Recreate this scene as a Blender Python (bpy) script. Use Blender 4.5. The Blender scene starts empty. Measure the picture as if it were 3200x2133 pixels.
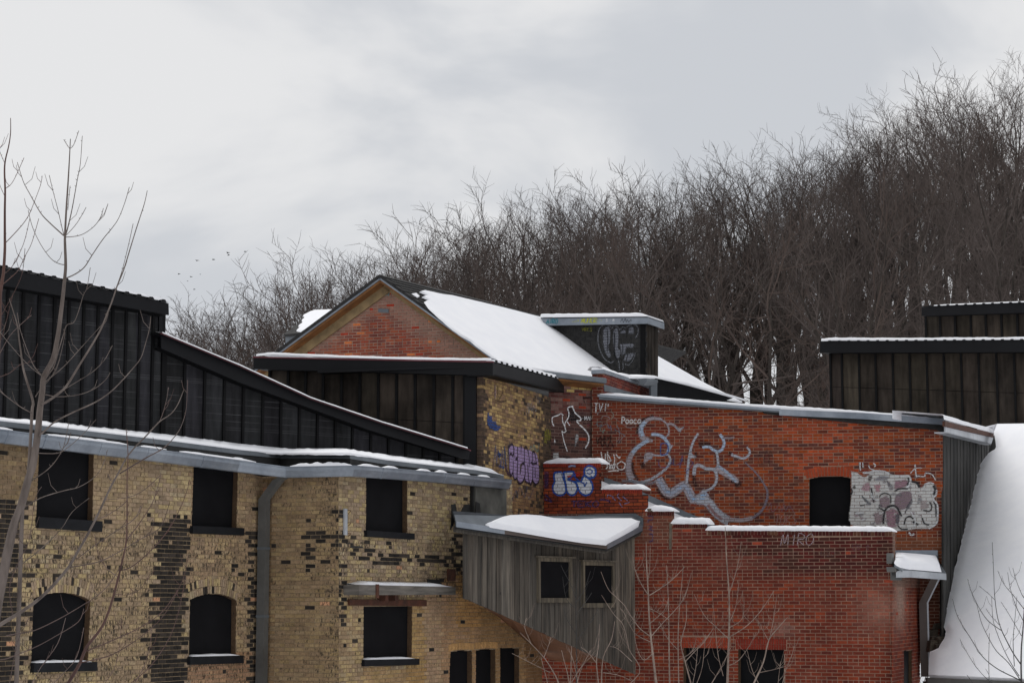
import bpy, math, random
from mathutils import Vector, geometry, noise as mnoise

# ------------------------------------------------------------------ camera, sky, sun, exposure
W, H = 3200.0, 2133.0
LENS = 70.0
FPX = LENS / 36.0 * W
HORIZON = 1870.0
PITCH = math.atan((HORIZON - H / 2) / FPX)
EYE = 5.2
scene = bpy.context.scene
COL = scene.collection

cam = bpy.data.objects.new('camera', bpy.data.cameras.new('camera'))
cam.data.lens = LENS
cam.data.sensor_width = 36.0
cam.data.clip_start = 0.2
cam.data.clip_end = 3000.0
cam.location = (0, 0, EYE)
cam.rotation_euler = (math.pi / 2 + PITCH, 0, 0)
COL.objects.link(cam)
scene.camera = cam

SUN_EL, SUN_AZ = math.radians(58), math.radians(-35)     # azimuth measured from +Y (into the picture), towards +X
world = bpy.data.worlds.new('World')
scene.world = world
world.use_nodes = True
wn, wl = world.node_tree.nodes, world.node_tree.links
wn.clear()
w_out = wn.new('ShaderNodeOutputWorld')
w_bg = wn.new('ShaderNodeBackground')
w_bg.inputs['Strength'].default_value = 0.10
w_sky = wn.new('ShaderNodeTexSky')
w_sky.sky_type = 'NISHITA'
w_sky.sun_disc = False
w_sky.sun_elevation = SUN_EL
w_sky.sun_rotation = SUN_AZ
w_tc = wn.new('ShaderNodeTexCoord')
w_map = wn.new('ShaderNodeMapping')
w_map.inputs['Location'].default_value = (0.35, 0.0, 0.12)
w_map.inputs['Scale'].default_value = (1.0, 1.0, 1.9)
wl.new(w_tc.outputs['Generated'], w_map.inputs['Vector'])
w_n1 = wn.new('ShaderNodeTexNoise')
w_n1.inputs['Scale'].default_value = 5.5
w_n1.inputs['Detail'].default_value = 5.0
w_n1.inputs['Roughness'].default_value = 0.5
w_n1.inputs['Distortion'].default_value = 0.35
wl.new(w_map.outputs['Vector'], w_n1.inputs['Vector'])
w_cr = wn.new('ShaderNodeValToRGB')
w_cr.color_ramp.interpolation = 'EASE'
w_cr.color_ramp.elements[0].position = 0.36
w_cr.color_ramp.elements[0].color = (0.60, 0.62, 0.655, 1)
w_cr.color_ramp.elements[1].position = 0.60
w_cr.color_ramp.elements[1].color = (0.80, 0.80, 0.805, 1)
wl.new(w_n1.outputs['Fac'], w_cr.inputs['Fac'])
w_sc = wn.new('ShaderNodeMix')
w_sc.data_type = 'RGBA'
w_sc.blend_type = 'MULTIPLY'
w_sc.inputs['Factor'].default_value = 1.0
w_sc.inputs['B'].default_value = (10.0, 10.0, 10.0, 1)
wl.new(w_cr.outputs['Color'], w_sc.inputs['A'])
w_mx = wn.new('ShaderNodeMix')
w_mx.data_type = 'RGBA'
w_mx.inputs['Factor'].default_value = 0.97               # cloud cover over the blue sky
wl.new(w_sky.outputs['Color'], w_mx.inputs['A'])
wl.new(w_sc.outputs['Result'], w_mx.inputs['B'])
wl.new(w_mx.outputs['Result'], w_bg.inputs['Color'])
wl.new(w_bg.outputs['Background'], w_out.inputs['Surface'])

sun = bpy.data.objects.new('sun', bpy.data.lights.new('sun', 'SUN'))
sun.data.energy = 1.45
sun.data.angle = math.radians(40)
sun.data.color = (1.0, 0.97, 0.93)
_sd = Vector((math.sin(SUN_AZ) * math.cos(SUN_EL), math.cos(SUN_AZ) * math.cos(SUN_EL), math.sin(SUN_EL)))
sun.rotation_euler = (-_sd).to_track_quat('-Z', 'Y').to_euler()
sun.location = (0, 20, 40)
COL.objects.link(sun)

vs = scene.view_settings
vs.view_transform = 'Standard'
vs.look = 'None'
vs.gamma = 1.0
vs.exposure = 0.0
vs.use_curve_mapping = False
scene.cycles.max_bounces = 6
scene.cycles.transparent_max_bounces = 24

# ------------------------------------------------------------------ helpers
R = random.Random(11)
CP, SP = math.cos(PITCH), math.sin(PITCH)
CAM = Vector((0, 0, EYE))


def ray(px, py):
    cx, cy = (px - W / 2) / FPX, (H / 2 - py) / FPX
    return Vector((cx, CP - cy * SP, SP + cy * CP))


def at_depth(px, py, z):
    d = ray(px, py)
    return CAM + d * (z / d.y)


def at_height(px, py, h):
    d = ray(px, py)
    return CAM + d * ((h - EYE) / d.z)


def proj(P):
    d = P - CAM
    zc = d.y * CP + d.z * SP
    yc = -d.y * SP + d.z * CP
    return W / 2 + FPX * d.x / zc, H / 2 - FPX * yc / zc


class Pl:
    """a plane: point, normal facing the camera; u horizontal along it"""
    def __init__(s, p, n):
        s.p = Vector(p)
        s.n = Vector(n).normalized()
        if s.n.dot(CAM - s.p) < 0:
            s.n = -s.n
        s.u = Vector((0, 0, 1)).cross(s.n).normalized()
        s.w = s.n.cross(s.u).normalized()

    def at(s, px, py, off=0.0):
        d = ray(px, py)
        t = (s.p + s.n * off - CAM).dot(s.n) / d.dot(s.n)
        return CAM + d * t

    def uv(s, P):
        return (P - s.p).dot(s.u), (P - s.p).dot(s.w) + s.p.z * (1 if abs(s.n.z) < 1e-6 else 0)

    def pt(s, u, v, off=0.0):
        z0 = s.p.z if abs(s.n.z) < 1e-6 else 0
        return s.p + s.u * u + s.w * (v - z0) + s.n * off


def VPl(a, b):
    A, B = at_depth(*a), at_depth(*b)
    d = B - A
    return Pl(A, Vector((d.y, -d.x, 0)))


def Pl3(a, b, c):
    return Pl(a, (b - a).cross(c - a))


def lin(c):
    c = c / 255.0
    return c / 12.92 if c <= 0.04045 else ((c + 0.055) / 1.055) ** 2.4


def srgb(r, g, b, k=1.0):
    return (min(.95, lin(r) * k), min(.95, lin(g) * k), min(.95, lin(b) * k))


class MB:
    def __init__(s):
        s.v, s.f, s.c, s.uv = [], [], [], []
        s.col = (1, 1, 1, 1)

    def add(s, pts, faces, cols=None, uvs=None):
        o = len(s.v)
        s.v += [tuple(p) for p in pts]
        s.f += [tuple(i + o for i in f) for f in faces]
        s.c += cols if cols else [s.col] * len(pts)
        s.uv += uvs if uvs else [(0, 0)] * len(pts)

    def box(s, o, a, b, c):
        o, a, b, c = Vector(o), Vector(a), Vector(b), Vector(c)
        p = [o, o + a, o + a + b, o + b, o + c, o + a + c, o + a + b + c, o + b + c]
        s.add(p, [(0, 3, 2, 1), (4, 5, 6, 7), (0, 1, 5, 4), (1, 2, 6, 5), (2, 3, 7, 6), (3, 0, 4, 7)])

    def prism(s, poly, vec, uvs=None):
        """closed solid: polygon poly (3-d, any flat shape) pushed along vec"""
        vec = Vector(vec)
        n = len(poly)
        top = [Vector(p) for p in poly]
        bot = [p + vec for p in top]
        tris = geometry.tessellate_polygon([top])
        fs = [tuple(t) for t in tris] + [tuple(i + n for i in reversed(t)) for t in tris]
        fs += [(i, (i + 1) % n, (i + 1) % n + n, i + n) for i in range(n)]
        s.add(top + bot, fs, None, (uvs + uvs) if uvs else None)

    def poly(s, poly, uvs=None):
        tris = geometry.tessellate_polygon([[Vector(p) for p in poly]])
        s.add(poly, [tuple(t) for t in tris], None, uvs)

    def grid(s, rows, close=False):
        n = len(rows[0])
        pts = [p for r in rows for p in r]
        fs = []
        for i in range(len(rows) - 1):
            for j in range(n - 1 + (1 if close else 0)):
                k = (j + 1) % n
                fs.append((i * n + j, i * n + k, (i + 1) * n + k, (i + 1) * n + j))
        s.add(pts, fs)

    def tube(s, pts, rad, sides=6, cap=False):
        rows = []
        pts = [Vector(p) for p in pts]
        for i, p in enumerate(pts):
            a = pts[max(0, i - 1)]
            b = pts[min(len(pts) - 1, i + 1)]
            t = (b - a)
            if t.length < 1e-9:
                t = Vector((0, 0, 1))
            t.normalize()
            x = t.cross(Vector((0.31, 0.95, 0.05)))
            if x.length < 1e-3:
                x = t.cross(Vector((1, 0, 0)))
            x.normalize()
            y = t.cross(x)
            r = rad[i] if isinstance(rad, (list, tuple)) else rad
            rows.append([p + (x * math.cos(2 * math.pi * k / sides) + y * math.sin(2 * math.pi * k / sides)) * r for k in range(sides)])
        s.grid(rows, True)
        if cap:
            n = len(s.v)
            m = len(rows)
            s.f.append(tuple(n - sides + k for k in range(sides)))
            s.f.append(tuple(n - sides * m + k for k in reversed(range(sides))))

    def sweep(s, path, nrm, section, caps=True):
        """section: list of (out, up) offsets; nrm: outward horizontal direction at each point"""
        rows = []
        for P, n in zip(path, nrm):
            rows.append([Vector(P) + n * a + Vector((0, 0, b)) for a, b in section])
        s.grid(rows, True)
        if caps:
            k, m = len(section), len(rows)
            n0 = len(s.v) - k * m
            s.f.append(tuple(n0 + i for i in range(k)))
            s.f.append(tuple(n0 + k * (m - 1) + i for i in reversed(range(k))))

    def build(s, name, mat, parent=None, smooth=False):
        me = bpy.data.meshes.new(name)
        off = parent_loc(parent)
        me.from_pydata([(x - off.x, y - off.y, z - off.z) for x, y, z in s.v], [], s.f)
        ca = me.color_attributes.new('Col', 'FLOAT_COLOR', 'POINT')
        ca.data.foreach_set('color', [c for q in s.c for c in q])
        ul = me.uv_layers.new(name='UVMap')
        li = [0] * len(me.loops)
        me.loops.foreach_get('vertex_index', li)
        ul.data.foreach_set('uv', [c for i in li for c in s.uv[i]])
        if smooth:
            me.polygons.foreach_set('use_smooth', [True] * len(me.polygons))
        me.materials.append(mat)
        o = bpy.data.objects.new(name, me)
        COL.objects.link(o)
        o.parent = parent
        return o


def parent_loc(o):
    t = Vector((0, 0, 0))
    while o is not None:
        t += o.location
        o = o.parent
    return t


def thing(name, label, cat, loc, group=None):
    o = bpy.data.objects.new(name, None)
    o.empty_display_size = 0.3
    o.location = loc
    COL.objects.link(o)
    return tag(o, label, cat, group)


def tag(o, label, cat=None, group=None, kind=None):
    o['label'] = label
    if cat:
        o['category'] = cat
    if group:
        o['group'] = group
    if kind:
        o['kind'] = kind
    return o


# ------------------------------------------------------------------ materials
def new_mat(name):
    m = bpy.data.materials.new(name)
    m.use_nodes = True
    nt = m.node_tree
    return m, nt.nodes, nt.links, nt.nodes['Principled BSDF']


def N(nodes, kind, **kw):
    n = nodes.new(kind)
    for k, v in kw.items():
        if k in n.inputs:
            n.inputs[k].default_value = v
        else:
            setattr(n, k, v)
    return n


def mixc(nodes, links, mode, fac, a, b):
    n = nodes.new('ShaderNodeMix')
    n.data_type = 'RGBA'
    n.blend_type = mode
    for key, val in (('Factor', fac), ('A', a), ('B', b)):
        if hasattr(val, 'node'):
            links.new(val, n.inputs[key])
        elif key == 'Factor':
            n.inputs[key].default_value = val
        else:
            n.inputs[key].default_value = (*val[:3], 1)
    return n.outputs['Result']


def ramp(nodes, links, src, p0, p1, c0=(0, 0, 0), c1=(1, 1, 1), interp='LINEAR'):
    n = nodes.new('ShaderNodeValToRGB')
    n.color_ramp.interpolation = interp
    n.color_ramp.elements[0].position = p0
    n.color_ramp.elements[1].position = p1
    n.color_ramp.elements[0].color = (*c0, 1)
    n.color_ramp.elements[1].color = (*c1, 1)
    links.new(src, n.inputs['Fac'])
    return n.outputs['Color']


def math_n(nodes, links, op, a, b=None, clamp=False):
    n = nodes.new('ShaderNodeMath')
    n.operation = op
    n.use_clamp = clamp
    for i, v in enumerate((a, b)):
        if v is None:
            continue
        if hasattr(v, 'node'):
            links.new(v, n.inputs[i])
        else:
            n.inputs[i].default_value = v
    return n.outputs[0]


def tex_noise(nodes, links, scale, detail=3.0, rough=0.55, vec=None, stretch=None, uv=False):
    n = nodes.new('ShaderNodeTexNoise')
    n.inputs['Scale'].default_value = scale
    n.inputs['Detail'].default_value = detail
    n.inputs['Roughness'].default_value = rough
    if vec is None:
        tc = nodes.new('ShaderNodeTexCoord')
        vec = tc.outputs['UV' if uv else 'Object']
    if stretch:
        mp = nodes.new('ShaderNodeMapping')
        mp.inputs['Scale'].default_value = stretch
        links.new(vec, mp.inputs['Vector'])
        vec = mp.outputs['Vector']
    links.new(vec, n.inputs['Vector'])
    return n.outputs['Fac']


def bump(nodes, links, bsdf, src, strength=0.3, dist=0.01):
    b = nodes.new('ShaderNodeBump')
    b.inputs['Strength'].default_value = strength
    b.inputs['Distance'].default_value = dist
    links.new(src, b.inputs['Height'])
    links.new(b.outputs['Normal'], bsdf.inputs['Normal'])


def simple_mat(name, c0, c1, scale=6.0, rough=0.8, metal=0.0, stretch=None, detail=4.0, bumpy=0.0, spec=None, uv=False):
    m, n, l, b = new_mat(name)
    t = tex_noise(n, l, scale, detail, 0.6, stretch=stretch, uv=uv)
    l.new(ramp(n, l, t, 0.3, 0.7, c0, c1), b.inputs['Base Color'])
    b.inputs['Roughness'].default_value = rough
    b.inputs['Metallic'].default_value = metal
    if spec is not None:
        b.inputs['Specular IOR Level'].default_value = spec
    if bumpy:
        bump(n, l, b, t, bumpy, 0.01)
    return m


MAT = {}


def brick_mat():
    m, n, l, b = new_mat('brick')
    a = N(n, 'ShaderNodeAttribute', attribute_name='Col')
    t1 = tex_noise(n, l, 26, 4, 0.65)
    c = mixc(n, l, 'MULTIPLY', 1.0, a.outputs['Color'], ramp(n, l, t1, 0.25, 0.75, (.66, .66, .66), (1.30, 1.30, 1.30)))
    t2 = tex_noise(n, l, 3.1, 3, 0.6)
    c = mixc(n, l, 'MULTIPLY', 1.0, c, ramp(n, l, t2, 0.3, 0.7, (.82, .82, .83), (1.14, 1.13, 1.11)))
    t3 = tex_noise(n, l, 23, 2.5, 0.6, stretch=(1.5, 1.5, .7))
    thr = math_n(n, l, 'SUBTRACT', 0.72, math_n(n, l, 'MULTIPLY', a.outputs['Alpha'], 0.30))
    k = math_n(n, l, 'MULTIPLY', math_n(n, l, 'SUBTRACT', t3, thr), 12.0, True)
    c = mixc(n, l, 'MIX', math_n(n, l, 'MULTIPLY', k, 0.82), c, (0.024, 0.020, 0.016))
    l.new(c, b.inputs['Base Color'])
    b.inputs['Roughness'].default_value = 0.92
    b.inputs['Specular IOR Level'].default_value = 0.2
    bump(n, l, b, t1, 0.35, 0.006)
    return m


MAT['brick'] = brick_mat()
MAT['mortar_yellow'] = simple_mat('mortar_yellow', srgb(116, 101, 82), srgb(164, 145, 118), 5, .95, bumpy=.3, spec=.1)
MAT['mortar_red'] = simple_mat('mortar_red', srgb(132, 106, 92), srgb(162, 136, 118), 4, .95, bumpy=.3, spec=.1)
MAT['mortar_dark'] = simple_mat('mortar_dark', srgb(38, 28, 26), srgb(72, 52, 46), 4, .95, bumpy=.3, spec=.1)
MAT['mortar_gable'] = simple_mat('mortar_gable', srgb(136, 118, 106), srgb(172, 152, 138), 3, .95, bumpy=.3, spec=.1)
MAT['mortar_brown'] = simple_mat('mortar_brown', srgb(90, 72, 66), srgb(128, 106, 98), 4, .95, bumpy=.3, spec=.1)
MAT['stone_coping'] = simple_mat('stone_coping', srgb(78, 70, 60), srgb(116, 104, 90), 9, .9, bumpy=.3)


def snow_mat():
    m, n, l, b = new_mat('snow')
    t = tex_noise(n, l, 2.2, 6, 0.6)
    l.new(ramp(n, l, t, 0.3, 0.7, (.84, .85, .89), (.90, .905, .93)), b.inputs['Base Color'])
    b.inputs['Roughness'].default_value = 0.75
    b.inputs['Specular IOR Level'].default_value = 0.25
    b.inputs['Subsurface Weight'].default_value = 0.0
    bump(n, l, b, t, 0.5, 0.03)
    return m


MAT['snow'] = snow_mat()
MAT['black_metal'] = simple_mat('black_metal', (.0050, .0052, .0064), (.0078, .0080, .0098), 1.6, .5, 0, spec=.16)
MAT['black_batten'] = simple_mat('black_batten', (.004, .004, .0047), (.008, .008, .0085), 5, .65, spec=.12)
MAT['board_black'] = simple_mat('board_black', (.0045, .0045, .0055), (.0075, .0075, .0088), 2.5, .75, spec=.10)
MAT['sill_black'] = simple_mat('sill_black', (.006, .0066, .0082), (.011, .012, .0145), 6, .6, spec=.16)
MAT['red_trim'] = simple_mat('red_trim', (.09, .012, .02), (.13, .018, .028), 5, .5)
MAT['stucco'] = simple_mat('stucco', srgb(66, 66, 62), srgb(112, 110, 104), 2.2, .95, bumpy=.4)
MAT['tar'] = simple_mat('tar', (.006, .006, .006), (.02, .02, .02), 9, .8)
MAT['rust'] = simple_mat('rust', srgb(52, 30, 20), srgb(92, 52, 34), 7, .9, bumpy=.3)
MAT['wood_brown'] = simple_mat('wood_brown', srgb(92, 58, 26), srgb(138, 92, 46), 3, .8, stretch=(1, 1, 1), bumpy=.2)
MAT['wood_tan'] = simple_mat('wood_tan', srgb(112, 94, 66), srgb(150, 128, 92), 4, .85, bumpy=.2)
MAT['soffit'] = simple_mat('soffit', srgb(86, 50, 24), srgb(116, 72, 36), 2, .75, stretch=(1, 1, .2))
MAT['shingle'] = simple_mat('shingle', srgb(26, 26, 27), srgb(52, 51, 50), 12, .95, bumpy=.5)
MAT['rock'] = simple_mat('rock', srgb(50, 44, 38), srgb(88, 78, 66), 6, .95, bumpy=.5)
MAT['bird'] = simple_mat('bird', (.02, .02, .02), (.04, .04, .04), 5, .8)


def galv(name, c0, c1, metal=.55, rough=.42):
    m, n, l, b = new_mat(name)
    t = tex_noise(n, l, 1.3, 4, .6)
    t2 = tex_noise(n, l, 18, 3, .6)
    c = ramp(n, l, t, .3, .7, c0, c1)
    c = mixc(n, l, 'MULTIPLY', 1.0, c, ramp(n, l, t2, .3, .7, (.9, .9, .9), (1.08, 1.08, 1.08)))
    l.new(c, b.inputs['Base Color'])
    b.inputs['Metallic'].default_value = metal
    l.new(ramp(n, l, t2, .3, .7, (rough - .08,) * 3, (rough + .1,) * 3), b.inputs['Roughness'])
    return m


MAT['galv'] = galv('galvanised', srgb(112, 120, 130), srgb(150, 157, 166))
MAT['galv_dark'] = galv('galvanised_dark', srgb(80, 86, 92), srgb(112, 118, 124), .3, .55)
MAT['galv_pale'] = galv('galvanised_pale', srgb(150, 154, 160), srgb(186, 190, 195), .35, .5)
MAT['duct_brown'] = galv('painted_duct', srgb(66, 56, 52), srgb(88, 76, 70), .1, .5)
MAT['duct_grey'] = galv('painted_duct_grey', srgb(78, 78, 76), srgb(100, 100, 98), .15, .5)


def clad_mat(name, ca, cb, lines=0.0):
    """weathered dark sheet: vertical streaks, blotches and (on the wing) pale taped seams"""
    m, n, l, b = new_mat(name)
    a = N(n, 'ShaderNodeAttribute', attribute_name='Col')
    t = tex_noise(n, l, 1.5, 5, .62, stretch=(1.0, 1.0, .55))
    t2 = tex_noise(n, l, 5.0, 5, .6, stretch=(1.8, 1.8, .22))
    c = ramp(n, l, t, .34, .68, ca, cb)
    c = mixc(n, l, 'MULTIPLY', 1.0, c, ramp(n, l, t2, .32, .7, (.62, .62, .62), (1.3, 1.3, 1.3)))
    c = mixc(n, l, 'MULTIPLY', 1.0, c, a.outputs['Color'])
    if lines:
        uv = n.new('ShaderNodeTexCoord')
        sx = n.new('ShaderNodeSeparateXYZ')
        l.new(uv.outputs['UV'], sx.inputs['Vector'])
        v = sx.outputs['Y']
        acc = None
        for per, ph, wd in ((0.26, .11, .030), (0.39, .31, .016), (0.61, .60, .011)):
            fr = math_n(n, l, 'FRACT', math_n(n, l, 'ADD', math_n(n, l, 'DIVIDE', v, per), ph))
            q = math_n(n, l, 'LESS_THAN', fr, wd)
            acc = q if acc is None else math_n(n, l, 'MAXIMUM', acc, q)
        t3 = tex_noise(n, l, 2.2, 2, .5)
        acc = math_n(n, l, 'MULTIPLY', acc, math_n(n, l, 'MULTIPLY', math_n(n, l, 'SUBTRACT', t3, .30), 1.6, True))
        c = mixc(n, l, 'MIX', acc, c, (.13, .13, .135))
    l.new(c, b.inputs['Base Color'])
    b.inputs['Roughness'].default_value = .8
    b.inputs['Specular IOR Level'].default_value = .12
    bump(n, l, b, t, .25, .02)
    return m


MAT['clad_grey'] = clad_mat('clad_grey', (.018, .018, .0195), (.036, .036, .040), 1.0)
MAT['clad_brown'] = clad_mat('clad_brown', (.018, .0145, .012), (.062, .050, .040))
MAT['clad_siding'] = clad_mat('clad_siding', (.020, .020, .020), (.060, .058, .055))


def plank_mat():
    m, n, l, b = new_mat('weathered_plank')
    a = N(n, 'ShaderNodeAttribute', attribute_name='Col')
    t = tex_noise(n, l, 6.0, 6, .65, stretch=(3.2, 3.2, .16))
    t2 = tex_noise(n, l, 1.2, 4, .6, stretch=(1, 1, .45))
    c = ramp(n, l, t, .30, .70, srgb(46, 43, 40), srgb(120, 113, 104))
    c = mixc(n, l, 'MULTIPLY', 1.0, c, ramp(n, l, t2, .3, .7, (.50, .50, .50), (1.14, 1.11, 1.06)))
    c = mixc(n, l, 'MULTIPLY', 1.0, c, a.outputs['Color'])
    v = n.new('ShaderNodeTexVoronoi')
    v.inputs['Scale'].default_value = 2.3
    tc = n.new('ShaderNodeTexCoord')
    l.new(tc.outputs['Object'], v.inputs['Vector'])
    kn = math_n(n, l, 'LESS_THAN', v.outputs['Distance'], .055)
    c = mixc(n, l, 'MIX', math_n(n, l, 'MULTIPLY', kn, .75), c, (.012, .010, .008))
    l.new(c, b.inputs['Base Color'])
    b.inputs['Roughness'].default_value = .9
    bump(n, l, b, t, .4, .008)
    return m


MAT['plank'] = plank_mat()


def bark_mat(name, c0, c1, sc=9):
    return simple_mat(name, c0, c1, sc, .9, stretch=(2, 2, .5), bumpy=.4, spec=.15)


MAT['bark'] = bark_mat('bark', srgb(40, 36, 34), srgb(76, 69, 64), 4)
MAT['twig'] = simple_mat('twig', srgb(66, 59, 56), srgb(94, 85, 81), .5, .9, spec=.1)
MAT['twig_red'] = simple_mat('twig_red', srgb(66, 57, 53), srgb(92, 80, 74), .5, .9, spec=.1)
MAT['sap_bark'] = bark_mat('sapling_bark', srgb(74, 66, 62), srgb(118, 108, 102), 8)
MAT['sap_twig'] = simple_mat('sapling_twig', srgb(52, 36, 32), srgb(96, 78, 72), 4, .6, spec=.3)
MAT['sap_red'] = simple_mat('sapling_red', srgb(64, 42, 37), srgb(92, 66, 58), 4, .6, spec=.3)
MAT['bush_twig'] = simple_mat('bush_twig', srgb(98, 82, 74), srgb(150, 134, 122), 5, .7, spec=.3)
MAT['dark_twig'] = simple_mat('dark_twig', srgb(38, 38, 38), srgb(64, 63, 62), 4, .7, spec=.3)
MAT['house_wall'] = simple_mat('house_wall', srgb(104, 78, 68), srgb(124, 96, 86), 3, .9)
MAT['house_roof'] = simple_mat('house_roof', srgb(50, 48, 48), srgb(70, 68, 68), 3, .9)

MAT['beam'] = simple_mat('beam', srgb(66, 62, 58), srgb(118, 112, 104), 5, .9, stretch=(.35, .35, 3.0), bumpy=.4)

# ------------------------------------------------------------------ builders
def poly_iv(poly, v):
    xs = []
    n = len(poly)
    for i in range(n):
        (u0, v0), (u1, v1) = poly[i], poly[(i + 1) % n]
        if (v0 <= v) != (v1 <= v):
            xs.append(u0 + (u1 - u0) * (v - v0) / (v1 - v0))
    xs.sort()
    return [(xs[i], xs[i + 1]) for i in range(0, len(xs) - 1, 2)]


def iv_sub(iv, cuts):
    for a, b in cuts:
        nx = []
        for x, y in iv:
            if b <= x or a >= y:
                nx.append((x, y))
            else:
                if a > x:
                    nx.append((x, a))
                if b < y:
                    nx.append((b, y))
        iv = nx
    return iv


def in_poly(poly, x, y):
    c = False
    n = len(poly)
    for i in range(n):
        (x0, y0), (x1, y1) = poly[i], poly[(i + 1) % n]
        if (y0 <= y) != (y1 <= y) and x < x0 + (x1 - x0) * (y - y0) / (y1 - y0):
            c = not c
    return c


CO, BL, JT = 0.067, 0.205, 0.010


class Brickwork:
    """collects the bricks of one building, then makes the 300 largest in view parts of their own"""
    def __init__(s, root):
        s.root, s.b = root, []

    def wall(s, pl, outline, holes, colf, mortar, name='wall', hdr=6, occl=(), joint=JT, proud=.008, vmin=0.0, cut=(), blen=BL):
        out = [pl.uv(pl.at(*p)) for p in outline]
        hol = [[pl.uv(pl.at(*p)) for p in h] for h in holes]
        cuts = [[pl.uv(pl.at(*p)) for p in h] for h in cut]
        lo = max(vmin, min(v for u, v in out))
        hi = max(v for u, v in out)
        mb = MB()
        q = CO / 4
        k = int(lo / q)
        while k * q < hi:
            v0, v1 = k * q, (k + 1) * q
            vm = (v0 + v1) / 2
            iv = poly_iv(out, vm)
            for h in hol:
                iv = iv_sub(iv, poly_iv(h, vm))
            for a, b in iv:
                mb.add([pl.pt(a, v0), pl.pt(b, v0), pl.pt(b, v1), pl.pt(a, v1)], [(0, 1, 2, 3)], None, [(a, v0), (b, v0), (b, v1), (a, v1)])
            k += 1
        wall = mb.build(name, mortar, s.root)
        k = int(lo / CO)
        while k * CO < hi:
            v0, v1 = k * CO + joint / 2, (k + 1) * CO - joint / 2
            vm = (v0 + v1) / 2
            iv = poly_iv(out, vm)
            for h in hol + cuts:
                iv = iv_sub(iv, poly_iv(h, vm))
            L = blen / 2 if k % hdr == 0 else blen
            sh = (k % 2) * blen / 2
            for a, b in iv:
                j = math.floor((a - sh) / L)
                while sh + j * L < b:
                    u0 = max(a, sh + j * L + joint / 2)
                    u1 = min(b, sh + (j + 1) * L - joint / 2)
                    j += 1
                    if u1 - u0 < 0.02:
                        continue
                    px, py = proj(pl.pt((u0 + u1) / 2, vm))
                    if px < -60 or px > W + 60 or py > H + 60:
                        continue
                    c = colf(px, py)
                    if c is None:
                        continue
                    s.brick(wall, pl, [(u0, v0), (u1, v0), (u1, v1), (u0, v1)], c, proud + R.uniform(-.002, .003), occl)
            k += 1
        return wall

    def brick(s, wall, pl, quad, col, proud=.010, occl=()):
        j = lambda: R.uniform(-.0018, .0018)
        q = [(u + j(), v + j()) for u, v in quad]
        cu, cv = sum(u for u, v in q) / 4, sum(v for u, v in q) / 4
        back = [pl.pt(u, v, -.004) for u, v in q]
        fr = []
        for u, v in q:
            d = math.hypot(cu - u, cv - v)
            fr.append(pl.pt(u + (cu - u) / d * .002, v + (cv - v) / d * .002, proud + R.uniform(-.001, .001)))
        pp = [proj(p) for p in fr]
        ar = abs(sum(pp[i][0] * pp[(i + 1) % 4][1] - pp[(i + 1) % 4][0] * pp[i][1] for i in range(4))) / 2
        mx, my = sum(p[0] for p in pp) / 4, sum(p[1] for p in pp) / 4
        if mx < 4 or mx > W - 4 or my > H - 4 or any(in_poly(o, mx, my) for o in occl):
            ar = -1
        s.b.append((ar, wall, back + fr, col, q + q))

    def finish(s, most=300):
        order = sorted(range(len(s.b)), key=lambda i: -s.b[i][0])
        own = set(i for i in order[:most] if s.b[i][0] > 0)
        rest = {}
        F = [(4, 5, 6, 7), (0, 1, 5, 4), (1, 2, 6, 5), (2, 3, 7, 6), (3, 0, 4, 7)]
        for i, (ar, wall, vs_, col, uv) in enumerate(s.b):
            if i in own:
                mb = MB()
                mb.add(vs_, F, [col] * 8, uv)
                mb.build('brick', MAT['brick'], wall)
            else:
                rest.setdefault(wall.name, (wall, MB()))[1].add(vs_, F, [col] * 8, uv)
        for wall, mb in rest.values():
            o = mb.build('brickwork', MAT['brick'], wall)
            o['kind'] = 'stuff'

    def arch(s, wall, pl, inner, thick, n, colf, gap=.17):
        """voussoirs standing round an opening: inner = pixel polyline left to right, thick in metres"""
        pts = [pl.uv(pl.at(*p)) for p in inner]
        ln = [0]
        for i in range(1, len(pts)):
            ln.append(ln[-1] + math.hypot(pts[i][0] - pts[i - 1][0], pts[i][1] - pts[i - 1][1]))

        def at(t):
            d = t * ln[-1]
            for i in range(1, len(pts)):
                if d <= ln[i] or i == len(pts) - 1:
                    f = (d - ln[i - 1]) / max(1e-6, ln[i] - ln[i - 1])
                    u = pts[i - 1][0] + (pts[i][0] - pts[i - 1][0]) * f
                    v = pts[i - 1][1] + (pts[i][1] - pts[i - 1][1]) * f
                    return u, v
        def nrm(t):
            a, b = at(max(0, t - .12)), at(min(1, t + .12))
            du, dv = b[0] - a[0], b[1] - a[1]
            L = math.hypot(du, dv)
            return -dv / L, du / L
        for i in range(n):
            t0, t1 = (i + gap / 2) / n, (i + 1 - gap / 2) / n
            a, b, na, nb = at(t0), at(t1), nrm(t0), nrm(t1)
            q = [a, b, (b[0] + nb[0] * thick, b[1] + nb[1] * thick), (a[0] + na[0] * thick, a[1] + na[1] * thick)]
            mx, my = proj(pl.pt(*a))
            s.brick(wall, pl, q, colf(mx, my), .013)


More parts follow.
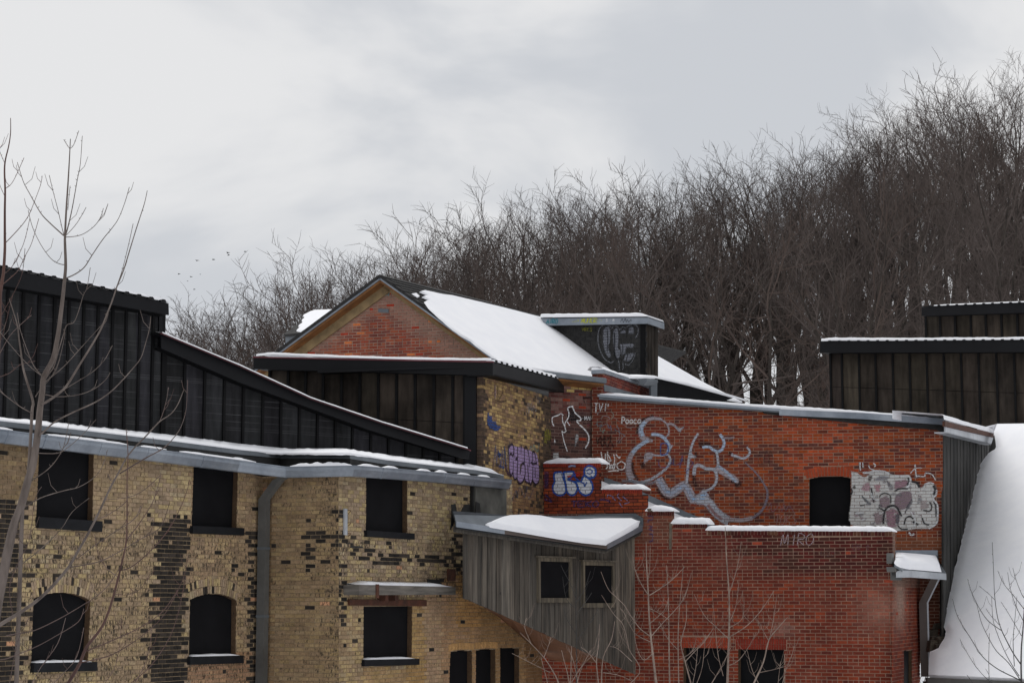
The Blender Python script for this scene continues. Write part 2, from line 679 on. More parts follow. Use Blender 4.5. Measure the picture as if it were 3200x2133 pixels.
def window(root, pl, hole, depth=.09, sill=None, sill_h=.13, snow=None, jamb=None):
    """black board closing an opening, brick jamb, and a sill: sill = (left px, right px) of its top edge"""
    mb = MB()
    cx = sum(p[0] for p in hole) / len(hole)
    cy = sum(p[1] for p in hole) / len(hole)
    big = [(cx + (x - cx) * 1.06, cy + (y - cy) * 1.04) for x, y in hole]
    uvh = [pl.uv(pl.at(*p)) for p in big]
    mb.prism([pl.pt(u, v, -depth) for u, v in uvh], -pl.n * .03)
    o = mb.build('window', MAT['board_black'], root)
    o['label'] = 'black board closing the opening'
    uh = [pl.uv(pl.at(*p)) for p in hole]
    mj = MB()
    n = len(uh)
    for i in range(n):
        a, b = uh[i], uh[(i + 1) % n]
        mj.col = (*(jamb or srgb(84, 66, 50)), .3)
        mj.add([pl.pt(*a, .002), pl.pt(*b, .002), pl.pt(*b, -depth - .01), pl.pt(*a, -depth - .01)], [(0, 1, 2, 3)])
    mj.build('jamb', MAT['brick'], o)
    if sill:
        A, B = pl.uv(pl.at(*sill[0])), pl.uv(pl.at(*sill[1]))
        ms = MB()
        ms.prism([pl.pt(A[0], A[1], .07), pl.pt(B[0], B[1], .07), pl.pt(B[0], B[1] - sill_h, .07), pl.pt(A[0], A[1] - sill_h, .07)], -pl.n * (depth + .05))
        ms.build('sill', MAT['sill_black'], o)
        if snow:
            e = .05
            rows = []
            m = 14
            for i in range(m + 1):
                t = i / m
                u = A[0] + e + (B[0] - A[0] - 2 * e) * t * snow
                v = A[1] + (B[1] - A[1]) * t * snow
                h = .030 * min(1, 6 * t, 6 * (1 - t)) * R.uniform(.7, 1.1) + .004
                rows.append([pl.pt(u, v, .06), pl.pt(u, v + h * .8, .05), pl.pt(u, v + h, -.03), pl.pt(u, v + h * 1.1, -depth + .002), pl.pt(u, v, -depth + .002)])
            mm = MB()
            mm.grid(rows)
            return mm
    return None


def snow_obj(mb, label, smooth=True, mat=None):
    o = mb.build('snow_cover', mat or MAT['snow'], None, smooth)
    return tag(o, label, 'snow', None, 'stuff')


def lerp_px(line, x):
    if x <= line[0][0]:
        return line[0][1]
    for (x0, y0), (x1, y1) in zip(line, line[1:]):
        if x <= x1:
            return y0 + (y1 - y0) * (x - x0) / (x1 - x0)
    return line[-1][1]


def dense(line, step):
    out = []
    for (x0, y0), (x1, y1) in zip(line, line[1:]):
        n = max(1, int(math.hypot(x1 - x0, y1 - y0) / step))
        out += [(x0 + (x1 - x0) * i / n, y0 + (y1 - y0) * i / n) for i in range(n)]
    return out + [line[-1]]


def snow_cap(pl, base, hpx, back=.36, front=.035, step=8, jag=.25, taper=(1.5, 1.5)):
    """a rounded snow bank lying along a wall top; base = pixel line of its lower front edge"""
    mb = MB()
    pts = dense(base, step)
    rows = []
    n = len(pts)
    for i, (x, y) in enumerate(pts):
        P, T = pl.at(x, y), pl.at(x, y - hpx)
        h = (T - P).length
        e = min(1.0, (i + .05) / taper[0], (n - 1 - i + .05) / taper[1])
        e = .12 + .88 * e ** .5
        h *= e * (1 + R.uniform(-.06, .06))
        dz = Vector((0, 0, R.uniform(-jag, jag) * .012))
        z = Vector((0, 0, 1))
        f = front * (.7 + R.uniform(0, .6))
        prof = [(f * .4, 0), (f, h * .18), (f * .95, h * .55), (f * .2, h * .86), (-.10, h), (-back * .65, h * .98), (-back, h * .7), (-back, 0)]
        rows.append([P + pl.n * a + z * b + (dz if k < 2 else z * 0) for k, (a, b) in enumerate(prof)])
    mb.grid(rows)
    for r_ in (rows[0], rows[-1]):
        mb.poly(r_)
    return mb


def inset(poly, d):
    n = len(poly)
    ar = sum(poly[i][0] * poly[(i + 1) % n][1] - poly[(i + 1) % n][0] * poly[i][1] for i in range(n))
    sg = 1 if ar > 0 else -1
    out = []
    for i in range(n):
        a, b, c = poly[i - 1], poly[i], poly[(i + 1) % n]
        e1 = Vector((b[0] - a[0], b[1] - a[1])).normalized()
        e2 = Vector((c[0] - b[0], c[1] - b[1])).normalized()
        nn = Vector((-(e1.y + e2.y), e1.x + e2.x))
        if nn.length < 1e-6:
            nn = Vector((-e1.y, e1.x))
        nn = nn.normalized() * (sg * d)
        out.append((b[0] + nn.x, b[1] + nn.y))
    return out


def snow_sheet(pl, outline, thick=.06, off=.0, jag=0.0, step=14):
    """snow lying on a flat roof plane, edge softened"""
    pts = dense(outline + [outline[0]], step)[:-1]
    uv = [pl.uv(pl.at(x, y, off + thick * .5)) for x, y in pts]
    if jag:
        uv = [(u + R.uniform(-jag, jag), v + R.uniform(-jag, jag) * .4) for u, v in uv]
    i1, i2 = inset(uv, thick * .35), inset(uv, thick * 1.1)
    r0 = [pl.pt(u, v, off) for u, v in uv]
    r1 = [pl.pt(u, v, off + thick * .7) for u, v in i1]
    r2 = [pl.pt(u, v, off + thick) for u, v in i2]
    mb = MB()
    mb.grid([r0, r1, r2], True)
    mb.poly(r2)
    return mb


def jitter(c, a=.08):
    k = 1 + R.uniform(-a, a)
    return tuple(min(.95, x * k) for x in c)


def mixt(a, b, t):
    t = max(0, min(1, t))
    return tuple(x + (y - x) * t for x, y in zip(a, b))


def pick(*cs):
    return R.choice(cs)


def sm(a, b, x):
    t = max(0, min(1, (x - a) / (b - a)))
    return t * t * (3 - 2 * t)


def plate(root, name, mat, pl, poly, off=0.0, thick=.03, label=None):
    mb = MB()
    pts = [pl.at(x, y, off) for x, y in poly]
    mb.prism(pts, -pl.n * thick, [pl.uv(p) for p in pts])
    o = mb.build(name, mat, root)
    if label:
        o['label'] = label
    return o


def smooth_px(pts, n=4):
    out = []
    for i in range(len(pts) - 1):
        p0, p1, p2, p3 = pts[max(0, i - 1)], pts[i], pts[i + 1], pts[min(len(pts) - 1, i + 2)]
        for k in range(n):
            t = k / n
            out.append(tuple(.5 * ((2 * p1[j]) + (-p0[j] + p2[j]) * t + (2 * p0[j] - 5 * p1[j] + 4 * p2[j] - p3[j]) * t * t + (-p0[j] + 3 * p1[j] - 3 * p2[j] + p3[j]) * t ** 3) for j in range(2)))
    out.append(tuple(pts[-1][:2]))
    return out



# ------------------------------------------------------------------ ground and hillside
def hill_z(x, y):
    # wooded slope behind the mill, higher towards the right
    a = 5 + 15.5 * sm(-26, 34, x) + 7 * sm(10, 60, x)
    r = sm(58, 150, y)
    return a * r + .35 * mnoise.noise(Vector((x * .06, y * .06, 0)))


def ground_z(x, y):
    z = 3.55 * (1 - sm(9, 24, y)) if y < 24 else 0.0
    if y > 56:
        z = hill_z(x, y)
    return z


def make_ground():
    xs = [-900, -400, -200, -120] + [-80 + 4 * i for i in range(41)] + [120, 200, 400, 900]
    ys = [-600, -200, -60, -20, 0, 6] + [9 + 1.5 * i for i in range(11)] + [30, 40, 50, 56] + [60 + 4 * i for i in range(32)] + [210, 300, 500, 1200]
    mb = MB()
    mb.grid([[Vector((x, y, ground_z(x, y) if y < 190 else hill_z(x, 187) * (1 - .3 * sm(190, 500, y)))) for x in xs] for y in ys])
    o = mb.build('ground', MAT['snow'], None, True)
    tag(o, 'snow covered ground and wooded hillside behind the mill', None, None, 'structure')


make_ground()

# ------------------------------------------------------------------ wall planes
W1 = VPl((0, 1700, 27.5), (820, 1700, 33.0))             # yellow brick, left
W3 = VPl((1058, 1700, 32.3), (1595, 1700, 38.0))          # yellow brick, right of the corner
_a, _b = W1.at(818, 1700), W3.at(1058, 1700)
W2 = Pl(_a, Vector(((_b - _a).y, -(_b - _a).x, 0)))
BW = VPl((0, 1200, 31.0), (1480, 1200, 36.9))             # black wing behind it
BF = VPl((840, 1300, 38.6), (1487, 1300, 37.2))           # tower front
TY = VPl((1510, 1350, 37.25), (1720, 1350, 41.5))         # tower side, yellow brick
PW = VPl((1720, 1350, 41.5), (1853, 1350, 42.1))          # gabled house side wall
GB = VPl((860, 1050, 45.4), (1540, 1050, 43.6))           # gable
RU = VPl((1853, 1500, 42.0), (2945, 1500, 40.4))          # red mill
RF = VPl((1700, 1700, 40.6), (2790, 1700, 37.6))          # red annex front
RS = VPl((2789, 1900, 37.6), (2870, 1900, 40.2))          # red annex side
SD = VPl((2946, 1500, 40.4), (3110, 1500, 51.0))          # sided end of the red mill
WS = VPl((1450, 1750, 34.7), (1985, 1750, 39.3))          # wooden shed
B1 = VPl((2590, 1200, 53.0), (3200, 1200, 50.5))
B2 = VPl((2890, 1000, 62.0), (3200, 1000, 60.0))

# ------------------------------------------------------------------ yellow brick mill
YB = [(168, 148, 114), (158, 138, 109), (176, 157, 119), (148, 128, 104), (154, 134, 111), (166, 149, 121), (150, 131, 110), (170, 150, 110), (142, 123, 101)]
DK = [(42, 38, 35), (50, 45, 41), (37, 34, 32), (58, 52, 47)]


def yellow(px, py):
    c = srgb(*pick(*YB))
    soot = R.uniform(.15, .55)
    p = 0.012
    if px < 830:
        lean = (py - 1640) * -.045
        d = abs(px - (540 + lean)) - 46
        if py > 1615 + R.uniform(-15, 25):
            p = max(p, .97 if d < -6 else (.55 if d < 10 else .12 if d < 40 else 0))
        dl = px - (62 + (1900 - py) * .03)
        if py > 1560:
            p = max(p, .95 if dl < -12 else .5 if dl < 14 else .16 if dl < 60 else 0)
        if px > 775 and py > 1660:
            p = max(p, .6)
        if 1640 < py < 1800:
            p = max(p, .03)
        if 1690 < py < 1790 and px > 590:
            p = max(p, .05)
        soot += .32 * sm(1600, 1700, py)
        if px > 590:
            c = mixt(c, srgb(158, 130, 100), .45)
        if 290 < px < 470:
            c = mixt(c, srgb(152, 130, 103), .55)
        if px < 120 and py < 1560:
            c = mixt(c, srgb(112, 92, 68), .7)
        if py > 2040 and px > 590:
            c = mixt(c, srgb(158, 118, 92), .6)
    elif px < 1058:
        c = mixt(c, srgb(132, 108, 78), .6)
        if px > 955 and 1570 < py < 1800:
            p = .42 if 1660 < py < 1760 else .12
        soot += .35 * sm(930, 1050, px)
        if px < 850:
            c = mixt(c, srgb(128, 102, 74), .6)
    else:
        yb = 1738 + (px - 1100) * .045
        if 1095 < px < 1395 and abs(py - yb) < 22:
            p = .72 if abs(py - yb) < 13 else .35
        if px < 1078 and 1590 < py < 1960:
            p = .45
            soot += .3
        if px > 1405 and 1660 < py < 1790:
            p = max(p, .5)
        if 1090 < px < 1240 and 1660 < py < 1720:
            p = max(p, .14)
        soot += .25 * sm(1650, 1700, py) - .35 * sm(1830, 1900, py)
        if 1380 < px and 1800 < py:
            c = mixt(srgb(164, 130, 90), srgb(156, 126, 98), R.random())
        if (1270 < px < 1325 or px < 1130) and 1880 < py < 2133:
            c = mixt(c, srgb(162, 126, 72), .6 if px > 1200 else .2)
        if 1130 < px < 1330 and py > 2085:
            c = mixt(c, srgb(164, 128, 78), .5)
        if 1325 < px < 1400 and py > 1850:
            c = mixt(c, srgb(160, 128, 100), .6)
        if px > 1430 and 1780 < py < 1960:
            c = mixt(c, srgb(170, 130, 76), .65)
        if px > 1500 and py > 1890:
            c = mixt(c, srgb(148, 118, 80), .6)
        if px > 1640:
            c = mixt(c, srgb(120, 88, 60), .7)
    if R.random() < p:
        c = srgb(*pick(*DK))
        soot = .1
    if R.random() < .003:
        c = srgb(186, 140, 108)
    return (*jitter(c, .12), max(0, min(.85, soot)))


mill = thing('yellow_brick_mill', 'soot stained yellow brick mill wall with blacked out windows and grey gutter', 'building', (-4.5, 31, 0))
bw = Brickwork(mill)
TOP1 = [(-60, 1352), (0, 1360), (500, 1420), (820, 1462)]
h_w1 = [(122, 1380), (293, 1402), (288, 1640), (112, 1618)]
h_w2 = [(604, 1440), (744, 1458), (738, 1660), (598, 1648)]
h_w3 = [(104, 1868), (130, 1858), (165, 1851), (200, 1850), (235, 1855), (262, 1864), (283, 1876), (274, 2068), (96, 2072)]
h_w4 = [(593, 1872), (615, 1862), (650, 1853), (685, 1854), (715, 1862), (738, 1874), (736, 2046), (590, 2050)]
w1_holes = [h_w1, h_w2, h_w3, h_w4]
ARC1 = [[(98, 1872), (128, 1812), (200, 1800), (262, 1812), (292, 1878), (283, 1876), (235, 1855), (200, 1850), (165, 1851), (130, 1858), (104, 1868)], [(586, 1876), (612, 1816), (668, 1803), (720, 1812), (745, 1878), (738, 1874), (715, 1862), (685, 1854), (650, 1853), (615, 1862), (593, 1872)]]
wall1 = bw.wall(W1, [(-60, 1352), (0, 1360), (500, 1420), (822, 1464), (822, 2300), (-60, 2300)], w1_holes, yellow, MAT['mortar_yellow'], cut=ARC1, blen=.182)
wall2 = bw.wall(W2, [(819, 1466), (1058, 1462), (1058, 2300), (819, 2300)], [], yellow, MAT['mortar_yellow'], blen=.192)
h_w5 = [(1143, 1486), (1272, 1500), (1272, 1664), (1142, 1658)]
h_w6 = [(1135, 1893), (1288, 1893), (1286, 2056), (1134, 2060)]
h_w7 = [(1407, 2036), (1440, 2030), (1475, 2033), (1475, 2220), (1402, 2220), (1404, 2085)]
h_w8 = [(1486, 2030), (1520, 2026), (1548, 2029), (1548, 2220), (1485, 2220)]
h_w9 = [(1562, 2022), (1622, 2024), (1622, 2220), (1562, 2220)]
OCC_SH = [(1440, 1600), (2010, 1600), (2010, 1700), (1990, 2110), (1700, 2060), (1500, 1890), (1462, 1872)]
wall3 = bw.wall(W3, [(1058, 1462), (1200, 1466), (1600, 1512), (1600, 1600), (1694, 1900), (1694, 2300), (1058, 2300)], [h_w5, h_w6, h_w7, h_w8, h_w9], yellow, MAT['mortar_yellow'], occl=[OCC_SH], blen=.182)


def arch_yellow(px, py):
    c = srgb(*pick(*YB)) if R.random() > .14 else srgb(*pick(*DK))
    return (*jitter(c, .10), R.uniform(.1, .5))


for inner, n in (([(104, 1868), (130, 1858), (165, 1851), (200, 1850), (235, 1855), (262, 1864), (283, 1876)], 22),
                 ([(593, 1872), (615, 1862), (650, 1853), (685, 1854), (715, 1862), (738, 1874)], 22)):
    bw.arch(wall1, W1, inner, .115, n, arch_yellow)
    bw.arch(wall1, W1, [(x + (x - inner[len(inner) // 2][0]) * .07, y - 24) for x, y in inner], .115, n + 2, arch_yellow)
for inner, n in (([(1400, 2034), (1440, 2026), (1480, 2029)], 8), ([(1483, 2027), (1518, 2022), (1553, 2025)], 8)):
    bw.arch(wall3, W3, inner, .115, n, lambda x, y: (*jitter(srgb(178, 140, 92), .1), .2))
bw.finish()
s1 = window(mill, W1, h_w1, sill=((110, 1614), (309, 1628)), sill_h=.155)
s2 = window(mill, W1, h_w2, sill=((592, 1642), (753, 1649)), sill_h=.12)
s3 = window(mill, W1, h_w3, sill=((94, 2070), (293, 2066)), sill_h=.13, snow=.96)
s4 = window(mill, W1, h_w4, sill=((584, 2050), (751, 2046)), sill_h=.125, snow=.97)
window(mill, W3, h_w5, sill=((1136, 1656), (1285, 1666)), sill_h=.105)
s6 = window(mill, W3, h_w6, sill=((1128, 2060), (1300, 2056)), sill_h=.105, snow=.95)
for h_ in (h_w7, h_w8, h_w9):
    window(mill, W3, h_, .10)
snow_obj(s3, 'thin snow on the black sill of the arched window beside the big sapling')
snow_obj(s4, 'thin snow on the black sill of the arched window next to the dark brick band')
snow_obj(s6, 'thin snow on the sill under the rusty lintel')

# gutter, eave board and low roof of the mill
GT = [(-70, 1331), (0, 1340), (500, 1404), (750, 1438), (893, 1457)]
GT2 = W2.at(893, 1457, .34)
GT3 = [(1107, 1453), (1250, 1464), (1400, 1477), (1599, 1498)]
gpath = [W1.at(x, y, .34) for x, y in GT[:-1]] + [GT2] + [W3.at(x, y, .34) for x, y in GT3]
gn = []
for i in range(len(gpath)):
    a, b = gpath[max(0, i - 1)], gpath[min(len(gpath) - 1, i + 1)]
    d = (b - a).normalized()
    q_ = Vector((d.y, -d.x, 0)).normalized()
    gn.append(q_ if q_.dot(CAM - gpath[i]) > 0 else -q_)
gsec = [(0, 0), (.012, 0), (.012, -.015), (-.002, -.02), (-.002, -.065), (-.03, -.115), (-.05, -.16), (-.06, -.175), (-.16, -.175), (-.16, .0), (-.15, .0), (-.15, -.16), (-.07, -.16), (-.012, -.06), (-.012, -.01)]
mb = MB()
mb.sweep(gpath, gn, gsec)
gut = mb.build('gutter', MAT['galv'], mill)
for x, y in ((30, 1344), (148, 1360), (322, 1382), (468, 1400), (640, 1424), (760, 1440)):      # joint straps
    P = W1.at(x, y, .34)
    m2 = MB()
    nn = W1.n
    m2.sweep([P - W1.u * .03, P + W1.u * .03], [nn, nn], [(.016, .004), (.016, -.018), (.003, -.022), (.003, -.066), (-.025, -.117), (-.046, -.164), (-.058, -.180), (-.058, -.17), (-.03, -.1), (-.004, -.06), (.0, .004)])
    m2.build('strap', MAT['galv'], gut)
for x, y in ((1200, 1461), (1395, 1477), (1490, 1486)):
    P = W3.at(x, y, .34)
    m2 = MB()
    m2.sweep([P - W3.u * .03, P + W3.u * .03], [W3.n] * 2, [(.016, .004), (.016, -.018), (.003, -.022), (.003, -.066), (-.025, -.117), (-.046, -.164), (-.058, -.180), (-.058, -.17), (-.03, -.1), (-.004, -.06), (.0, .004)])
    m2.build('strap', MAT['galv'], gut)
# eave soffit (dark board between gutter and wall)
mb = MB()
inner = [W1.at(x, y + 32, -.02) for x, y in GT[:-1]] + [W1.at(818, 1480, 0)] + [W3.at(1058, 1474, 0)] + [W3.at(x, y + 22, -.02) for x, y in GT3]
outer = [p + Vector((0, 0, -.10)) - n_ * .15 for p, n_ in zip(gpath, gn)]
outer.insert(5, outer[4])
inner = inner[:len(outer)]
mb.grid([outer, [Vector((p.x, p.y, o_.z - .03)) for p, o_ in zip(inner, outer)]])
mb.build('soffit_board', MAT['tar'], mill)
# edge flashing of the low roof
FL = [(-70, 1310), (0, 1318), (91, 1328), (280, 1350), (500, 1376), (750, 1408), (875, 1420)]
FL3 = [(1094, 1421), (1201, 1439), (1350, 1456), (1482, 1470), (1570, 1486)]
fpath = [W1.at(x, y, .12) for x, y in FL] + [W3.at(x, y, .12) for x, y in FL3]
fn = []
for i in range(len(fpath)):
    a, b = fpath[max(0, i - 1)], fpath[min(len(fpath) - 1, i + 1)]
    d = (b - a).normalized()
    q_ = Vector((d.y, -d.x, 0)).normalized()
    fn.append(q_ if q_.dot(CAM - fpath[i]) > 0 else -q_)
mb = MB()
mb.sweep(fpath, fn, [(.03, .012), (.036, -.062), (.024, -.062), (.02, 0), (-.3, .01), (-.3, .02)])
mb.build('roof_flashing', MAT['galv_dark'], mill)
mb = MB()
mb.sweep(fpath, fn, [(.018, -.02), (.018, -.26), (-.02, -.26), (-.02, -.02)])
mb.build('fascia_board', MAT['tar'], mill)
SB = [(-70, 1297), (0, 1308), (64, 1314), (500, 1358), (750, 1389), (906, 1405), (1071, 1403), (1152, 1416), (1420, 1450), (1500, 1466), (1570, 1478)]
mb = MB()
rows = []
allx = [-70 + 12 * i for i in range(138)]
for x in allx:
    yf = lerp_px(FL + FL3, x)
    yb = lerp_px(SB, x)
    # front point: between the two wall planes round the corner
    t = sm(830, 1094, x)
    Pf = W1.at(x, yf, .14) * (1 - t) + W3.at(x, yf, .14) * t if 830 < x < 1094 else (W1.at(x, yf, .14) if x <= 830 else W3.at(x, yf, .14))
    Pb = BW.at(x, yb, .01)
    if x > 1475:
        Pb = Pf + Vector((-.5, 1.0, .12))
    d = R.uniform(-.012, .012)
    z = Vector((0, 0, 1))
    th = .045 if x < 1480 else .08 * (1 - sm(1530, 1570, x)) + .02
    rows.append([Pf + z * (.0 + d * .5), Pf + z * th * .7 + (Pb - Pf).normalized() * -.015, Pf.lerp(Pb, .04) + z * th, Pf.lerp(Pb, .35) + z * (th + .01 + d), Pf.lerp(Pb, .75) + z * (.04 + d), Pb + z * .02])
mb.grid(rows)
snow_obj(mb, 'long strip of snow on the low roof above the grey gutter')
mb = MB()                                                  # low roof deck under the snow
mb.grid([[r[0] - Vector((0, 0, .02)) for r in rows], [r[-1] - Vector((0, 0, .03)) for r in rows]])
mb.build('roof_deck', MAT['galv_dark'], mill)
# lumps of snow left in the gutter
lump = MB()
for seg, pln in (([(-60, 1333), (40, 1343)], W1), ([(150, 1358), (400, 1389)], W1), ([(440, 1394), (520, 1404)], W1), ([(560, 1410), (800, 1443)], W1)):
    pts = dense(seg, 9)
    rows = []
    for i, (x, y) in enumerate(pts):
        e = min(1, (i + .1) / 3, (len(pts) - 1 - i + .1) / 3)
        h = (.022 + .05 * max(0, mnoise.noise(Vector((x * .03, 3.1, 0))))) * e + .006
        P = pln.at(x, y, .34)
        rows.append([P + pln.n * .006 + Vector((0, 0, -.004)), P + pln.n * .0 + Vector((0, 0, h * .8)), P - pln.n * .06 + Vector((0, 0, h)), P - pln.n * .14 + Vector((0, 0, h * .6))])
    lump.grid(rows)
pts = dense([(906, 1457), (985, 1448), (1100, 1451)], 8)
rows = []
for i, (x, y) in enumerate(pts):
    t = (x - 893) / (1107 - 893)
    P = gpath[4].lerp(gpath[5], t)
    e = min(1, (i + .1) / 4, (len(pts) - 1 - i + .1) / 3)
    h = (.05 + .03 * mnoise.noise(Vector((x * .05, 7.1, 0)))) * e + .006
    nn = gn[4]
    rows.append([P + nn * .006, P + Vector((0, 0, h * .8)), P - nn * .07 + Vector((0, 0, h)), P - nn * .14 + Vector((0, 0, h * .7))])
lump.grid(rows)
for x0, x1 in ((1125, 1190), (1205, 1245), (1312, 1346), (1372, 1398), (1440, 1470), (1500, 1532)):
    pts = [(x0 + (x1 - x0) * i / 6, lerp_px(GT3, x0 + (x1 - x0) * i / 6)) for i in range(7)]
    rows = []
    for i, (x, y) in enumerate(pts):
        h = .045 * math.sin(math.pi * (i + .15) / 6.3) * R.uniform(.75, 1.1)
        P = W3.at(x, y, .34)
        rows.append([P + W3.n * .004, P + Vector((0, 0, h * .8)), P - W3.n * .07 + Vector((0, 0, h)), P - W3.n * .14 + Vector((0, 0, h * .5))])
    lump.grid(rows)
snow_obj(lump, 'small lumps of snow left lying in the grey gutter')
# downspout in the corner
mb = MB()


def duct(mb, pts, w, d, u, n):
    rows = []
    for p in pts:
        rows.append([p - u * w / 2 - n * d / 2, p + u * w / 2 - n * d / 2, p + u * w / 2 + n * d / 2, p - u * w / 2 + n * d / 2])
    mb.grid(rows, True)


uu, nn = W2.u, W2.n
cxp = W2.at(826, 1560, .14)
duct(mb, [W2.at(895, 1486, .22), W2.at(870, 1500, .2), cxp, Vector((cxp.x, cxp.y, 0))], .15, .13, uu, nn)
ds = mb.build('downspout', MAT['duct_grey'], mill)
for z_ in (6.0, 4.9):
    m2 = MB()
    c_ = Vector((cxp.x, cxp.y, z_))
    duct(m2, [c_, c_ + Vector((0, 0, .04))], .165, .145, uu, nn)
    m2.build('bracket', MAT['galv_dark'], ds)
# timber beam, rusty lintel, strap, boxes on the wall
mb = MB()
A, B = W3.at(1122, 1840, .0), W3.at(1428, 1853, .0)
mb.prism([W3.at(1122, 1826, .30), W3.at(1424, 1833, .30), W3.at(1424, 1857, .30), W3.at(1122, 1858, .30)], -W3.n * .30)
beam = mb.build('timber_beam', MAT['beam'], mill)
beam['label'] = 'old grey timber beam with snow on top'
mb = MB()
mb.prism([W3.at(1176, 1824, .315), W3.at(1185, 1824, .315), W3.at(1185, 1868, .315), W3.at(1176, 1868, .315)], -W3.n * .015)
mb.build('iron_strap', MAT['rust'], beam)
for x0, x1, y0, y1 in ((1204, 1214, 1858, 1876), (1234, 1246, 1858, 1876)):
    plate(mill, 'wood_block', MAT['rust'], W3, [(x0, y0), (x1, y0), (x1, y1), (x0, y1)], .16, .16)
plate(mill, 'rusty_lintel', MAT['rust'], W3, [(1093, 1871), (1334, 1873), (1334, 1893), (1093, 1890)], .05, .10, 'rusty iron lintel over the window')
rows = []
for i in range(31):
    t = i / 30
    x = 1128 + 290 * t
    y = 1826 + 7 * t
    h = .05 * min(1, 8 * t + .1, 8 * (1 - t) + .1) * R.uniform(.75, 1.15)
    P = W3.at(x, y, .27)
    z = Vector((0, 0, 1))
    rows.append([P + z * .002, P + z * h * .8 - W3.n * .02, P + z * h - W3.n * .1, P + z * (h + .02) - W3.n * .26, P - W3.n * .265])
mb = MB()
mb.grid(rows)
snow_obj(mb, 'thin snow along the old timber beam on the yellow wall')
plate(mill, 'rusty_plate', MAT['rust'], W3, [(1400, 1776), (1424, 1777), (1424, 1814), (1400, 1813)], .03, .03)
plate(mill, 'wall_slot', MAT['tar'], W3, [(1336, 1808), (1377, 1810), (1374, 1822), (1338, 1821)], .022, .02)
plate(mill, 'wall_slot', MAT['tar'], W3, [(1096, 1704), (1134, 1706), (1134, 1711), (1097, 1710)], .02, .02)
plate(mill, 'wall_slot', MAT['tar'], W3, [(1084, 1695), (1104, 1696), (1104, 1698), (1084, 1698)], .02, .02)
rack = plate(mill, 'insulator_rack', MAT['galv_pale'], W3, [(1077, 1588), (1086, 1589), (1086, 1671), (1077, 1670)], .04, .03, 'small galvanised bracket with hooks')
for y_ in (1594, 1632, 1665):
    mb = MB()
    c_ = W3.at(1086, y_, .04)
    mb.tube([c_, c_ + W3.u * .05 + W3.n * .03 + Vector((0, 0, .0)), c_ + W3.u * .07 + Vector((0, 0, -.03)), c_ + W3.u * .02 + Vector((0, 0, -.05))], .006, 5)
    mb.build('hook', MAT['rust'], rack)
# cement render and tar at the corner by the shed
plate(mill, 'cement_render', MAT['stucco'], W3, [(1486, 1519), (1583, 1527), (1583, 1612), (1486, 1602)], .10, .10, 'grey cement rendered block')
plate(mill, 'cement_render', MAT['stucco'], W3, [(1484, 1426), (1512, 1432), (1531, 1436), (1531, 1484), (1484, 1478)], -.25, .10)
plate(mill, 'drain_pipe', MAT['tar'], W3, [(1478, 1515), (1486, 1516), (1485, 1600), (1477, 1599)], .07, .07)
for poly in ([(1411, 1575), (1424, 1573), (1428, 1600), (1416, 1640), (1408, 1655), (1412, 1610)], [(1444, 1590), (1452, 1576), (1466, 1574), (1473, 1585), (1474, 1604), (1440, 1602)], [(1488, 1566), (1500, 1572), (1502, 1602), (1486, 1602)]):
    plate(mill, 'tar_patch', MAT['tar'], W3, poly, .11 if poly[0][0] > 1480 else .018, .012)

# ------------------------------------------------------------------ black clad wing
wing = thing('black_clad_wing', 'black sheet clad upper wing with stepped and sloping black eaves above the yellow mill', 'building', (-3, 33, 0))


def clad(root, pl, xs, top, bot, mat, batten_w=.045, tint=.25, midseam=None):
    """panels and battens of a sheet clad wall; top/bot are pixel lines"""
    for x0, x1 in zip(xs, xs[1:]):
        k = 1 + R.uniform(-tint, tint)
        mb = MB()
        mb.col = (k, k * R.uniform(.97, 1.03), k * R.uniform(.95, 1.04), 1)
        t0, t1, b0, b1 = lerp_px(top, x0), lerp_px(top, x1), lerp_px(bot, x0), lerp_px(bot, x1)
        o = R.uniform(-.006, .006)
        parts = [((t0, t1), (b0, b1))]
        if midseam:
            m0, m1 = lerp_px(midseam, x0), lerp_px(midseam, x1)
            if t0 + 12 < m0 < b0 - 12:
                parts = [((t0, t1), (m0 - .8, m1 - .8)), ((m0 + .8, m1 + .8), (b0, b1))]
        for (a0, a1), (c0, c1) in parts:
            pts = [pl.at(x0, a0, o), pl.at(x1, a1, o), pl.at(x1, c1, o), pl.at(x0, c0, o)]
            mb2 = MB()
            mb2.col = mb.col
            mb2.prism(pts, -pl.n * .02, [pl.uv(p) for p in pts])
            mb2.build('panel', mat, root)
    mbk = MB()
    tt = [pl.at(x, lerp_px(top, x), -.03) for x in xs]
    bb = [pl.at(x, lerp_px(bot, x), -.03) for x in xs]
    mbk.grid([tt, bb])
    mbk.build('backing', MAT['black_batten'], root)
    for x in xs:
        t_, b_ = lerp_px(top, x), lerp_px(bot, x)
        P, Q = pl.at(x, t_), pl.at(x, b_)
        P = Vector((Q.x, Q.y, P.z))
        mb = MB()
        h = pl.u * batten_w / 2
        mb.prism([P - h + pl.n * .035, P + h + pl.n * .035, Q + h + pl.n * .035, Q - h + pl.n * .035], -pl.n * .06)
        mb.build('batten', MAT['black_batten'], root)


def band(root, name, mat, pl, top, bot, off, thick, n=1):
    mb = MB()
    pts = [pl.at(x, y, off) for x, y in top] + [pl.at(x, y, off) for x, y in reversed(bot)]
    mb.prism(pts, -pl.n * thick)
    return mb.build(name, mat, root)


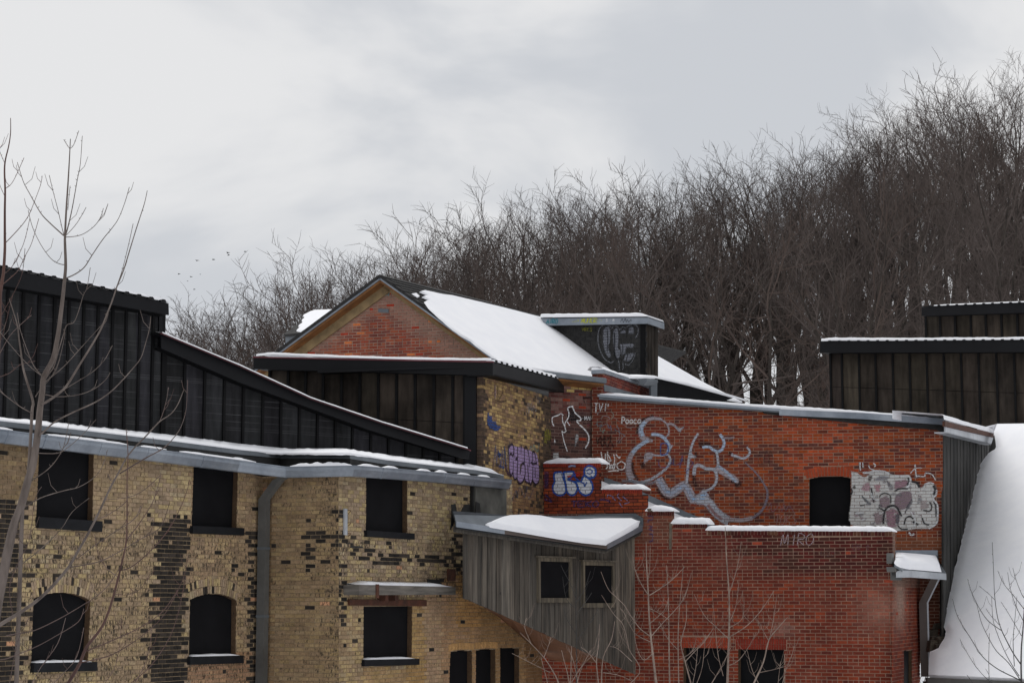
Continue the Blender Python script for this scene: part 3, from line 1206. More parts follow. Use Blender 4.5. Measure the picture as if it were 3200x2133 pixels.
bot_w = [(-80, 1330), (0, 1335), (500, 1385), (750, 1415), (906, 1435), (1071, 1435), (1152, 1445), (1440, 1480)]
xs_l = [-50, 0.5 * 20, 59, 109, 158, 203, 250, 295, 341, 384, 426, 469, 502]
clad(wing, BW, xs_l, [(-80, 870), (0, 885), (504, 975)], bot_w, MAT['clad_grey'])
xs_r = [509, 571, 634, 696, 756, 817, 874, 932, 989, 1045, 1099, 1156, 1212, 1266, 1320, 1372, 1425]
top_r = [(502, 1075), (750, 1188), (929, 1254), (1152, 1336), (1429, 1424), (1470, 1434)]
clad(wing, BW, xs_r, top_r, bot_w, MAT['clad_grey'])
band(wing, 'eave_fascia', MAT['black_metal'], BW, [(-80, 816), (0, 834), (527, 948)], [(-80, 872), (0, 890), (528, 984)], .38, .03)
band(wing, 'eave_soffit', MAT['black_batten'], BW, [(-80, 868), (528, 978)], [(-80, 871), (528, 982)], .36, .45)
band(wing, 'end_board', MAT['black_metal'], BW, [(498, 975), (509, 977)], [(496, 1090), (509, 1090)], .04, .05)
band(wing, 'eave_fascia', MAT['black_metal'], BW, [(504, 1044), (750, 1147), (973, 1249), (1196, 1325), (1469, 1408)], [(504, 1088), (750, 1195), (929, 1260), (1152, 1342), (1429, 1427), (1466, 1433)], .28, .03)
band(wing, 'eave_soffit', MAT['black_batten'], BW, [(504, 1082), (750, 1189), (1152, 1338), (1464, 1428)], [(504, 1086), (750, 1193), (1152, 1341), (1464, 1431)], .26, .30)
band(wing, 'drip_edge', MAT['red_trim'], BW, [(504, 1040), (750, 1144), (973, 1246), (1196, 1322), (1472, 1405)], [(504, 1045), (750, 1148), (973, 1250), (1196, 1326), (1472, 1409)], .30, .05)
# roof sheets: seen edge-on, with rib ends along the eave
for nm, line in (('roof_sheet', [(-80, 813), (0, 831), (528, 945)]), ('roof_sheet', [(504, 1043), (750, 1146), (973, 1248), (1196, 1324), (1470, 1407)])):
    mb = MB()
    fr = [BW.at(x, y, .40) for x, y in line]
    up = Vector((0, 0, .02))
    mb.grid([fr, [p - BW.n * 4.0 + Vector((0, 0, .25)) for p in fr]])
    mb.build(nm, MAT['black_metal'], wing)
for i in range(15):
    x = -20 + i * 38
    y = 831 + (x / 528) * 114
    mb = MB()
    P = BW.at(x, y, .42)
    mb.prism([P - BW.u * .05, P - BW.u * .025 + Vector((0, 0, .035)), P + BW.u * .025 + Vector((0, 0, .035)), P + BW.u * .05], -BW.n * .4)
    mb.build('roof_rib', MAT['black_metal'], wing)


def roof_lip(pl, line, off, h, step=7, depth=.9, rise=.10):
    rows = []
    for x, y in dense(line, step):
        P = pl.at(x, y, off)
        hh = h * (1 + .18 * mnoise.noise(Vector((x * .021, y * .01, 4.2))) + R.uniform(-.04, .04))
        z = Vector((0, 0, 1))
        rows.append([P + z * .004, P + z * hh * .8 - pl.n * .01, P + z * hh - pl.n * .06, P - pl.n * depth + z * (hh + rise), P - pl.n * depth + z * .05])
    mb = MB()
    mb.grid(rows)
    return mb


snow_obj(roof_lip(BW, [(-80, 811), (0, 829), (520, 941)], .38, .05), 'snow on the ribbed roof of the black clad wing behind the saplings')
snow_obj(roof_lip(BW, [(508, 1041), (750, 1142), (973, 1244), (1196, 1320), (1462, 1401)], .26, .035), 'thin snow line along the sloping black eave')
# ------------------------------------------------------------------ tower: black clad front, yellow brick side
tower = thing('clad_tower', 'brick tower with brown sheet clad front, wide black fascia and graffiti on its side', 'building', (-1.5, 38, 0))
xs_t = [841, 899, 954, 1009, 1067, 1124, 1182, 1239, 1297, 1356, 1415, 1452]
clad(tower, BF, xs_t, [(820, 1150), (1490, 1168)], [(820, 1330), (1300, 1440), (1490, 1480)], MAT['clad_brown'], .05, .22, midseam=[(830, 1290), (1480, 1322)])
plate(tower, 'corner_board', MAT['black_metal'], BF, [(1452, 1165), (1487, 1166), (1487, 1452), (1452, 1452)], .06, .06)


def tower_col(px, py):
    c = srgb(*pick((164, 138, 94), (152, 126, 86), (174, 148, 100), (138, 112, 80), (146, 118, 90), (124, 100, 76)))
    soot = R.uniform(.15, .5)
    p = .03
    if px < 1535:
        p = .92 if px < 1512 else .55 * (1 - sm(1512, 1535, px)) + .04
    if px > 1640:
        p = max(p, .08 + .6 * sm(1660, 1708, px))
    if 1600 < px < 1680 and py < 1350:
        p = max(p, .12)
    if py > 1520:
        c = mixt(c, srgb(140, 104, 76), .6)
        p = max(p, .14)
    if px > 1700:
        p = .95
    if R.random() < p:
        c = srgb(*pick((76, 64, 52), (66, 56, 48), (86, 72, 58)))
        soot = .15
    return (*jitter(c, .12), soot)


tb = Brickwork(tower)
# narrow front return of the side wall, then the side itself
tb.wall(BF, [(1486, 1178), (1511, 1178), (1511, 1700), (1486, 1700)], [], tower_col, MAT['mortar_brown'], occl=[[(1400, 1425), (1600, 1425), (1600, 2133), (1400, 2133)]])
wall_ty = tb.wall(TY, [(1510, 1170), (1722, 1246), (1722, 1640), (1510, 1640)], [], tower_col, MAT['mortar_brown'], occl=[[(1400, 1425), (1560, 1480), (1600, 1500), (1600, 1620), (1400, 1620)], [(1400, 1600), (1750, 1600), (1750, 2133), (1400, 2133)]])
tb.finish()
band(tower, 'fascia', MAT['black_metal'], BF, [(792, 1116), (1540, 1131)], [(792, 1153), (1540, 1173)], .30, .04)
band(tower, 'drip_edge', MAT['red_trim'], BF, [(790, 1113), (1050, 1119), (1541, 1128)], [(790, 1117), (1050, 1123), (1541, 1132)], .32, .05)
band(tower, 'soffit', MAT['black_batten'], BF, [(800, 1150), (1540, 1169)], [(800, 1152), (1540, 1171)], .27, .40)
# side fascia runs back along the brick side
FA, FB = BF.at(1540, 1131, .28), TY.at(1774, 1193, .22)
fz0, fz1 = BF.at(1540, 1173, .28), TY.at(1772, 1229, .22)
mb = MB()
dv = (Vector((FB.x - FA.x, FB.y - FA.y, 0))).normalized()
sn = Vector((dv.y, -dv.x, 0))
mb.prism([FA, FB, fz1, fz0], -sn * .04)
mb.build('fascia', MAT['black_metal'], tower)
mb = MB()
mb.prism([fz0, fz1, fz1 - sn * .5, fz0 - sn * .5], Vector((0, 0, .03)))
mb.build('soffit', MAT['black_batten'], tower)
mb = MB()
mb.prism([FA - Vector((0, 0, .04)), FB - Vector((0, 0, .04)), FB - sn * 3.5 - Vector((0, 0, .04)), FA - sn * 3.5 - Vector((0, 0, .04))], Vector((0, 0, -.05)))
mb.build('roof_sheet', MAT['black_metal'], tower)
for i in range(15):
    t = (i + .6) / 15.4
    P = FA.lerp(FB, t) + sn * .02
    mb = MB()
    mb.prism([P - dv * .05, P - dv * .03 + Vector((0, 0, .05)), P + dv * .03 + Vector((0, 0, .05)), P + dv * .05], -sn * .3)
    mb.build('roof_rib', MAT['black_metal'], tower)
snow_obj(roof_lip(BF, [(800, 1113), (850, 1108), (1050, 1117), (1300, 1124), (1535, 1127)], .29, .055, depth=1.0, rise=.0), 'snow on the flat roof of the clad tower in front of the gable')
rows = []
for i in range(41):
    t = i / 40
    P = FA.lerp(FB, t)
    h = .09 * min(1, (1 - t) * 8 + .05, t * 4 + .25) * R.uniform(.8, 1.15) + .015
    z = Vector((0, 0, 1))
    dp = min(.9, .12 + t * 2.2)
    rows.append([P + z * .02, P + z * (.02 + h * .7) - sn * .02, P + z * (.02 + h) - sn * dp * .3, P + z * (.03 + h) - sn * dp, P - sn * dp])
mb = MB()
mb.grid(rows)
mb.poly(rows[0])
mb.poly(rows[-1])
snow_obj(mb, 'snow above the rib ends along the side eave of the clad tower')

# ------------------------------------------------------------------ gabled brick house
gab = thing('gabled_brick_house', 'old brick house with snowy gable roof and two dormers', 'house', (0, 46, 0))


def gable_col(px, py):
    c = srgb(*pick((136, 70, 54), (146, 76, 54), (126, 66, 54), (154, 82, 58), (118, 64, 56), (142, 66, 48)))
    soot = .08
    # lime washed band below the rakes
    dl = abs((px - 1190) * .74) - (py - 900)
    e = sm(-95, -25, dl)
    c = mixt(c, srgb(152, 122, 108), .8 * e)
    if R.random() < .03:
        c = srgb(196, 112, 66)
    if R.random() < .02:
        c = srgb(164, 60, 40)
    if px < 960 and py > 1095 and R.random() < .2:
        c = srgb(186, 168, 120)
    return (*jitter(c, .10), soot)


def purple_col(px, py):
    if py < 1222 and px > 1770:
        c = srgb(*pick((184, 160, 100), (172, 146, 92), (150, 110, 84)))
    elif py < 1290:
        c = srgb(*pick((116, 84, 78), (104, 66, 60), (92, 54, 50), (126, 96, 88)))
    else:
        c = srgb(*pick((84, 60, 56), (74, 52, 50), (94, 66, 60), (66, 50, 48)))
    if R.random() < .02:
        c = srgb(150, 60, 38)
    return (*jitter(c, .12), .15)


gbk = Brickwork(gab)
wall_g = gbk.wall(GB, [(1200, 893), (1600, 1185), (1600, 1300), (840, 1300), (840, 1165)], [], gable_col, MAT['mortar_gable'], joint=.015, occl=[[(780, 1112), (1560, 1126), (1560, 1400), (780, 1400)]])
wall_p = gbk.wall(PW, [(1715, 1172), (1856, 1186), (1856, 1640), (1715, 1640)], [], purple_col, MAT['mortar_brown'], joint=.014, occl=[[(1690, 1170), (1774, 1180), (1774, 1230), (1690, 1230)], [(1690, 1430), (1890, 1430), (1890, 1700), (1690, 1700)]])
gbk.finish()
plate(gab, 'wall_plate', MAT['galv_dark'], GB, [(1182, 963), (1214, 965), (1214, 977), (1182, 975)], .03, .02)
RO = .42                                                   # roof overhang in front of the gable
AP = GB.at(1187, 866, RO)
EL = GB.at(852, 1113, RO)
ER = GB.at(1575, 1142, RO)
r_end = at_height(1690, 990, AP.z)
RD = (r_end - AP)
RD.z = 0
RD.normalize()
rlen = 16.0
# rakes: metal edge, barge board, soffit
for nm, E, sx in (('left', EL, -1), ('right', ER, 1)):
    dn = (E - AP).normalized()
    up = dn.cross(GB.n)
    if up.z < 0:
        up = -up
    E2 = AP + dn * ((E - AP).length + .8)
    mb = MB()
    mb.prism([AP + up * .05, E2 + up * .05, E2 - up * .045, AP - up * .045], -GB.n * .03)
    mb.build('rake_flashing', MAT['galv'], gab)
    mb = MB()
    a0, a1 = AP - up * .04 - GB.n * .035, E2 - up * .04 - GB.n * .035
    mb.prism([a0, a1, a1 - up * .05, a0 - up * .05], -GB.n * (RO - .03))
    mb.build('rake_soffit', MAT['wood_brown'], gab)
    mb = MB()
    a0, a1 = AP - up * .06 - GB.n * (RO - .07), E2 - up * .06 - GB.n * (RO - .07)
    bh = .22 if sx < 0 else .13
    mb.prism([a0, a1, a1 - up * bh, a0 - up * bh], -GB.n * .05)
    mb.build('barge_board', MAT['wood_tan'], gab)
    mb = MB()
    t0, t1 = AP + up * .055, E2 + up * .055
    if sx > 0:
        tmpP = Pl3(t0, t1, t0 + RD)
    else:
        rl = rlen
    if sx > 0:
        pp_ = [tmpP.at(x, y) for x, y in ((2322, 1257), (2200, 1197), (2060, 1118), (1985, 1076), (1800, 1020), (1690, 992))]
        mb.prism([t0 + GB.n * .03, t1 + GB.n * .03] + pp_, -up * .06)
    else:
        mb.prism([t0 + GB.n * .03, t1 + GB.n * .03, t1 + RD * rl, t0 + RD * rl], -up * .06)
    mb.build('roof_slope', MAT['shingle'], gab)
    if sx > 0:
        SL = Pl3(t0, t1, t0 + RD)
    else:
        SLL = Pl3(t0, t1, t0 + RD)


def shingles(root, pl, o, along, down, n_r, n_c, lr, lc, skip, name='shingle', mat='shingle', single=True, tiltv=.02):
    """courses of shingles from point o: 'along' a course, 'down' the slope"""
    allb = MB()
    for r in range(n_r):
        for c in range(n_c):
            sh = (r % 2) * .5
            p = o + along * ((c + sh) * lc) + down * (r * lr)
            if skip(p):
                continue
            q = [p, p + along * lc * .97, p + along * lc * .97 + down * lr * 1.1, p + down * lr * (1.1 + R.uniform(-.06, .06))]
            q = [x + pl.n * (.004 if i < 2 else tiltv) for i, x in enumerate(q)]
            mb = MB() if single else allb
            mb.prism(q, -pl.n * .012)
            if single:
                mb.build(name, MAT[mat], root)
    if not single and allb.v:
        b = allb.build(name + 's', MAT[mat], root)
        b['kind'] = 'stuff'


dnR = (ER - AP).normalized()
SNOWR = [(1326, 906), (1312, 911), (1336, 921), (1318, 927), (1340, 936), (1326, 942), (1331, 950), (1340, 962), (1359, 979), (1373, 993), (1394, 1011), (1417, 1030), (1445, 1050), (1470, 1064), (1500, 1088), (1530, 1109), (1562, 1132), (1640, 1151), (1860, 1182), (2000, 1204), (2320, 1256), (2200, 1196), (2120, 1150), (2060, 1116), (1985, 1070), (1800, 1016), (1690, 990), (1560, 957), (1480, 938), (1412, 922), (1395, 920), (1372, 916), (1350, 911)]
uvS = [(x, y) for x, y in SNOWR]


def skip_main(p):
    x, y = proj(p)
    return x > 1520 or y > 1150 or (in_poly(uvS, x, y) and in_poly(uvS, x - 14, y - 5) and in_poly(uvS, x - 26, y + 14))


# ridge and rake shingle courses where the snow has gone
shingles(gab, SL, AP + Vector((0, 0, .06)) - RD * .02 + GB.n * .02, RD, dnR, 40, 24, .14, .28, skip_main, single=False, tiltv=.028)
snow_obj(snow_sheet(SL, SNOWR, .045, .025, jag=.012, step=10), 'smooth snow on the right slope of the gable roof')
tag(snow_sheet(SL, [(1286, 917), (1300, 915), (1312, 925), (1305, 929)], .02, .02, step=5).build('snow_patch', MAT['snow'], None, True), 'small snow patch among bare shingles near the ridge', 'snow', None, 'stuff')
ln = [(862, 1104), (900, 1075), (960, 1030), (1020, 985), (1070, 947), (1092, 931)]
mb = roof_lip(GB, [(860, 1106), (960, 1031), (1040, 972), (1092, 932)], RO - .02, .05, depth=.5, rise=.0)
snow_obj(mb, 'thin snow along the left rake of the gable')
# eave on the right: gutter, soffit board and beam above the brown wall
ez = at_height(1700, 1163, ER.z - .3)
EA, EB = PW.at(1560, 1146, .35), PW.at(1858, 1181, .35)
mb = MB()
dvx = (EB - EA).normalized()
mb.sweep([EA, EB + dvx * .3], [PW.n, PW.n], [(.0, .03), (.02, .0), (.02, -.075), (-.03, -.085), (-.1, -.08), (-.1, .03)])
mb.build('eave_gutter', MAT['galv_dark'], gab)
mb = MB()
mb.sweep([EA + Vector((0, 0, -.05)), EB + dvx * .3 + Vector((0, 0, -.05))], [PW.n, PW.n], [(-.08, .0), (-.08, -.07), (-.40, -.15), (-.40, .0)])
mb.build('eave_soffit', MAT['wood_brown'], gab)
# right dormer
Q0, Q1 = SL.at(1702, 1014), SL.at(1935, 1184)
hd = Vector((Q1.x - Q0.x, Q1.y - Q0.y, 0)).normalized()
DC = Pl(Q0, Vector((hd.y, -hd.x, 0)))                       # cheek facing the camera
dorm = plate(gab, 'dormer', MAT['shingle'], DC, [(1690, 1005), (2013, 1002), (2016, 1210), (1960, 1205), (1935, 1186)], 0, .05, 'dark shingled dormer with white graffiti')
C0_ = DC.at(2014, 1100)
dd = RD.copy()
DFp = Pl(C0_, Vector((dd.y, -dd.x, 0)))
fpoly = [(2015, 1008), (2056, 1018), (2056, 1192), (2015, 1186)]
for i in range(4):
    x0, x1 = 2015 + i * 10.4, 2015 + (i + 1) * 10.4
    plate(dorm, 'front_panel', MAT['clad_brown'], DFp, [(x0 + 1.2, 1005), (x1, 1007), (x1, 1200), (x0 + 1.2, 1200)], 0.01 * (i % 2), .05)
plate(dorm, 'corner_board', MAT['black_batten'], DC, [(2001, 1008), (2017, 1008), (2017, 1200), (2001, 1200)], .03, .03)
fz = [(1690, 992), (2024, 989), (2024, 1011), (1712, 1017), (1700, 1011)]
plate(dorm, 'fascia', MAT['galv'], DC, fz, .22, .03, 'grey metal fascia with coloured tags')
FC = DC.at(2024, 989, .22)
FD = DC.at(2024, 1011, .22)
far = at_height(2076, 1006, FC.z)
far2 = Vector((far.x, far.y, FD.z))
mb = MB()
mb.prism([FC, far, far2, FD], Vector((-.02, .02, 0)))
mb.build('fascia', MAT['galv'], dorm)
mb = MB()
fl = DC.at(1690, 992, .22)
mb.prism([fl, FC, far, far - hd * (FC - fl).length], Vector((0, 0, -.03)))
mb.build('roof_sheet', MAT['galv_dark'], dorm)
rows = []
for i in range(36):
    t = i / 35
    P = fl.lerp(FC, t)
    h = .10 * R.uniform(.92, 1.05) * min(1, (1 - t) * 10 + .35)
    D = (far - FC)
    z = Vector((0, 0, 1))
    rows.append([P + z * .004 - D * .02, P + z * h * .75 - D * .01, P + z * h + D * .03, P + z * h + D * .9, P + D * .95 + z * h * .5, P + D * .97])
mb = MB()
mb.grid(rows)
mb.poly(rows[-1])
snow_obj(mb, 'snow on the flat top of the dark dormer')
sh_o = DC.at(1690, 1012, .004)
lr = (DC.at(1900, 1020) - DC.at(1900, 1035.6)).length
lc = (DC.at(1900, 1100) - DC.at(1932, 1100)).length


def skip_cheek(p):
    x, y = proj(p + Vector((0, 0, -lr * .5)) + hd * lc * .5)
    return x > 2008 or (y - 1014) > (x - 1700) * .74 + 8


shingles(dorm, DC, sh_o, hd, Vector((0, 0, -1)), 13, 12, lr, lc, skip_cheek, single=True, tiltv=.016)
# left dormer, seen over the left rake
LD = [(903, 1040), (960, 972), (1000, 968), (1036, 968), (930, 1058), (905, 1058)]
LP = VPl((890, 1050, 47.5), (1050, 1050, 50.5))
mb = MB()
t_ = [at_depth(888, 1046, 47.2), at_depth(935, 1042, 46.7), at_depth(1060, 965, 49.5), at_depth(985, 968, 51.0)]
mb.prism(t_, Vector((0, 0, -.05)))
ldm = mb.build('dormer', MAT['shingle'], gab)
ldm['label'] = 'small dormer on the far slope with bare shingles at its edge'
mb = MB()
mb.prism([at_depth(892, 1050, 47.25), at_depth(940, 1046, 46.8), at_depth(940, 1072, 46.8), at_depth(892, 1072, 47.25)], Vector((0, .6, 0)))
mb.build('fascia', MAT['galv_dark'], ldm)
LPL = Pl3(t_[0], t_[1], t_[2])
shingles(ldm, LPL, at_depth(888, 1046, 47.2) + LPL.n * .01, (t_[1] - t_[0]).normalized(), (t_[3] - t_[0]).normalized(), 9, 4, .40, .3, lambda p: proj(p)[0] > 985, single=False, tiltv=.03)
snow_obj(snow_sheet(LPL, [(925, 1032), (938, 1022), (930, 1018), (946, 1008), (940, 1000), (954, 992), (948, 985), (968, 975), (985, 969), (1040, 967), (1060, 964), (1000, 1005), (960, 1030), (945, 1036)], .05, .03, jag=.02, step=6), 'snow on the small far dormer beyond the left rake')

# ------------------------------------------------------------------ red brick mill (upper wall)
redm = thing('red_brick_mill', 'orange red brick wall covered in graffiti with a snowy sloping eave', 'building', (4, 42, 0))


def red_up(px, py):
    c = srgb(*pick((134, 62, 34), (120, 54, 33), (146, 68, 36), (108, 50, 36), (130, 63, 38), (98, 48, 40), (142, 64, 28), (116, 50, 34)))
    if px < 2200 and py < 1420:
        c = mixt(c, srgb(108, 48, 40), .5)
    if R.random() < .16:
        c = srgb(*pick((92, 50, 44), (84, 52, 48), (100, 56, 44)))
    if 2440 < px < 2680 and py < 1490 and R.random() < .6:
        c = mixt(c, srgb(176, 78, 46), .6)
    if px < 1905:
        c = mixt(c, srgb(104, 52, 42), .6)
    if py > 1680:
        c = mixt(c, srgb(132, 80, 52), .6)
    if px > 2860 and py > 1800:
        c = mixt(c, srgb(80, 44, 38), .7)
    return (*jitter(c, .12), .06)


rb = Brickwork(redm)
h_door = [(2529, 1496), (2560, 1489), (2594, 1487), (2630, 1488), (2658, 1492), (2658, 1720), (2529, 1720)]
occ_ru = [[(1690, 1430), (1890, 1430), (1890, 1530), (2030, 1530), (2110, 1600), (2220, 1640), (2795, 1645), (2795, 2133), (1690, 2133)]]
wall_u = rb.wall(RU, [(1850, 1160), (1882, 1160), (1882, 1238), (2390, 1284), (2930, 1335), (2946, 1345), (2946, 2070), (2780, 2070), (2780, 1760), (1850, 1760)], [h_door], red_up, MAT['mortar_red'], occl=occ_ru, joint=.013, cut=[[(2514, 1496), (2522, 1466), (2594, 1457), (2662, 1462), (2668, 1493), (2658, 1492), (2594, 1487), (2529, 1496)]])
rb.arch(wall_u, RU, [(2520, 1495), (2560, 1488), (2594, 1486), (2630, 1487), (2664, 1491)], .19, 15, lambda x, y: (*jitter(srgb(158, 70, 44), .12), .05))
# parapet pier running back above the roof
PP = Pl(RU.at(1882, 1200), Vector((.72, -.69, 0)))
PPp = VPl((1882, 1200, RU.at(1882, 1200).y), (2030, 1200, RU.at(1882, 1200).y + 4.0))
wall_pp = rb.wall(PPp, [(1882, 1165), (2035, 1214), (2035, 1250), (1882, 1250)], [], lambda x, y: (*jitter(srgb(*pick((104, 48, 40), (92, 44, 40), (116, 52, 42))), .12), .05), MAT['mortar_red'], name='parapet')
rb.finish()
window(redm, RU, h_door, .14)
# parapet coping
mb = MB()
c0, c1, c2 = RU.at(1848, 1160, .05), RU.at(1886, 1158, .05), PPp.at(2036, 1207, .05)
mb.sweep([c0, c1, c2], [RU.n, (RU.n + PPp.n).normalized(), PPp.n], [(0.01, .03), (0.02, -.055), (-.02, -.055), (-.35, -.05), (-.35, .03)])
mb.build('coping', MAT['galv'], redm)
rows = []
for i in range(31):
    t = i / 30
    P = c0.lerp(c1, t * 5) if t < .2 else c1.lerp(c2, (t - .2) / .8)
    nn_ = RU.n if t < .2 else PPp.n
    h = (.05 + .05 * mnoise.noise(Vector((t * 9, .5, 0)))) + .02
    z = Vector((0, 0, .03))
    rows.append([P + z, P + z + Vector((0, 0, h * .8)) - nn_ * .03, P + z + Vector((0, 0, h)) - nn_ * .12, P + z + Vector((0, 0, h)) - nn_ * .3, P + z - nn_ * .36])
mb = MB()
mb.grid(rows)
snow_obj(mb, 'snow on the metal coping of the red parapet')
# lower flashing on the parapet
mb = MB()
f0, f1 = PPp.at(1888, 1200, .03), PPp.at(2010, 1237, .03)
mb.prism([f0, f1, PPp.at(2010, 1243, .03), PPp.at(1890, 1222, .03)], -PPp.n * .02)
mb.build('flashing', MAT['galv_dark'], redm)
# roof edge: metal drip, dark fascia board, snow
ED = [(1868, 1236), (2072, 1253), (2439, 1281), (2700, 1297), (2954, 1317)]
mb = MB()
mb.sweep([RU.at(x, y, .16) for x, y in ED[:3]], [RU.n] * 3, [(.01, .03), (.015, -.02), (-.02, -.025), (-.2, -.02), (-.2, .03)])
mb.build('drip_edge', MAT['galv'], redm)
mb = MB()
mb.sweep([RU.at(2435, 1284, .17), RU.at(2700, 1296, .17), RU.at(2954, 1314, .17)], [RU.n] * 3, [(.01, .04), (.015, -.085), (-.02, -.085), (-.2, -.08), (-.2, .04)])
mb.build('drip_edge', MAT['galv'], redm)
mb = MB()
mb.prism([RU.at(x, y, .10) for x, y in ((2380, 1282), (2700, 1303), (2950, 1320), (2950, 1352), (2926, 1342), (2700, 1324), (2386, 1291))], -RU.n * .09)
mb.build('fascia_board', MAT['tar'], redm)
STOP = [(1878, 1231), (1890, 1227), (1930, 1226), (2000, 1233), (2300, 1257), (2590, 1274), (2800, 1290), (2900, 1302), (2954, 1309)]
rows = []
for x, y in dense([(x, lerp_px(ED, x) - 3) for x in range(1874, 2960, 12)], 12):
    P = RU.at(x, y, .155)
    T = RU.at(x, lerp_px(STOP, x), .155)
    h = max(.03, T.z - P.z) * R.uniform(.93, 1.05)
    z = Vector((0, 0, 1))
    rows.append([P - RU.n * .01, P + z * h * .55 + RU.n * .005, P + z * h * .9 - RU.n * .03, P + z * h - RU.n * .12, P + z * (h + .05) - RU.n * 3.0, P - RU.n * 3.0])
mb = MB()
mb.grid(rows)
snow_obj(mb, 'long snow edge on the roof of the graffiti covered red mill')
mb = MB()
mb.prism([RU.at(1872, 1240, .15), RU.at(2954, 1318, .15), RU.at(2954, 1318, .15) - RU.n * 4, RU.at(1872, 1240, .15) - RU.n * 4], Vector((0, 0, -.05)))
mb.build('roof_deck', MAT['galv_dark'], redm)
# dark upstand wall behind, with the end of a gutter
UW = VPl((2035, 1220, 45.0), (2300, 1240, 49.0))
plate(redm, 'upstand', MAT['board_black'], UW, [(2052, 1182), (2150, 1205), (2290, 1243), (2240, 1262), (2052, 1262)], 0, .05)
plate(redm, 'upstand_flashing', MAT['galv_dark'], UW, [(2034, 1190), (2054, 1186), (2054, 1258), (2034, 1258)], .03, .05)
mb = MB()
mb.sweep([UW.at(2012, 1186, .3), UW.at(2048, 1190, .2)], [UW.n] * 2, [(.06, .03), (.07, -.03), (.0, -.11), (-.14, -.11), (-.14, .03)])
mb.build('gutter_end', MAT['galv_dark'], redm)
snow_obj(roof_lip(UW, [(1960, 1182), (2010, 1184), (2052, 1182), (2150, 1203), (2290, 1241), (2330, 1254)], .08, .07, depth=.5, rise=.05), 'snow above the black upstand wall behind the red mill')
# sided end wall of the mill
for i in range(16):
    x0, x1 = 2947 + i * 11.4 - i * i * .12, 2947 + (i + 1) * 11.4 - (i + 1) ** 2 * .12
    o_ = .0 if i % 2 else .012
    t0, t1 = 1338 + (x0 - 2947) * .28, 1338 + (x1 - 2947) * .28
    mb = MB()
    k = R.uniform(.8, 1.15)
    mb.col = (k, k, k * .98, 1)
    pts = [SD.at(x0 + 1.6, t0, o_), SD.at(x1, t1, o_), SD.at(x1, 2080, o_), SD.at(x0 + 1.6, 2080, o_)]
    mb.prism(pts, -SD.n * .04, [SD.uv(p) for p in pts])
    mb.build('siding_board', MAT['clad_siding'], redm)
plate(redm, 'siding_backing', MAT['tar'], SD, [(2945, 1338), (3125, 1390), (3125, 2090), (2945, 2090)], -.05, .05)
e0, e1 = SD.at(2955, 1331, .22), SD.at(3103, 1366, .22)
g0, g1 = SD.at(2955, 1352, .22), SD.at(3103, 1389, .22)
mb = MB()
mb.prism([e0, e1, g1, g0], -SD.n * .03)
mb.build('verge_board', MAT['galv_pale'], redm)
mb = MB()
mb.prism([g0, g1, g1 - SD.n * .22, g0 - SD.n * .22], Vector((0, 0, .02)))
mb.build('verge_soffit', MAT['galv_pale'], redm)
mb = MB()
mb.prism([SD.at(2953, 1315, .26), SD.at(3105, 1353, .26), SD.at(3105, 1366, .26), SD.at(2953, 1331, .26)], -SD.n * .05)
vt = mb.build('verge_trim', MAT['rust'], redm)
vt['label'] = 'rusty brown flashing along the verge'
snow_obj(roof_lip(SD, [(2950, 1311), (3000, 1324), (3050, 1338), (3105, 1350)], .24, .11, depth=1.0, rise=.1), 'snow over the rusty verge at the end of the red mill')
# wall flashing over the porch
plate(redm, 'wall_flashing', MAT['galv'], RU, [(2790, 1718), (2930, 1718), (2930, 1736), (2790, 1736)], .06, .05)
plate(redm, 'wall_flashing', MAT['galv_dark'], RU, [(2790, 1737), (2932, 1737), (2932, 1778), (2790, 1778)], .04, .03)

# ------------------------------------------------------------------ red brick annex with stepped parapet
ann = thing('red_brick_annex', 'deep red brick annex with stepped snow topped parapet and two black windows', 'building', (5, 38.5, 0))


def red_fr(px, py):
    if px < 2024 and py < 1602:
        c = srgb(*pick((136, 63, 40), (124, 57, 38), (146, 70, 42), (114, 54, 40)))
        return (*jitter(c, .10), .04)
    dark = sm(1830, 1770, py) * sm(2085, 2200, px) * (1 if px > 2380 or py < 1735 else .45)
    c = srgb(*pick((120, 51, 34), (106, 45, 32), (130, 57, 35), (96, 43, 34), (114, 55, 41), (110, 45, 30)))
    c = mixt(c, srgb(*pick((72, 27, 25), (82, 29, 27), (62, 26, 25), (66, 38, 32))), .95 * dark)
    if px < 2110 and py < 1700:
        c = mixt(c, srgb(112, 74, 60), .6)
    elif py < 1800 and px < 2300:
        c = mixt(c, srgb(112, 52, 42), .55)
    if 2240 < px < 2420 and 1730 < py < 1780:
        c = mixt(c, srgb(110, 62, 52), .6)
    w = math.exp(-((px - 2740) / 62) ** 2 - ((py - 1905) / 70) ** 2)
    c = mixt(c, srgb(152, 112, 98), .5 * w)
    w2 = math.exp(-((px - 2790) / 55) ** 2) * sm(1795, 1830, py) * sm(2080, 1960, py)
    if px > 2788:
        c = mixt(c, srgb(164, 142, 128), .72 * math.exp(-((px - 2812) / 16) ** 2) * sm(2010, 1880, py))
        if py < 1835:
            c = mixt(c, srgb(120, 98, 86), .6)
    w3 = math.exp(-((px - 2450) / 30) ** 2 - ((py - 1960) / 26) ** 2)
    c = mixt(c, srgb(166, 130, 118), .5 * w3)
    if R.random() < .006:
        c = srgb(150, 66, 46)
    return (*jitter(c, .11), .05)


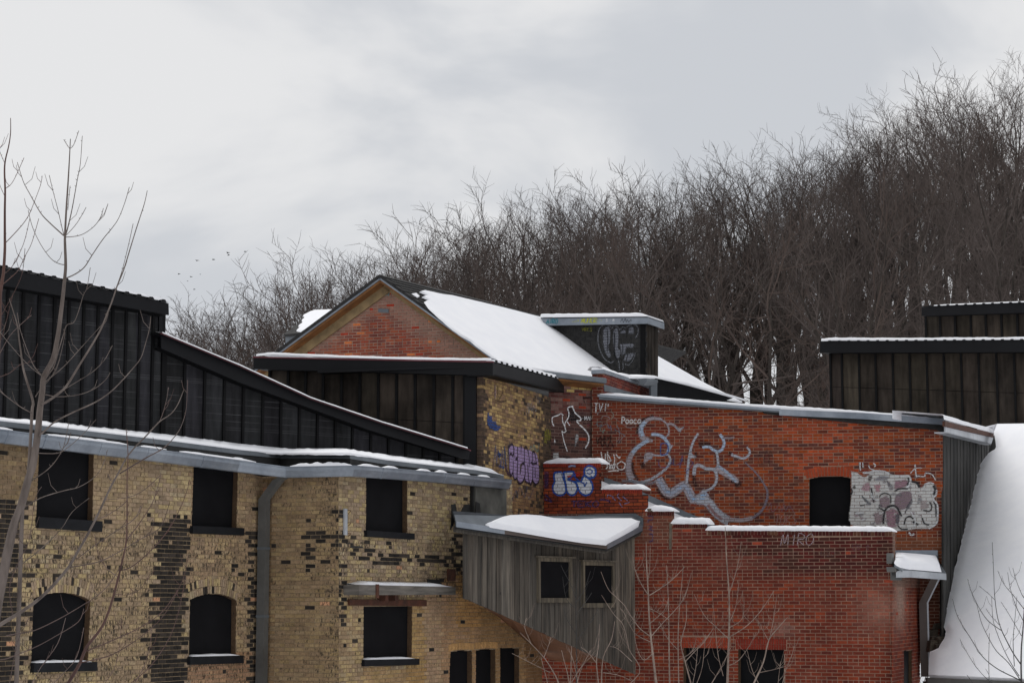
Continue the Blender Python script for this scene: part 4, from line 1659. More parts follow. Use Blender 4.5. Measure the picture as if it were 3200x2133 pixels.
ab = Brickwork(ann)
h_a1 = [(2136, 2022), (2273, 2024), (2273, 2240), (2136, 2240)]
h_a2 = [(2307, 2027), (2450, 2029), (2450, 2240), (2307, 2240)]
occ_rf = [OCC_SH, [(1690, 1597), (2015, 1597), (2015, 1660), (1690, 1660)]]
wall_st = ab.wall(RF, [(1696, 1447), (1878, 1447), (1878, 1529), (2007, 1529), (2007, 1545), (2026, 1545), (2026, 1597), (1990, 1604), (1700, 1604)], [], red_fr, MAT['mortar_dark'], name='stepped_parapet', joint=.013, cut=[[(1690, 1440), (1880, 1440), (1880, 1459), (1690, 1459)], [(1878, 1520), (2010, 1520), (2010, 1541), (1878, 1541)]])
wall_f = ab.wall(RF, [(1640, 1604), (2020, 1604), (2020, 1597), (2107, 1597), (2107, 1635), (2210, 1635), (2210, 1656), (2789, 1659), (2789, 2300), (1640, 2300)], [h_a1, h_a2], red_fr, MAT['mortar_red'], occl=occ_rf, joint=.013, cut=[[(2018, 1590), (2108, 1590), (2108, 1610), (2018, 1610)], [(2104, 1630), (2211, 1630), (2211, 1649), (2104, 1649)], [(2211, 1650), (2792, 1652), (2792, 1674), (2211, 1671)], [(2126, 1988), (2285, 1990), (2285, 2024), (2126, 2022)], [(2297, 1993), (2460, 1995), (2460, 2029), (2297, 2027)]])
ru_dk = lambda x, y: (*jitter(srgb(*pick((82, 32, 28), (70, 32, 28), (90, 58, 44), (74, 28, 26))), .12), .05)
ab.arch(wall_st, RF, [(1698, 1459), (1878, 1459)], .078, 27, lambda x, y: (*jitter(srgb(140, 52, 38), .12), .05))
ab.arch(wall_st, RF, [(1880, 1541), (2007, 1541)], .078, 19, lambda x, y: (*jitter(srgb(140, 52, 38), .12), .05))
ab.arch(wall_f, RF, [(2022, 1610), (2107, 1610)], .078, 12, ru_dk)
ab.arch(wall_f, RF, [(2104, 1649), (2210, 1649)], .084, 15, ru_dk)
ab.arch(wall_f, RF, [(2212, 1671), (2788, 1674)], .090, 54, ru_dk)
ab.arch(wall_f, RF, [(2128, 2022), (2283, 2024)], .10, 20, lambda x, y: (*jitter(srgb(142, 58, 38), .1), .05))
ab.arch(wall_f, RF, [(2128, 2005), (2283, 2007)], .10, 20, lambda x, y: (*jitter(srgb(142, 58, 38), .1), .05))
ab.arch(wall_f, RF, [(2299, 2027), (2458, 2029)], .10, 20, lambda x, y: (*jitter(srgb(124, 46, 34), .1), .05))
ab.arch(wall_f, RF, [(2299, 2010), (2458, 2012)], .10, 20, lambda x, y: (*jitter(srgb(124, 46, 34), .1), .05))
h_a3 = [(2824, 2032), (2849, 2030), (2849, 2240), (2824, 2240)]
wall_s = ab.wall(RS, [(2788, 1662), (2797, 1662), (2797, 1790), (2874, 1800), (2874, 2300), (2788, 2300)], [h_a3], red_fr, MAT['mortar_red'], name='side_wall', joint=.012)
ab.finish()
window(ann, RF, h_a1, .16)
window(ann, RF, h_a2, .16)
window(ann, RS, h_a3, .06)
plate(ann, 'joint_strip', MAT['stone_coping'], RF, [(2091, 1632), (2099, 1632), (2098, 1716), (2090, 1716)], .022, .02)
plate(ann, 'stone_block', MAT['stone_coping'], RF, [(2022, 1588), (2042, 1588), (2038, 1597), (2024, 1597)], .03, .3)
for line, h_, lab, tp in (([(1700, 1448), (1884, 1447)], 18, 'snow on the highest step of the red parapet', (5, 2)),
                          ([(1880, 1529), (2014, 1528)], 17, 'snow on the second step of the red parapet', (1.5, 2)),
                          ([(2017, 1597), (2104, 1597)], 20, 'snow on the brick pier beside the shed roof', (2, 4)),
                          ([(2098, 1636), (2214, 1637)], 21, 'snow on the short parapet step right of the pier', (1.5, 1.2)),
                          ([(2206, 1657), (2400, 1658), (2789, 1660)], 17, 'long snow bank along the annex parapet under the black doorway', (1.2, 2.5))):
    snow_obj(snow_cap(RF, line, h_, taper=tp), lab)
# lean-to roof between annex and mill: flashing along the mill wall, snow below
mb = MB()
mb.prism([RU.at(1888, 1490, .03), RU.at(1960, 1515, .03), RU.at(2255, 1648, .03), RU.at(2180, 1648, .03), RU.at(1888, 1512, .03)], -RU.n * .02)
mb.build('step_flashing', MAT['galv_dark'], ann)
la, lb_, lc_, ld = RU.at(1880, 1512, .02), RU.at(2200, 1652, .02), RF.at(2200, 1672, -.40), RF.at(1880, 1545, -.40)
mb = MB()
mb.prism([la, lb_, lc_, ld], Vector((0, 0, -.06)))
mb.build('lean_to_deck', MAT['galv_dark'], ann)
LT = Pl3(la, lb_, ld)
mb = MB()
z = Vector((0, 0, .07))
mb.prism([la + z, lb_ + z, lc_ + z, ld + z], Vector((0, 0, -.06)))
snow_obj(mb, 'snow on the sloping lean-to roof behind the stepped parapet', False)
# porch: little roof, gutter, downspout
pz = RS.at(2800, 1790).z
pa, pb = RS.at(2796, 1778, .05), RU.at(2938, 1778, .02)
mb = MB()
gp = [RS.at(2820, 1782, .30), RS.at(2851, 1782, .30), RU.at(2957, 1791, .75)]
mb.sweep(gp, [RS.n, (RS.n + RU.n).normalized(), RU.n], [(.01, .0), (.01, -.125), (-.12, -.125), (-.12, 0)])
pg = mb.build('porch_gutter', MAT['galv_pale'], ann)
for t in (.15, .32, .48, .62, .80):
    P = gp[1].lerp(gp[2], t)
    d_ = (gp[2] - gp[1]).normalized()
    mb = MB()
    mb.sweep([P - d_ * .008, P + d_ * .008], [RU.n] * 2, [(.013, .004), (.013, -.128), (.005, -.128), (.005, .004)])
    mb.build('seam', MAT['galv_dark'], pg)
mb = MB()
k0, k1, k2, k3 = RS.at(2794, 1762, .18), gp[0], gp[2], RU.at(2932, 1752, .03)
k4 = RU.at(2796, 1748, .03)
mb.prism([k0, k1 + Vector((0, 0, .01)), gp[1] + Vector((0, 0, .01)), k2 + Vector((0, 0, .01)), k3, k4], Vector((0, 0, -.04)))
mb.build('porch_roof', MAT['galv_dark'], ann)
plate(ann, 'porch_bracket', MAT['duct_grey'], RS, [(2800, 1770), (2826, 1770), (2826, 1786), (2802, 1786)], .20, .18)
plate(ann, 'porch_bracket', MAT['duct_grey'], RS, [(2787, 1727), (2793, 1728), (2793, 1760), (2787, 1760)], .05, .1)
plate(ann, 'soffit_panel', MAT['duct_grey'], RS, [(2787, 1786), (2818, 1790), (2818, 1812), (2787, 1812)], .03, .03)
mb = MB()
z = Vector((0, 0, 1))
ring = [k0 + z * .02, gp[0] + z * .02 - RS.n * .05, gp[1] + z * .02, gp[1].lerp(gp[2], .5) + z * .02, gp[1].lerp(gp[2], .86) + z * .02, k3 + z * .03, k3.lerp(k4, .5) + z * .06, k4 + z * .08]
cen = sum(ring, Vector()) / len(ring)
r1 = [p.lerp(cen, .10) + z * .09 for p in ring]
r2 = [p.lerp(cen, .38) + z * .13 for p in ring]
mb.grid([ring, r1, r2], True)
mb.poly(r2)
snow_obj(mb, 'snow heaped on the little porch roof by the downspout')
mb = MB()
d0, d1, d2 = RU.at(2922, 1806, .62), RU.at(2885, 1882, .50), RU.at(2881, 2112, .45)
duct(mb, [d0, d1, Vector((d1.x, d1.y, d2.z))], .16, .14, RU.u, RU.n)
dsp = mb.build('downspout', MAT['duct_brown'], ann)
mb = MB()
for a, b in ((d0, d1), (d1, Vector((d1.x, d1.y, d2.z)))):
    o_ = RU.u * .083 + RU.n * .04
    mb.prism([a + o_ - RU.u * .012, a + o_ + RU.u * .02, b + o_ + RU.u * .02, b + o_ - RU.u * .012], RU.n * .04)
mb.build('downspout_edge', MAT['galv_pale'], dsp)

# ------------------------------------------------------------------ wooden shed
shed = thing('wooden_shed', 'grey weathered plank shed hung between brick walls with two black windows', 'shed', (1.0, 37, 0))
stop = [(1440, 1650), (1900, 1716), (1981, 1680), (1990, 1676)]
sbot = [(1446, 1868), (1462, 1872), (1986, 2106), (1990, 2108)]
uL, _ = WS.uv(WS.at(1447, 1750))
uR, _ = WS.uv(WS.at(1983, 1750))
nb = 40
for i in range(nb):
    u0, u1 = uL + (uR - uL) * i / nb, uL + (uR - uL) * (i + 1) / nb
    o_ = R.uniform(0, .010)

    def edge_v(u, line):
        # height on the plane where the vertical at u meets the pixel line
        P = WS.pt(u, 6.0)
        x, _ = proj(P)
        for _k in range(3):
            y = lerp_px(line, x)
            Q = WS.at(x, y)
            x, _ = proj(WS.pt(u, WS.uv(Q)[1]))
        return WS.uv(WS.at(x, lerp_px(line, x)))[1]
    t0, t1, b0, b1 = edge_v(u0, stop), edge_v(u1, stop), edge_v(u0, sbot), edge_v(u1, sbot)
    mb = MB()
    k = R.uniform(.62, 1.22)
    w = R.uniform(.90, 1.02)
    mb.col = (k, k * (1 + (w - 1) * .5), k * w, 1)
    g = .006
    jb = R.uniform(-.004, .004)
    mb.prism([WS.pt(u0 + g, t0, o_), WS.pt(u1 - g, t1, o_), WS.pt(u1 - g, b1 + jb, o_), WS.pt(u0 + g, b0 + jb, o_)], -WS.n * .022)
    mb.build('plank', MAT['plank'], shed)
plate(shed, 'backing', MAT['tar'], WS, [(1449, 1662), (1898, 1722), (1980, 1690), (1984, 2100), (1466, 1868)], -.03, .03)
for (x0, x1, y0, y1, fx0, fx1, fy0, fy1) in ((1683, 1775, 1754, 1867, 1673, 1788, 1742, 1881), (1822, 1909, 1766, 1883, 1811, 1919, 1753, 1893)):
    P4 = [WS.uv(WS.at(x, y)) for x, y in ((x0, (y0 + y1) / 2), (x1, (y0 + y1) / 2))]
    vt_, vb_ = WS.uv(WS.at((x0 + x1) / 2, y0))[1], WS.uv(WS.at((x0 + x1) / 2, y1))[1]
    ua, ub = P4[0][0], P4[1][0]
    mb = MB()
    mb.prism([WS.pt(ua, vt_, .016), WS.pt(ub, vt_, .016), WS.pt(ub, vb_, .016), WS.pt(ua, vb_, .016)], -WS.n * .02)
    wn_ = mb.build('window', MAT['board_black'], shed)
    fw = .07
    for (a, b, c, d) in ((ua - fw, ub + fw, vt_, vt_ + fw), (ua - fw, ub + fw, vb_ - fw * 1.2, vb_), (ua - fw, ua, vb_, vt_), (ub, ub + fw, vb_, vt_)):
        mb = MB()
        k = R.uniform(1.0, 1.2)
        mb.col = (k * 1.05, k, k * .86, 1)
        mb.prism([WS.pt(a, d, .05), WS.pt(b, d, .05), WS.pt(b, c, .05), WS.pt(a, c, .05)], -WS.n * .05)
        mb.build('frame', MAT['plank'], wn_)
    mb = MB()
    mb.col = (1.1, 1.06, .95, 1)
    mb.prism([WS.pt(ua - .14, vt_ + fw + .03, .09), WS.pt(ub + .14, vt_ + fw + .03, .09), WS.pt(ub + .14, vt_ + fw, .09), WS.pt(ua - .14, vt_ + fw, .09)], -WS.n * .09)
    mb.build('head_board', MAT['plank'], wn_)
# floor underside
mb = MB()
bx_ = [1462, 1500, 1560, 1600, 1640, 1680, 1720]
low = [(1462, 1874), (1500, 1889), (1560, 1928), (1600, 1962), (1640, 1998), (1680, 2030), (1720, 2060), (1770, 2068), (1850, 2066), (1900, 2067)]
edge = lambda x: 1872 + (x - 1462) * (2106 - 1872) / (1986 - 1462) + 1
ws_ = [WS.at(x, edge(x), -.02) for x in bx_] + [WS.at(x, edge(x), -.02) for x in (1770, 1850, 1900)]
wy_ = [W3.at(x, lerp_px(low, x), .02) for x in bx_[:6]] + [RF.at(x, lerp_px(low, x), .05) for x in (1720, 1770, 1850, 1900)]
mb.grid([ws_, wy_])
mb.build('floor_soffit', MAT['soffit'], shed)
# roof
NL, NC, RR = WS.at(1425, 1630, .22), WS.at(1896, 1701, .48), RF.at(2007, 1643, .20)
BR_, BL_ = RF.at(1984, 1612, .03), W3.at(1420, 1606, .03)
RP = Pl3(NL, NC, RR)
mb = MB()
mb.prism([NL, NC, RR, RP.at(1984, 1612), RP.at(1700, 1612), RP.at(1590, 1612), RP.at(1420, 1607)], Vector((0, 0, -.03)))
mb.build('roof', MAT['galv_dark'], shed)
for nm, a, b, mt in (('eave_flashing', NL, NL.lerp(NC, .30), 'galv'), ('eave_flashing', NL.lerp(NC, .30), NC, 'rust'), ('eave_flashing', NC, RR, 'galv')):
    d_ = (b - a).normalized()
    n_ = Vector((d_.y, -d_.x, 0)).normalized()
    if n_.dot(CAM - a) < 0:
        n_ = -n_
    mb = MB()
    mb.prism([a + n_ * .01 + Vector((0, 0, .012)), b + n_ * .01 + Vector((0, 0, .012)), b + n_ * .01 - Vector((0, 0, .085)), a + n_ * .01 - Vector((0, 0, .085))], -n_ * .02)
    f_ = mb.build(nm, MAT[mt] if mt != 'rust' else MAT['duct_brown'], shed)
    mb = MB()
    mb.col = (.55, .55, .55, 1)
    mb.prism([a - n_ * .03 - Vector((0, 0, .06)), b - n_ * .03 - Vector((0, 0, .06)), b - n_ * .03 - Vector((0, 0, .17)), a - n_ * .03 - Vector((0, 0, .17))], -n_ * .03)
    mb.build('eave_board', MAT['plank'], shed)
mb = MB()
lowz = Vector((0, 0, -.10))
mb.prism([NL + lowz, NC + lowz, RR + lowz, RP.at(1984, 1612) + lowz, RP.at(1420, 1607) + lowz], Vector((0, 0, -.02)))
mb.build('eave_soffit', MAT['tar'], shed)
mb = MB()
for poly, pln in (([(1416, 1596), (1480, 1600), (1590, 1609), (1590, 1632), (1425, 1632)], W3),):
    mb.prism([pln.at(x, y, .13) for x, y in poly], -pln.n * .02)
mb.build('upstand_flashing', MAT['galv_dark'], shed)
plate(shed, 'upstand_flashing', MAT['galv_dark'], RF, [(1806, 1608), (1880, 1605), (1984, 1603), (2009, 1618), (2009, 1645), (1806, 1630)], .06, .03)
plate(shed, 'upstand_flashing', MAT['galv_dark'], RF, [(1700, 1610), (1806, 1610), (1806, 1632), (1700, 1632)], .03, .03)
SNS = [(1519, 1634), (1545, 1621), (1568, 1612), (1591, 1607), (1640, 1605), (1686, 1608), (1727, 1616), (1808, 1620), (1871, 1617), (1970, 1617), (2001, 1630), (1998, 1641), (1950, 1670), (1896, 1699), (1820, 1691), (1756, 1681), (1640, 1661), (1536, 1643)]
snow_obj(snow_sheet(RP, SNS, .07, .004, step=10), 'smooth snow on the tilted roof of the wooden shed')

# ------------------------------------------------------------------ low building with the big snowy roof at the right
rsh = thing('snowy_roof_building', 'low building under a broad steep snow covered roof with ragged left edge', 'building', (12, 42, 0))
C0 = at_depth(2901, 2112, 38.4)
T0 = at_depth(3112, 1340, 47.5)
E0 = at_depth(3200, 2125, 36.4)
BR = Pl3(C0, E0, T0)
verge = [(1326, 3116), (1352, 3106), (1381, 3111), (1402, 3113), (1415, 3090), (1425, 3081), (1457, 3062), (1480, 3056), (1521, 3046), (1587, 3031), (1634, 3019), (1706, 3001), (1740, 2992), (1778, 2982), (1816, 2972), (1834, 2970), (1884, 2959), (1929, 2948), (1955, 2948), (1972, 2956), (1989, 2950), (2023, 2932), (2034, 2906), (2060, 2903), (2112, 2901)]
rows = []
y = 1326.0
while y <= 2112.01:
    xl = lerp_px(verge, y) + (mnoise.noise(Vector((y * .09, 2.2, 0))) * 5 if 1420 < y < 2000 else 0)
    yr = y + (13 if y > 2000 else 13 * (y - 1326) / 674) if y > 1326 else y
    row = []
    for j in range(26):
        f = (j / 25.0) ** 1.5
        x = xl + (3700 - xl) * f
        yy = y + (x - 2901) * (.0425 * sm(1326, 2112, y) - .012 * (1 - sm(1326, 1600, y)))
        k = 0.03 * mnoise.noise(Vector((x * .008, y * .006, 1))) + .06 * sm(0, .03, f)
        row.append(BR.at(x, yy, k))
    rows.append(row)
    y += 6.5
mb = MB()
mb.grid(rows)
side = [r[0] for r in rows]
mb.grid([side, [p - BR.n * .10 + BR.u * R.uniform(-.01, .02) for p in side]])
bt = rows[-1]
mb.grid([bt, [p - BR.n * .08 for p in bt]])
tp = rows[0]
mb.grid([tp, [p + Vector((-.3, 3.0, .0)) for p in tp]])
snow_obj(mb, 'broad steep field of snow on the roof beside the black siding')
mb = MB()
mb.prism([BR.at(2904, 2110, -.10), BR.at(3700, 2145, -.10), BR.at(3700, 1325, -.10), BR.at(3116, 1332, -.10), BR.at(3040, 1560, -.1)], -BR.n * .08)
mb.build('roof', MAT['tar'], rsh)
ev = [BR.at(2895, 2112, .04), BR.at(3200, 2125, .04), BR.at(3720, 2147, .04)]
mb = MB()
mb.sweep(ev, [Vector((0, -1, 0))] * 3, [(.06, -.02), (.06, -.17), (-.08, -.17), (-.08, -.02)])
mb.build('eave_gutter', MAT['duct_grey'], rsh)
mb = MB()
lw = [p + Vector((0, .35, -.1)) for p in ev]
mb.grid([lw, [Vector((p.x, p.y, 0)) for p in lw]])
mb.build('wall', MAT['mortar_dark'], rsh)
mb = MB()
for i in range(9):
    x, y = 2918 + R.uniform(-8, 26), 1965 + R.uniform(-10, 66)
    P = BR.at(x, y, -.12)
    r_ = R.uniform(.05, .11)
    mb.box(P - Vector((r_, r_, r_)), (2 * r_, .03, .02), (-.02, 2 * r_, .01), (.03, 0, 1.7 * r_))
o = mb.build('rubble', MAT['rock'], None)
tag(o, 'broken stone and rubble in the gap beside the snow roof', 'rubble', None, 'stuff')

# ------------------------------------------------------------------ two black clad blocks at the back right
blk = thing('black_clad_block', 'dark brown sheet clad block with thick black eave and snow, behind the red mill', 'building', (12, 52, 0))
xs1 = [2599, 2635, 2689, 2741, 2795, 2848, 2902, 2956, 3010, 3065, 3121, 3177, 3232, 3290]
clad(blk, B1, xs1, [(2590, 1100), (3300, 1098)], [(2590, 1300), (2950, 1330), (3300, 1350)], MAT['clad_brown'], .055, .2, midseam=[(2590, 1208), (3200, 1228), (3300, 1230)])
band(blk, 'fascia', MAT['black_metal'], B1, [(2563, 1069), (3320, 1064)], [(2562, 1102), (3320, 1099)], .45, .04)
band(blk, 'soffit', MAT['black_batten'], B1, [(2566, 1098), (3320, 1095)], [(2566, 1100), (3320, 1097)], .42, .55)
mb = MB()
mb.prism([B1.at(2563, 1069, .46), B1.at(3320, 1064, .46), B1.at(3320, 1064, .46) - B1.n * 5, B1.at(2563, 1069, .46) - B1.n * 5], Vector((0, 0, .03)))
mb.build('roof_sheet', MAT['black_metal'], blk)
mb = MB()
for i in range(23):
    x = 2592 + i * 30
    P = B1.at(x, 1069 - i * .22, .48)
    mb = MB()
    mb.prism([P - B1.u * .06, P - B1.u * .03 + Vector((0, 0, .05)), P + B1.u * .03 + Vector((0, 0, .05)), P + B1.u * .06], -B1.n * .4)
    mb.build('roof_rib', MAT['black_metal'], blk)
snow_obj(roof_lip(B1, [(2566, 1067), (2604, 1064), (2805, 1065), (3320, 1062)], .44, .09, depth=2, rise=.0), 'snow on the black eave of the nearer dark block behind the red mill')
blk2 = thing('black_clad_block', 'smaller dark clad block with black eave, rising behind the other one under the trees', 'building', (15, 61, 0))
clad(blk2, B2, [2896, 2941, 2988, 3037, 3084, 3133, 3183, 3235, 3290], [(2890, 985), (3300, 972)], [(2890, 1090), (3300, 1090)], MAT['clad_brown'], .07, .2)
band(blk2, 'fascia', MAT['black_metal'], B2, [(2880, 961), (3310, 943)], [(2880, 987), (3310, 973)], .45, .04)
band(blk2, 'soffit', MAT['black_batten'], B2, [(2884, 983), (3310, 969)], [(2884, 985), (3310, 971)], .42, .55)
mb = MB()
mb.prism([B2.at(2880, 960, .46), B2.at(3310, 943, .46), B2.at(3310, 943, .46) - B2.n * 5, B2.at(2880, 960, .46) - B2.n * 5], Vector((0, 0, .03)))
mb.build('roof_sheet', MAT['black_metal'], blk2)
for i in range(14):
    x = 2905 + i * 28
    P = B2.at(x, 960 - (x - 2880) * .0395, .48)
    mb = MB()
    mb.prism([P - B2.u * .06, P - B2.u * .03 + Vector((0, 0, .06)), P + B2.u * .03 + Vector((0, 0, .06)), P + B2.u * .06], -B2.n * .4)
    mb.build('roof_rib', MAT['black_metal'], blk2)
snow_obj(roof_lip(B2, [(2918, 957), (3000, 953), (3310, 940)], .44, .05, depth=2, rise=.0), 'thin snow on the smaller dark block under the trees')

# ------------------------------------------------------------------ graffiti: thin skins of paint on the walls
def paint_mat():
    m, n, l, b = new_mat('spray_paint')
    a = N(n, 'ShaderNodeAttribute', attribute_name='Col')
    uv = n.new('ShaderNodeTexCoord')
    sx = n.new('ShaderNodeSeparateXYZ')
    l.new(uv.outputs['UV'], sx.inputs['Vector'])
    vr = math_n(n, l, 'DIVIDE', sx.outputs['Y'], CO)
    row = math_n(n, l, 'FLOOR', vr)
    fv = math_n(n, l, 'FRACT', vr)
    jv = math_n(n, l, 'GREATER_THAN', math_n(n, l, 'ABSOLUTE', math_n(n, l, 'SUBTRACT', fv, .5)), .5 - .095)
    par = math_n(n, l, 'MULTIPLY', math_n(n, l, 'FRACT', math_n(n, l, 'MULTIPLY', row, .5)), 1.0)
    fu = math_n(n, l, 'FRACT', math_n(n, l, 'SUBTRACT', math_n(n, l, 'DIVIDE', sx.outputs['X'], BL), par))
    ju = math_n(n, l, 'GREATER_THAN', math_n(n, l, 'ABSOLUTE', math_n(n, l, 'SUBTRACT', fu, .5)), .5 - .032)
    j = math_n(n, l, 'MAXIMUM', jv, ju)
    t = tex_noise(n, l, 4.5, 4, .6, uv=True)
    wear = math_n(n, l, 'MULTIPLY', math_n(n, l, 'SUBTRACT', t, .16), 6.0, True)
    t2 = tex_noise(n, l, 30, 3, .6, uv=True)
    al = math_n(n, l, 'MULTIPLY', a.outputs['Alpha'], wear)
    al = math_n(n, l, 'MULTIPLY', al, math_n(n, l, 'SUBTRACT', 1.0, math_n(n, l, 'MULTIPLY', j, .62)))
    c = mixc(n, l, 'MULTIPLY', 1.0, a.outputs['Color'], ramp(n, l, t2, .3, .7, (.78, .78, .78), (1.12, 1.12, 1.12)))
    l.new(c, b.inputs['Base Color'])
    l.new(al, b.inputs['Alpha'])
    b.inputs['Roughness'].default_value = .75
    b.inputs['Specular IOR Level'].default_value = .2
    return m


MAT['paint'] = paint_mat()
GLYPH = {
    'A': [[(0, 0), (.5, 1), (1, 0)], [(.2, .4), (.8, .4)]], 'B': [[(0, 0), (0, 1), (.8, .85), (.1, .55), (.9, .3), (0, 0)]],
    'C': [[(1, .85), (.4, 1), (0, .5), (.4, 0), (1, .15)]], 'D': [[(0, 0), (0, 1), (.8, .75), (.8, .25), (0, 0)]], 'E': [[(1, 1), (0, 1), (0, 0), (1, 0)], [(0, .5), (.8, .5)]],
    'F': [[(1, 1), (0, 1), (0, 0)], [(0, .5), (.7, .5)]], 'G': [[(1, .9), (.3, 1), (0, .5), (.3, 0), (1, .1), (1, .5), (.6, .5)]], 'H': [[(0, 0), (0, 1)], [(1, 0), (1, 1)], [(0, .5), (1, .5)]],
    'I': [[(.5, 0), (.5, 1)]], 'K': [[(0, 0), (0, 1)], [(1, 1), (0, .5), (1, 0)]], 'L': [[(0, 1), (0, 0), (1, 0)]], 'M': [[(0, 0), (.15, 1), (.5, .2), (.85, 1), (1, 0)]],
    'N': [[(0, 0), (0, 1), (1, 0), (1, 1)]], 'O': [[(.5, 1), (0, .7), (.05, .2), (.5, 0), (.95, .3), (.9, .8), (.5, 1)]], 'P': [[(.1, 0), (.1, 1), (.9, .85), (.8, .5), (.1, .45)]],
    'R': [[(.1, 0), (.1, 1), (.9, .85), (.8, .55), (.1, .5), (1, 0)]], 'S': [[(.95, .9), (.3, 1), (.1, .7), (.9, .35), (.6, 0), (0, .1)]], 'T': [[(0, 1), (1, 1)], [(.5, 1), (.5, 0)]],
    'U': [[(0, 1), (.05, .2), (.5, 0), (.95, .2), (1, 1)]], 'V': [[(0, 1), (.5, 0), (1, 1)]], 'Y': [[(0, 1), (.5, .5), (1, 1)], [(.5, .5), (.4, 0)]], 'Z': [[(0, 1), (1, 1), (0, 0), (1, 0)]],
    '-': [[(0, .45), (.7, .45)]], '>': [[(0, .9), (.8, .5), (0, .1)]], 'a': [[(.9, .6), (.3, .6), (.1, .2), (.5, 0), (.9, .3), (.95, .65), (1, 0)]],
    'o': [[(.5, .62), (.05, .4), (.3, .02), (.8, .1), (.9, .5), (.5, .62)]], 'c': [[(.9, .55), (.3, .6), (.1, .2), (.5, 0), (.95, .1)]], 'd': [[(.9, .5), (.3, .6), (.1, .2), (.5, 0), (.9, .3), (.95, 1), (.95, 0)]],
    'r': [[(.1, .6), (.15, 0)], [(.15, .4), (.5, .6), (.9, .55)]], 'e': [[(.1, .3), (.9, .35), (.6, .62), (.15, .5), (.15, .1), (.9, .05)]],
}


class Paint:
    def __init__(s, wall, pl, base=.0145):
        s.wall, s.pl, s.off, s.mb = wall, pl, base, MB()

    def stroke(s, pts, w, col, alpha=.92, soft=.25, w1=None, smooth=True):
        q = smooth_px(pts, 5) if (smooth and len(pts) > 2) else dense(pts, 6)
        pl = s.pl
        uv = [pl.uv(pl.at(*p)) for p in q]
        dep = (pl.at(*q[0]) - CAM).length
        n = len(uv)
        prof = [(-.5, 0), (-.5 + soft, alpha), (0, alpha), (.5 - soft, alpha), (.5, 0)]
        V, C, U = [], [], []
        for i in range(n):
            a, b = uv[max(0, i - 1)], uv[min(n - 1, i + 1)]
            du, dv = b[0] - a[0], b[1] - a[1]
            L = math.hypot(du, dv) or 1
            nx, ny = -dv / L, du / L
            ww = (2.2 if pl is TY else 1.28) * (w + ((w1 if w1 is not None else w) - w) * i / max(1, n - 1)) * dep / FPX
            for k, al in prof:
                u, v = uv[i][0] + nx * ww * k, uv[i][1] + ny * ww * k
                V.append(pl.pt(u, v, s.off))
                C.append((*col, al))
                U.append((u, v))
        F = [(i * 5 + j, i * 5 + j + 1, (i + 1) * 5 + j + 1, (i + 1) * 5 + j) for i in range(n - 1) for j in range(4)]
        s.mb.add(V, F, C, U)
        s.off += .00025

    def fill(s, pts, col, alpha=.9, smooth=True):
        pl = s.pl
        if smooth:
            q = smooth_px(list(pts) + [pts[0]], 4)[:-1]
        else:
            q = list(pts)
        uv = [pl.uv(pl.at(*p)) for p in q]
        inn = inset(uv, .03)
        n = len(uv)
        tri = geometry.tessellate_polygon([[Vector((u, v, 0)) for u, v in inn]])
        V = [pl.pt(u, v, s.off) for u, v in uv] + [pl.pt(u, v, s.off) for u, v in inn]
        F = [tuple(i + n for i in t) for t in tri] + [(i, (i + 1) % n, (i + 1) % n + n, i + n) for i in range(n)]
        s.mb.add(V, F, [(*col, 0)] * n + [(*col, alpha)] * n, uv + inn)
        s.off += .00025

    def text(s, x, y, h, txt, col, w, adv=.75, slant=.15, alpha=.9, drop=0.0):
        for ch in txt:
            if ch in GLYPH:
                for ln in GLYPH[ch]:
                    s.stroke([(x + gx * h * adv * .8 + gy * h * slant, y - gy * h + gx * drop) for gx, gy in ln], w, col, alpha, smooth=len(ln) > 3)
            x += h * adv * (1.0 if ch != 'I' else .8)
            y += drop

    def scribble(s, x0, y0, x1, y1, n, col, w, seed, alpha=.85):
        rr = random.Random(seed)
        p = []
        for i in range(n):
            t = i / (n - 1)
            p.append((x0 + (x1 - x0) * t + rr.uniform(-1, 1) * abs(x1 - x0) * .09, (y0 if i % 2 else y1) + rr.uniform(-.25, .25) * abs(y1 - y0)))
        s.stroke(p, w, col, alpha)

    def done(s, label):
        o = s.mb.build('graffiti', MAT['paint'], s.wall)
        o['label'] = label
        return o


WHT, GRY, BLK = srgb(228, 228, 230), srgb(150, 148, 152), srgb(26, 22, 24)
SIL, SILB, SILP = srgb(172, 176, 186), srgb(170, 188, 210), srgb(164, 156, 162)


def cv(ox, oy, k):
    return lambda *pts: [(ox + x / k, oy + y / k) for x, y in pts]


# --- big silver lettering on the red mill
g = Paint(wall_u, RU)
c = cv(1880, 1280, 3.92)
DKB = srgb(58, 34, 34)
for p, w in ((c((1190, 425), (1260, 415), (1330, 430)), 14), (c((1130, 800), (1135, 880), (1165, 935)), 9), (c((480, 690), (530, 660)), 13), (c((1590, 860), (1700, 900), (1640, 930)), 11), (c((690, 960), (760, 1060), (830, 1075), (960, 1010)), 11), (c((740, 820), (820, 980), (900, 940)), 8), (c((1050, 880), (1110, 1080), (1200, 1090)), 8), (c((440, 300), (455, 210), (520, 120), (640, 80)), 9), (c((1560, 520), (1590, 545)), 10), (c((1150, 520), (1165, 570)), 8), (c((380, 640), (390, 760), (450, 860)), 7), (c((1350, 1150), (1450, 1250), (1540, 1300)), 7)):
    g.stroke(p, w * 1.4, DKB, .85, .42)
g.stroke(c((740, 120), (640, 102), (560, 128), (500, 185), (480, 260), (505, 335), (570, 385)), 9, SILP, .85, w1=20)
g.stroke(c((540, 150), (495, 200), (485, 260), (505, 320)), 13, SILB, .8)
g.stroke(c((735, 118), (795, 168), (825, 235), (820, 300), (780, 340)), 5.5, SILP, .8)
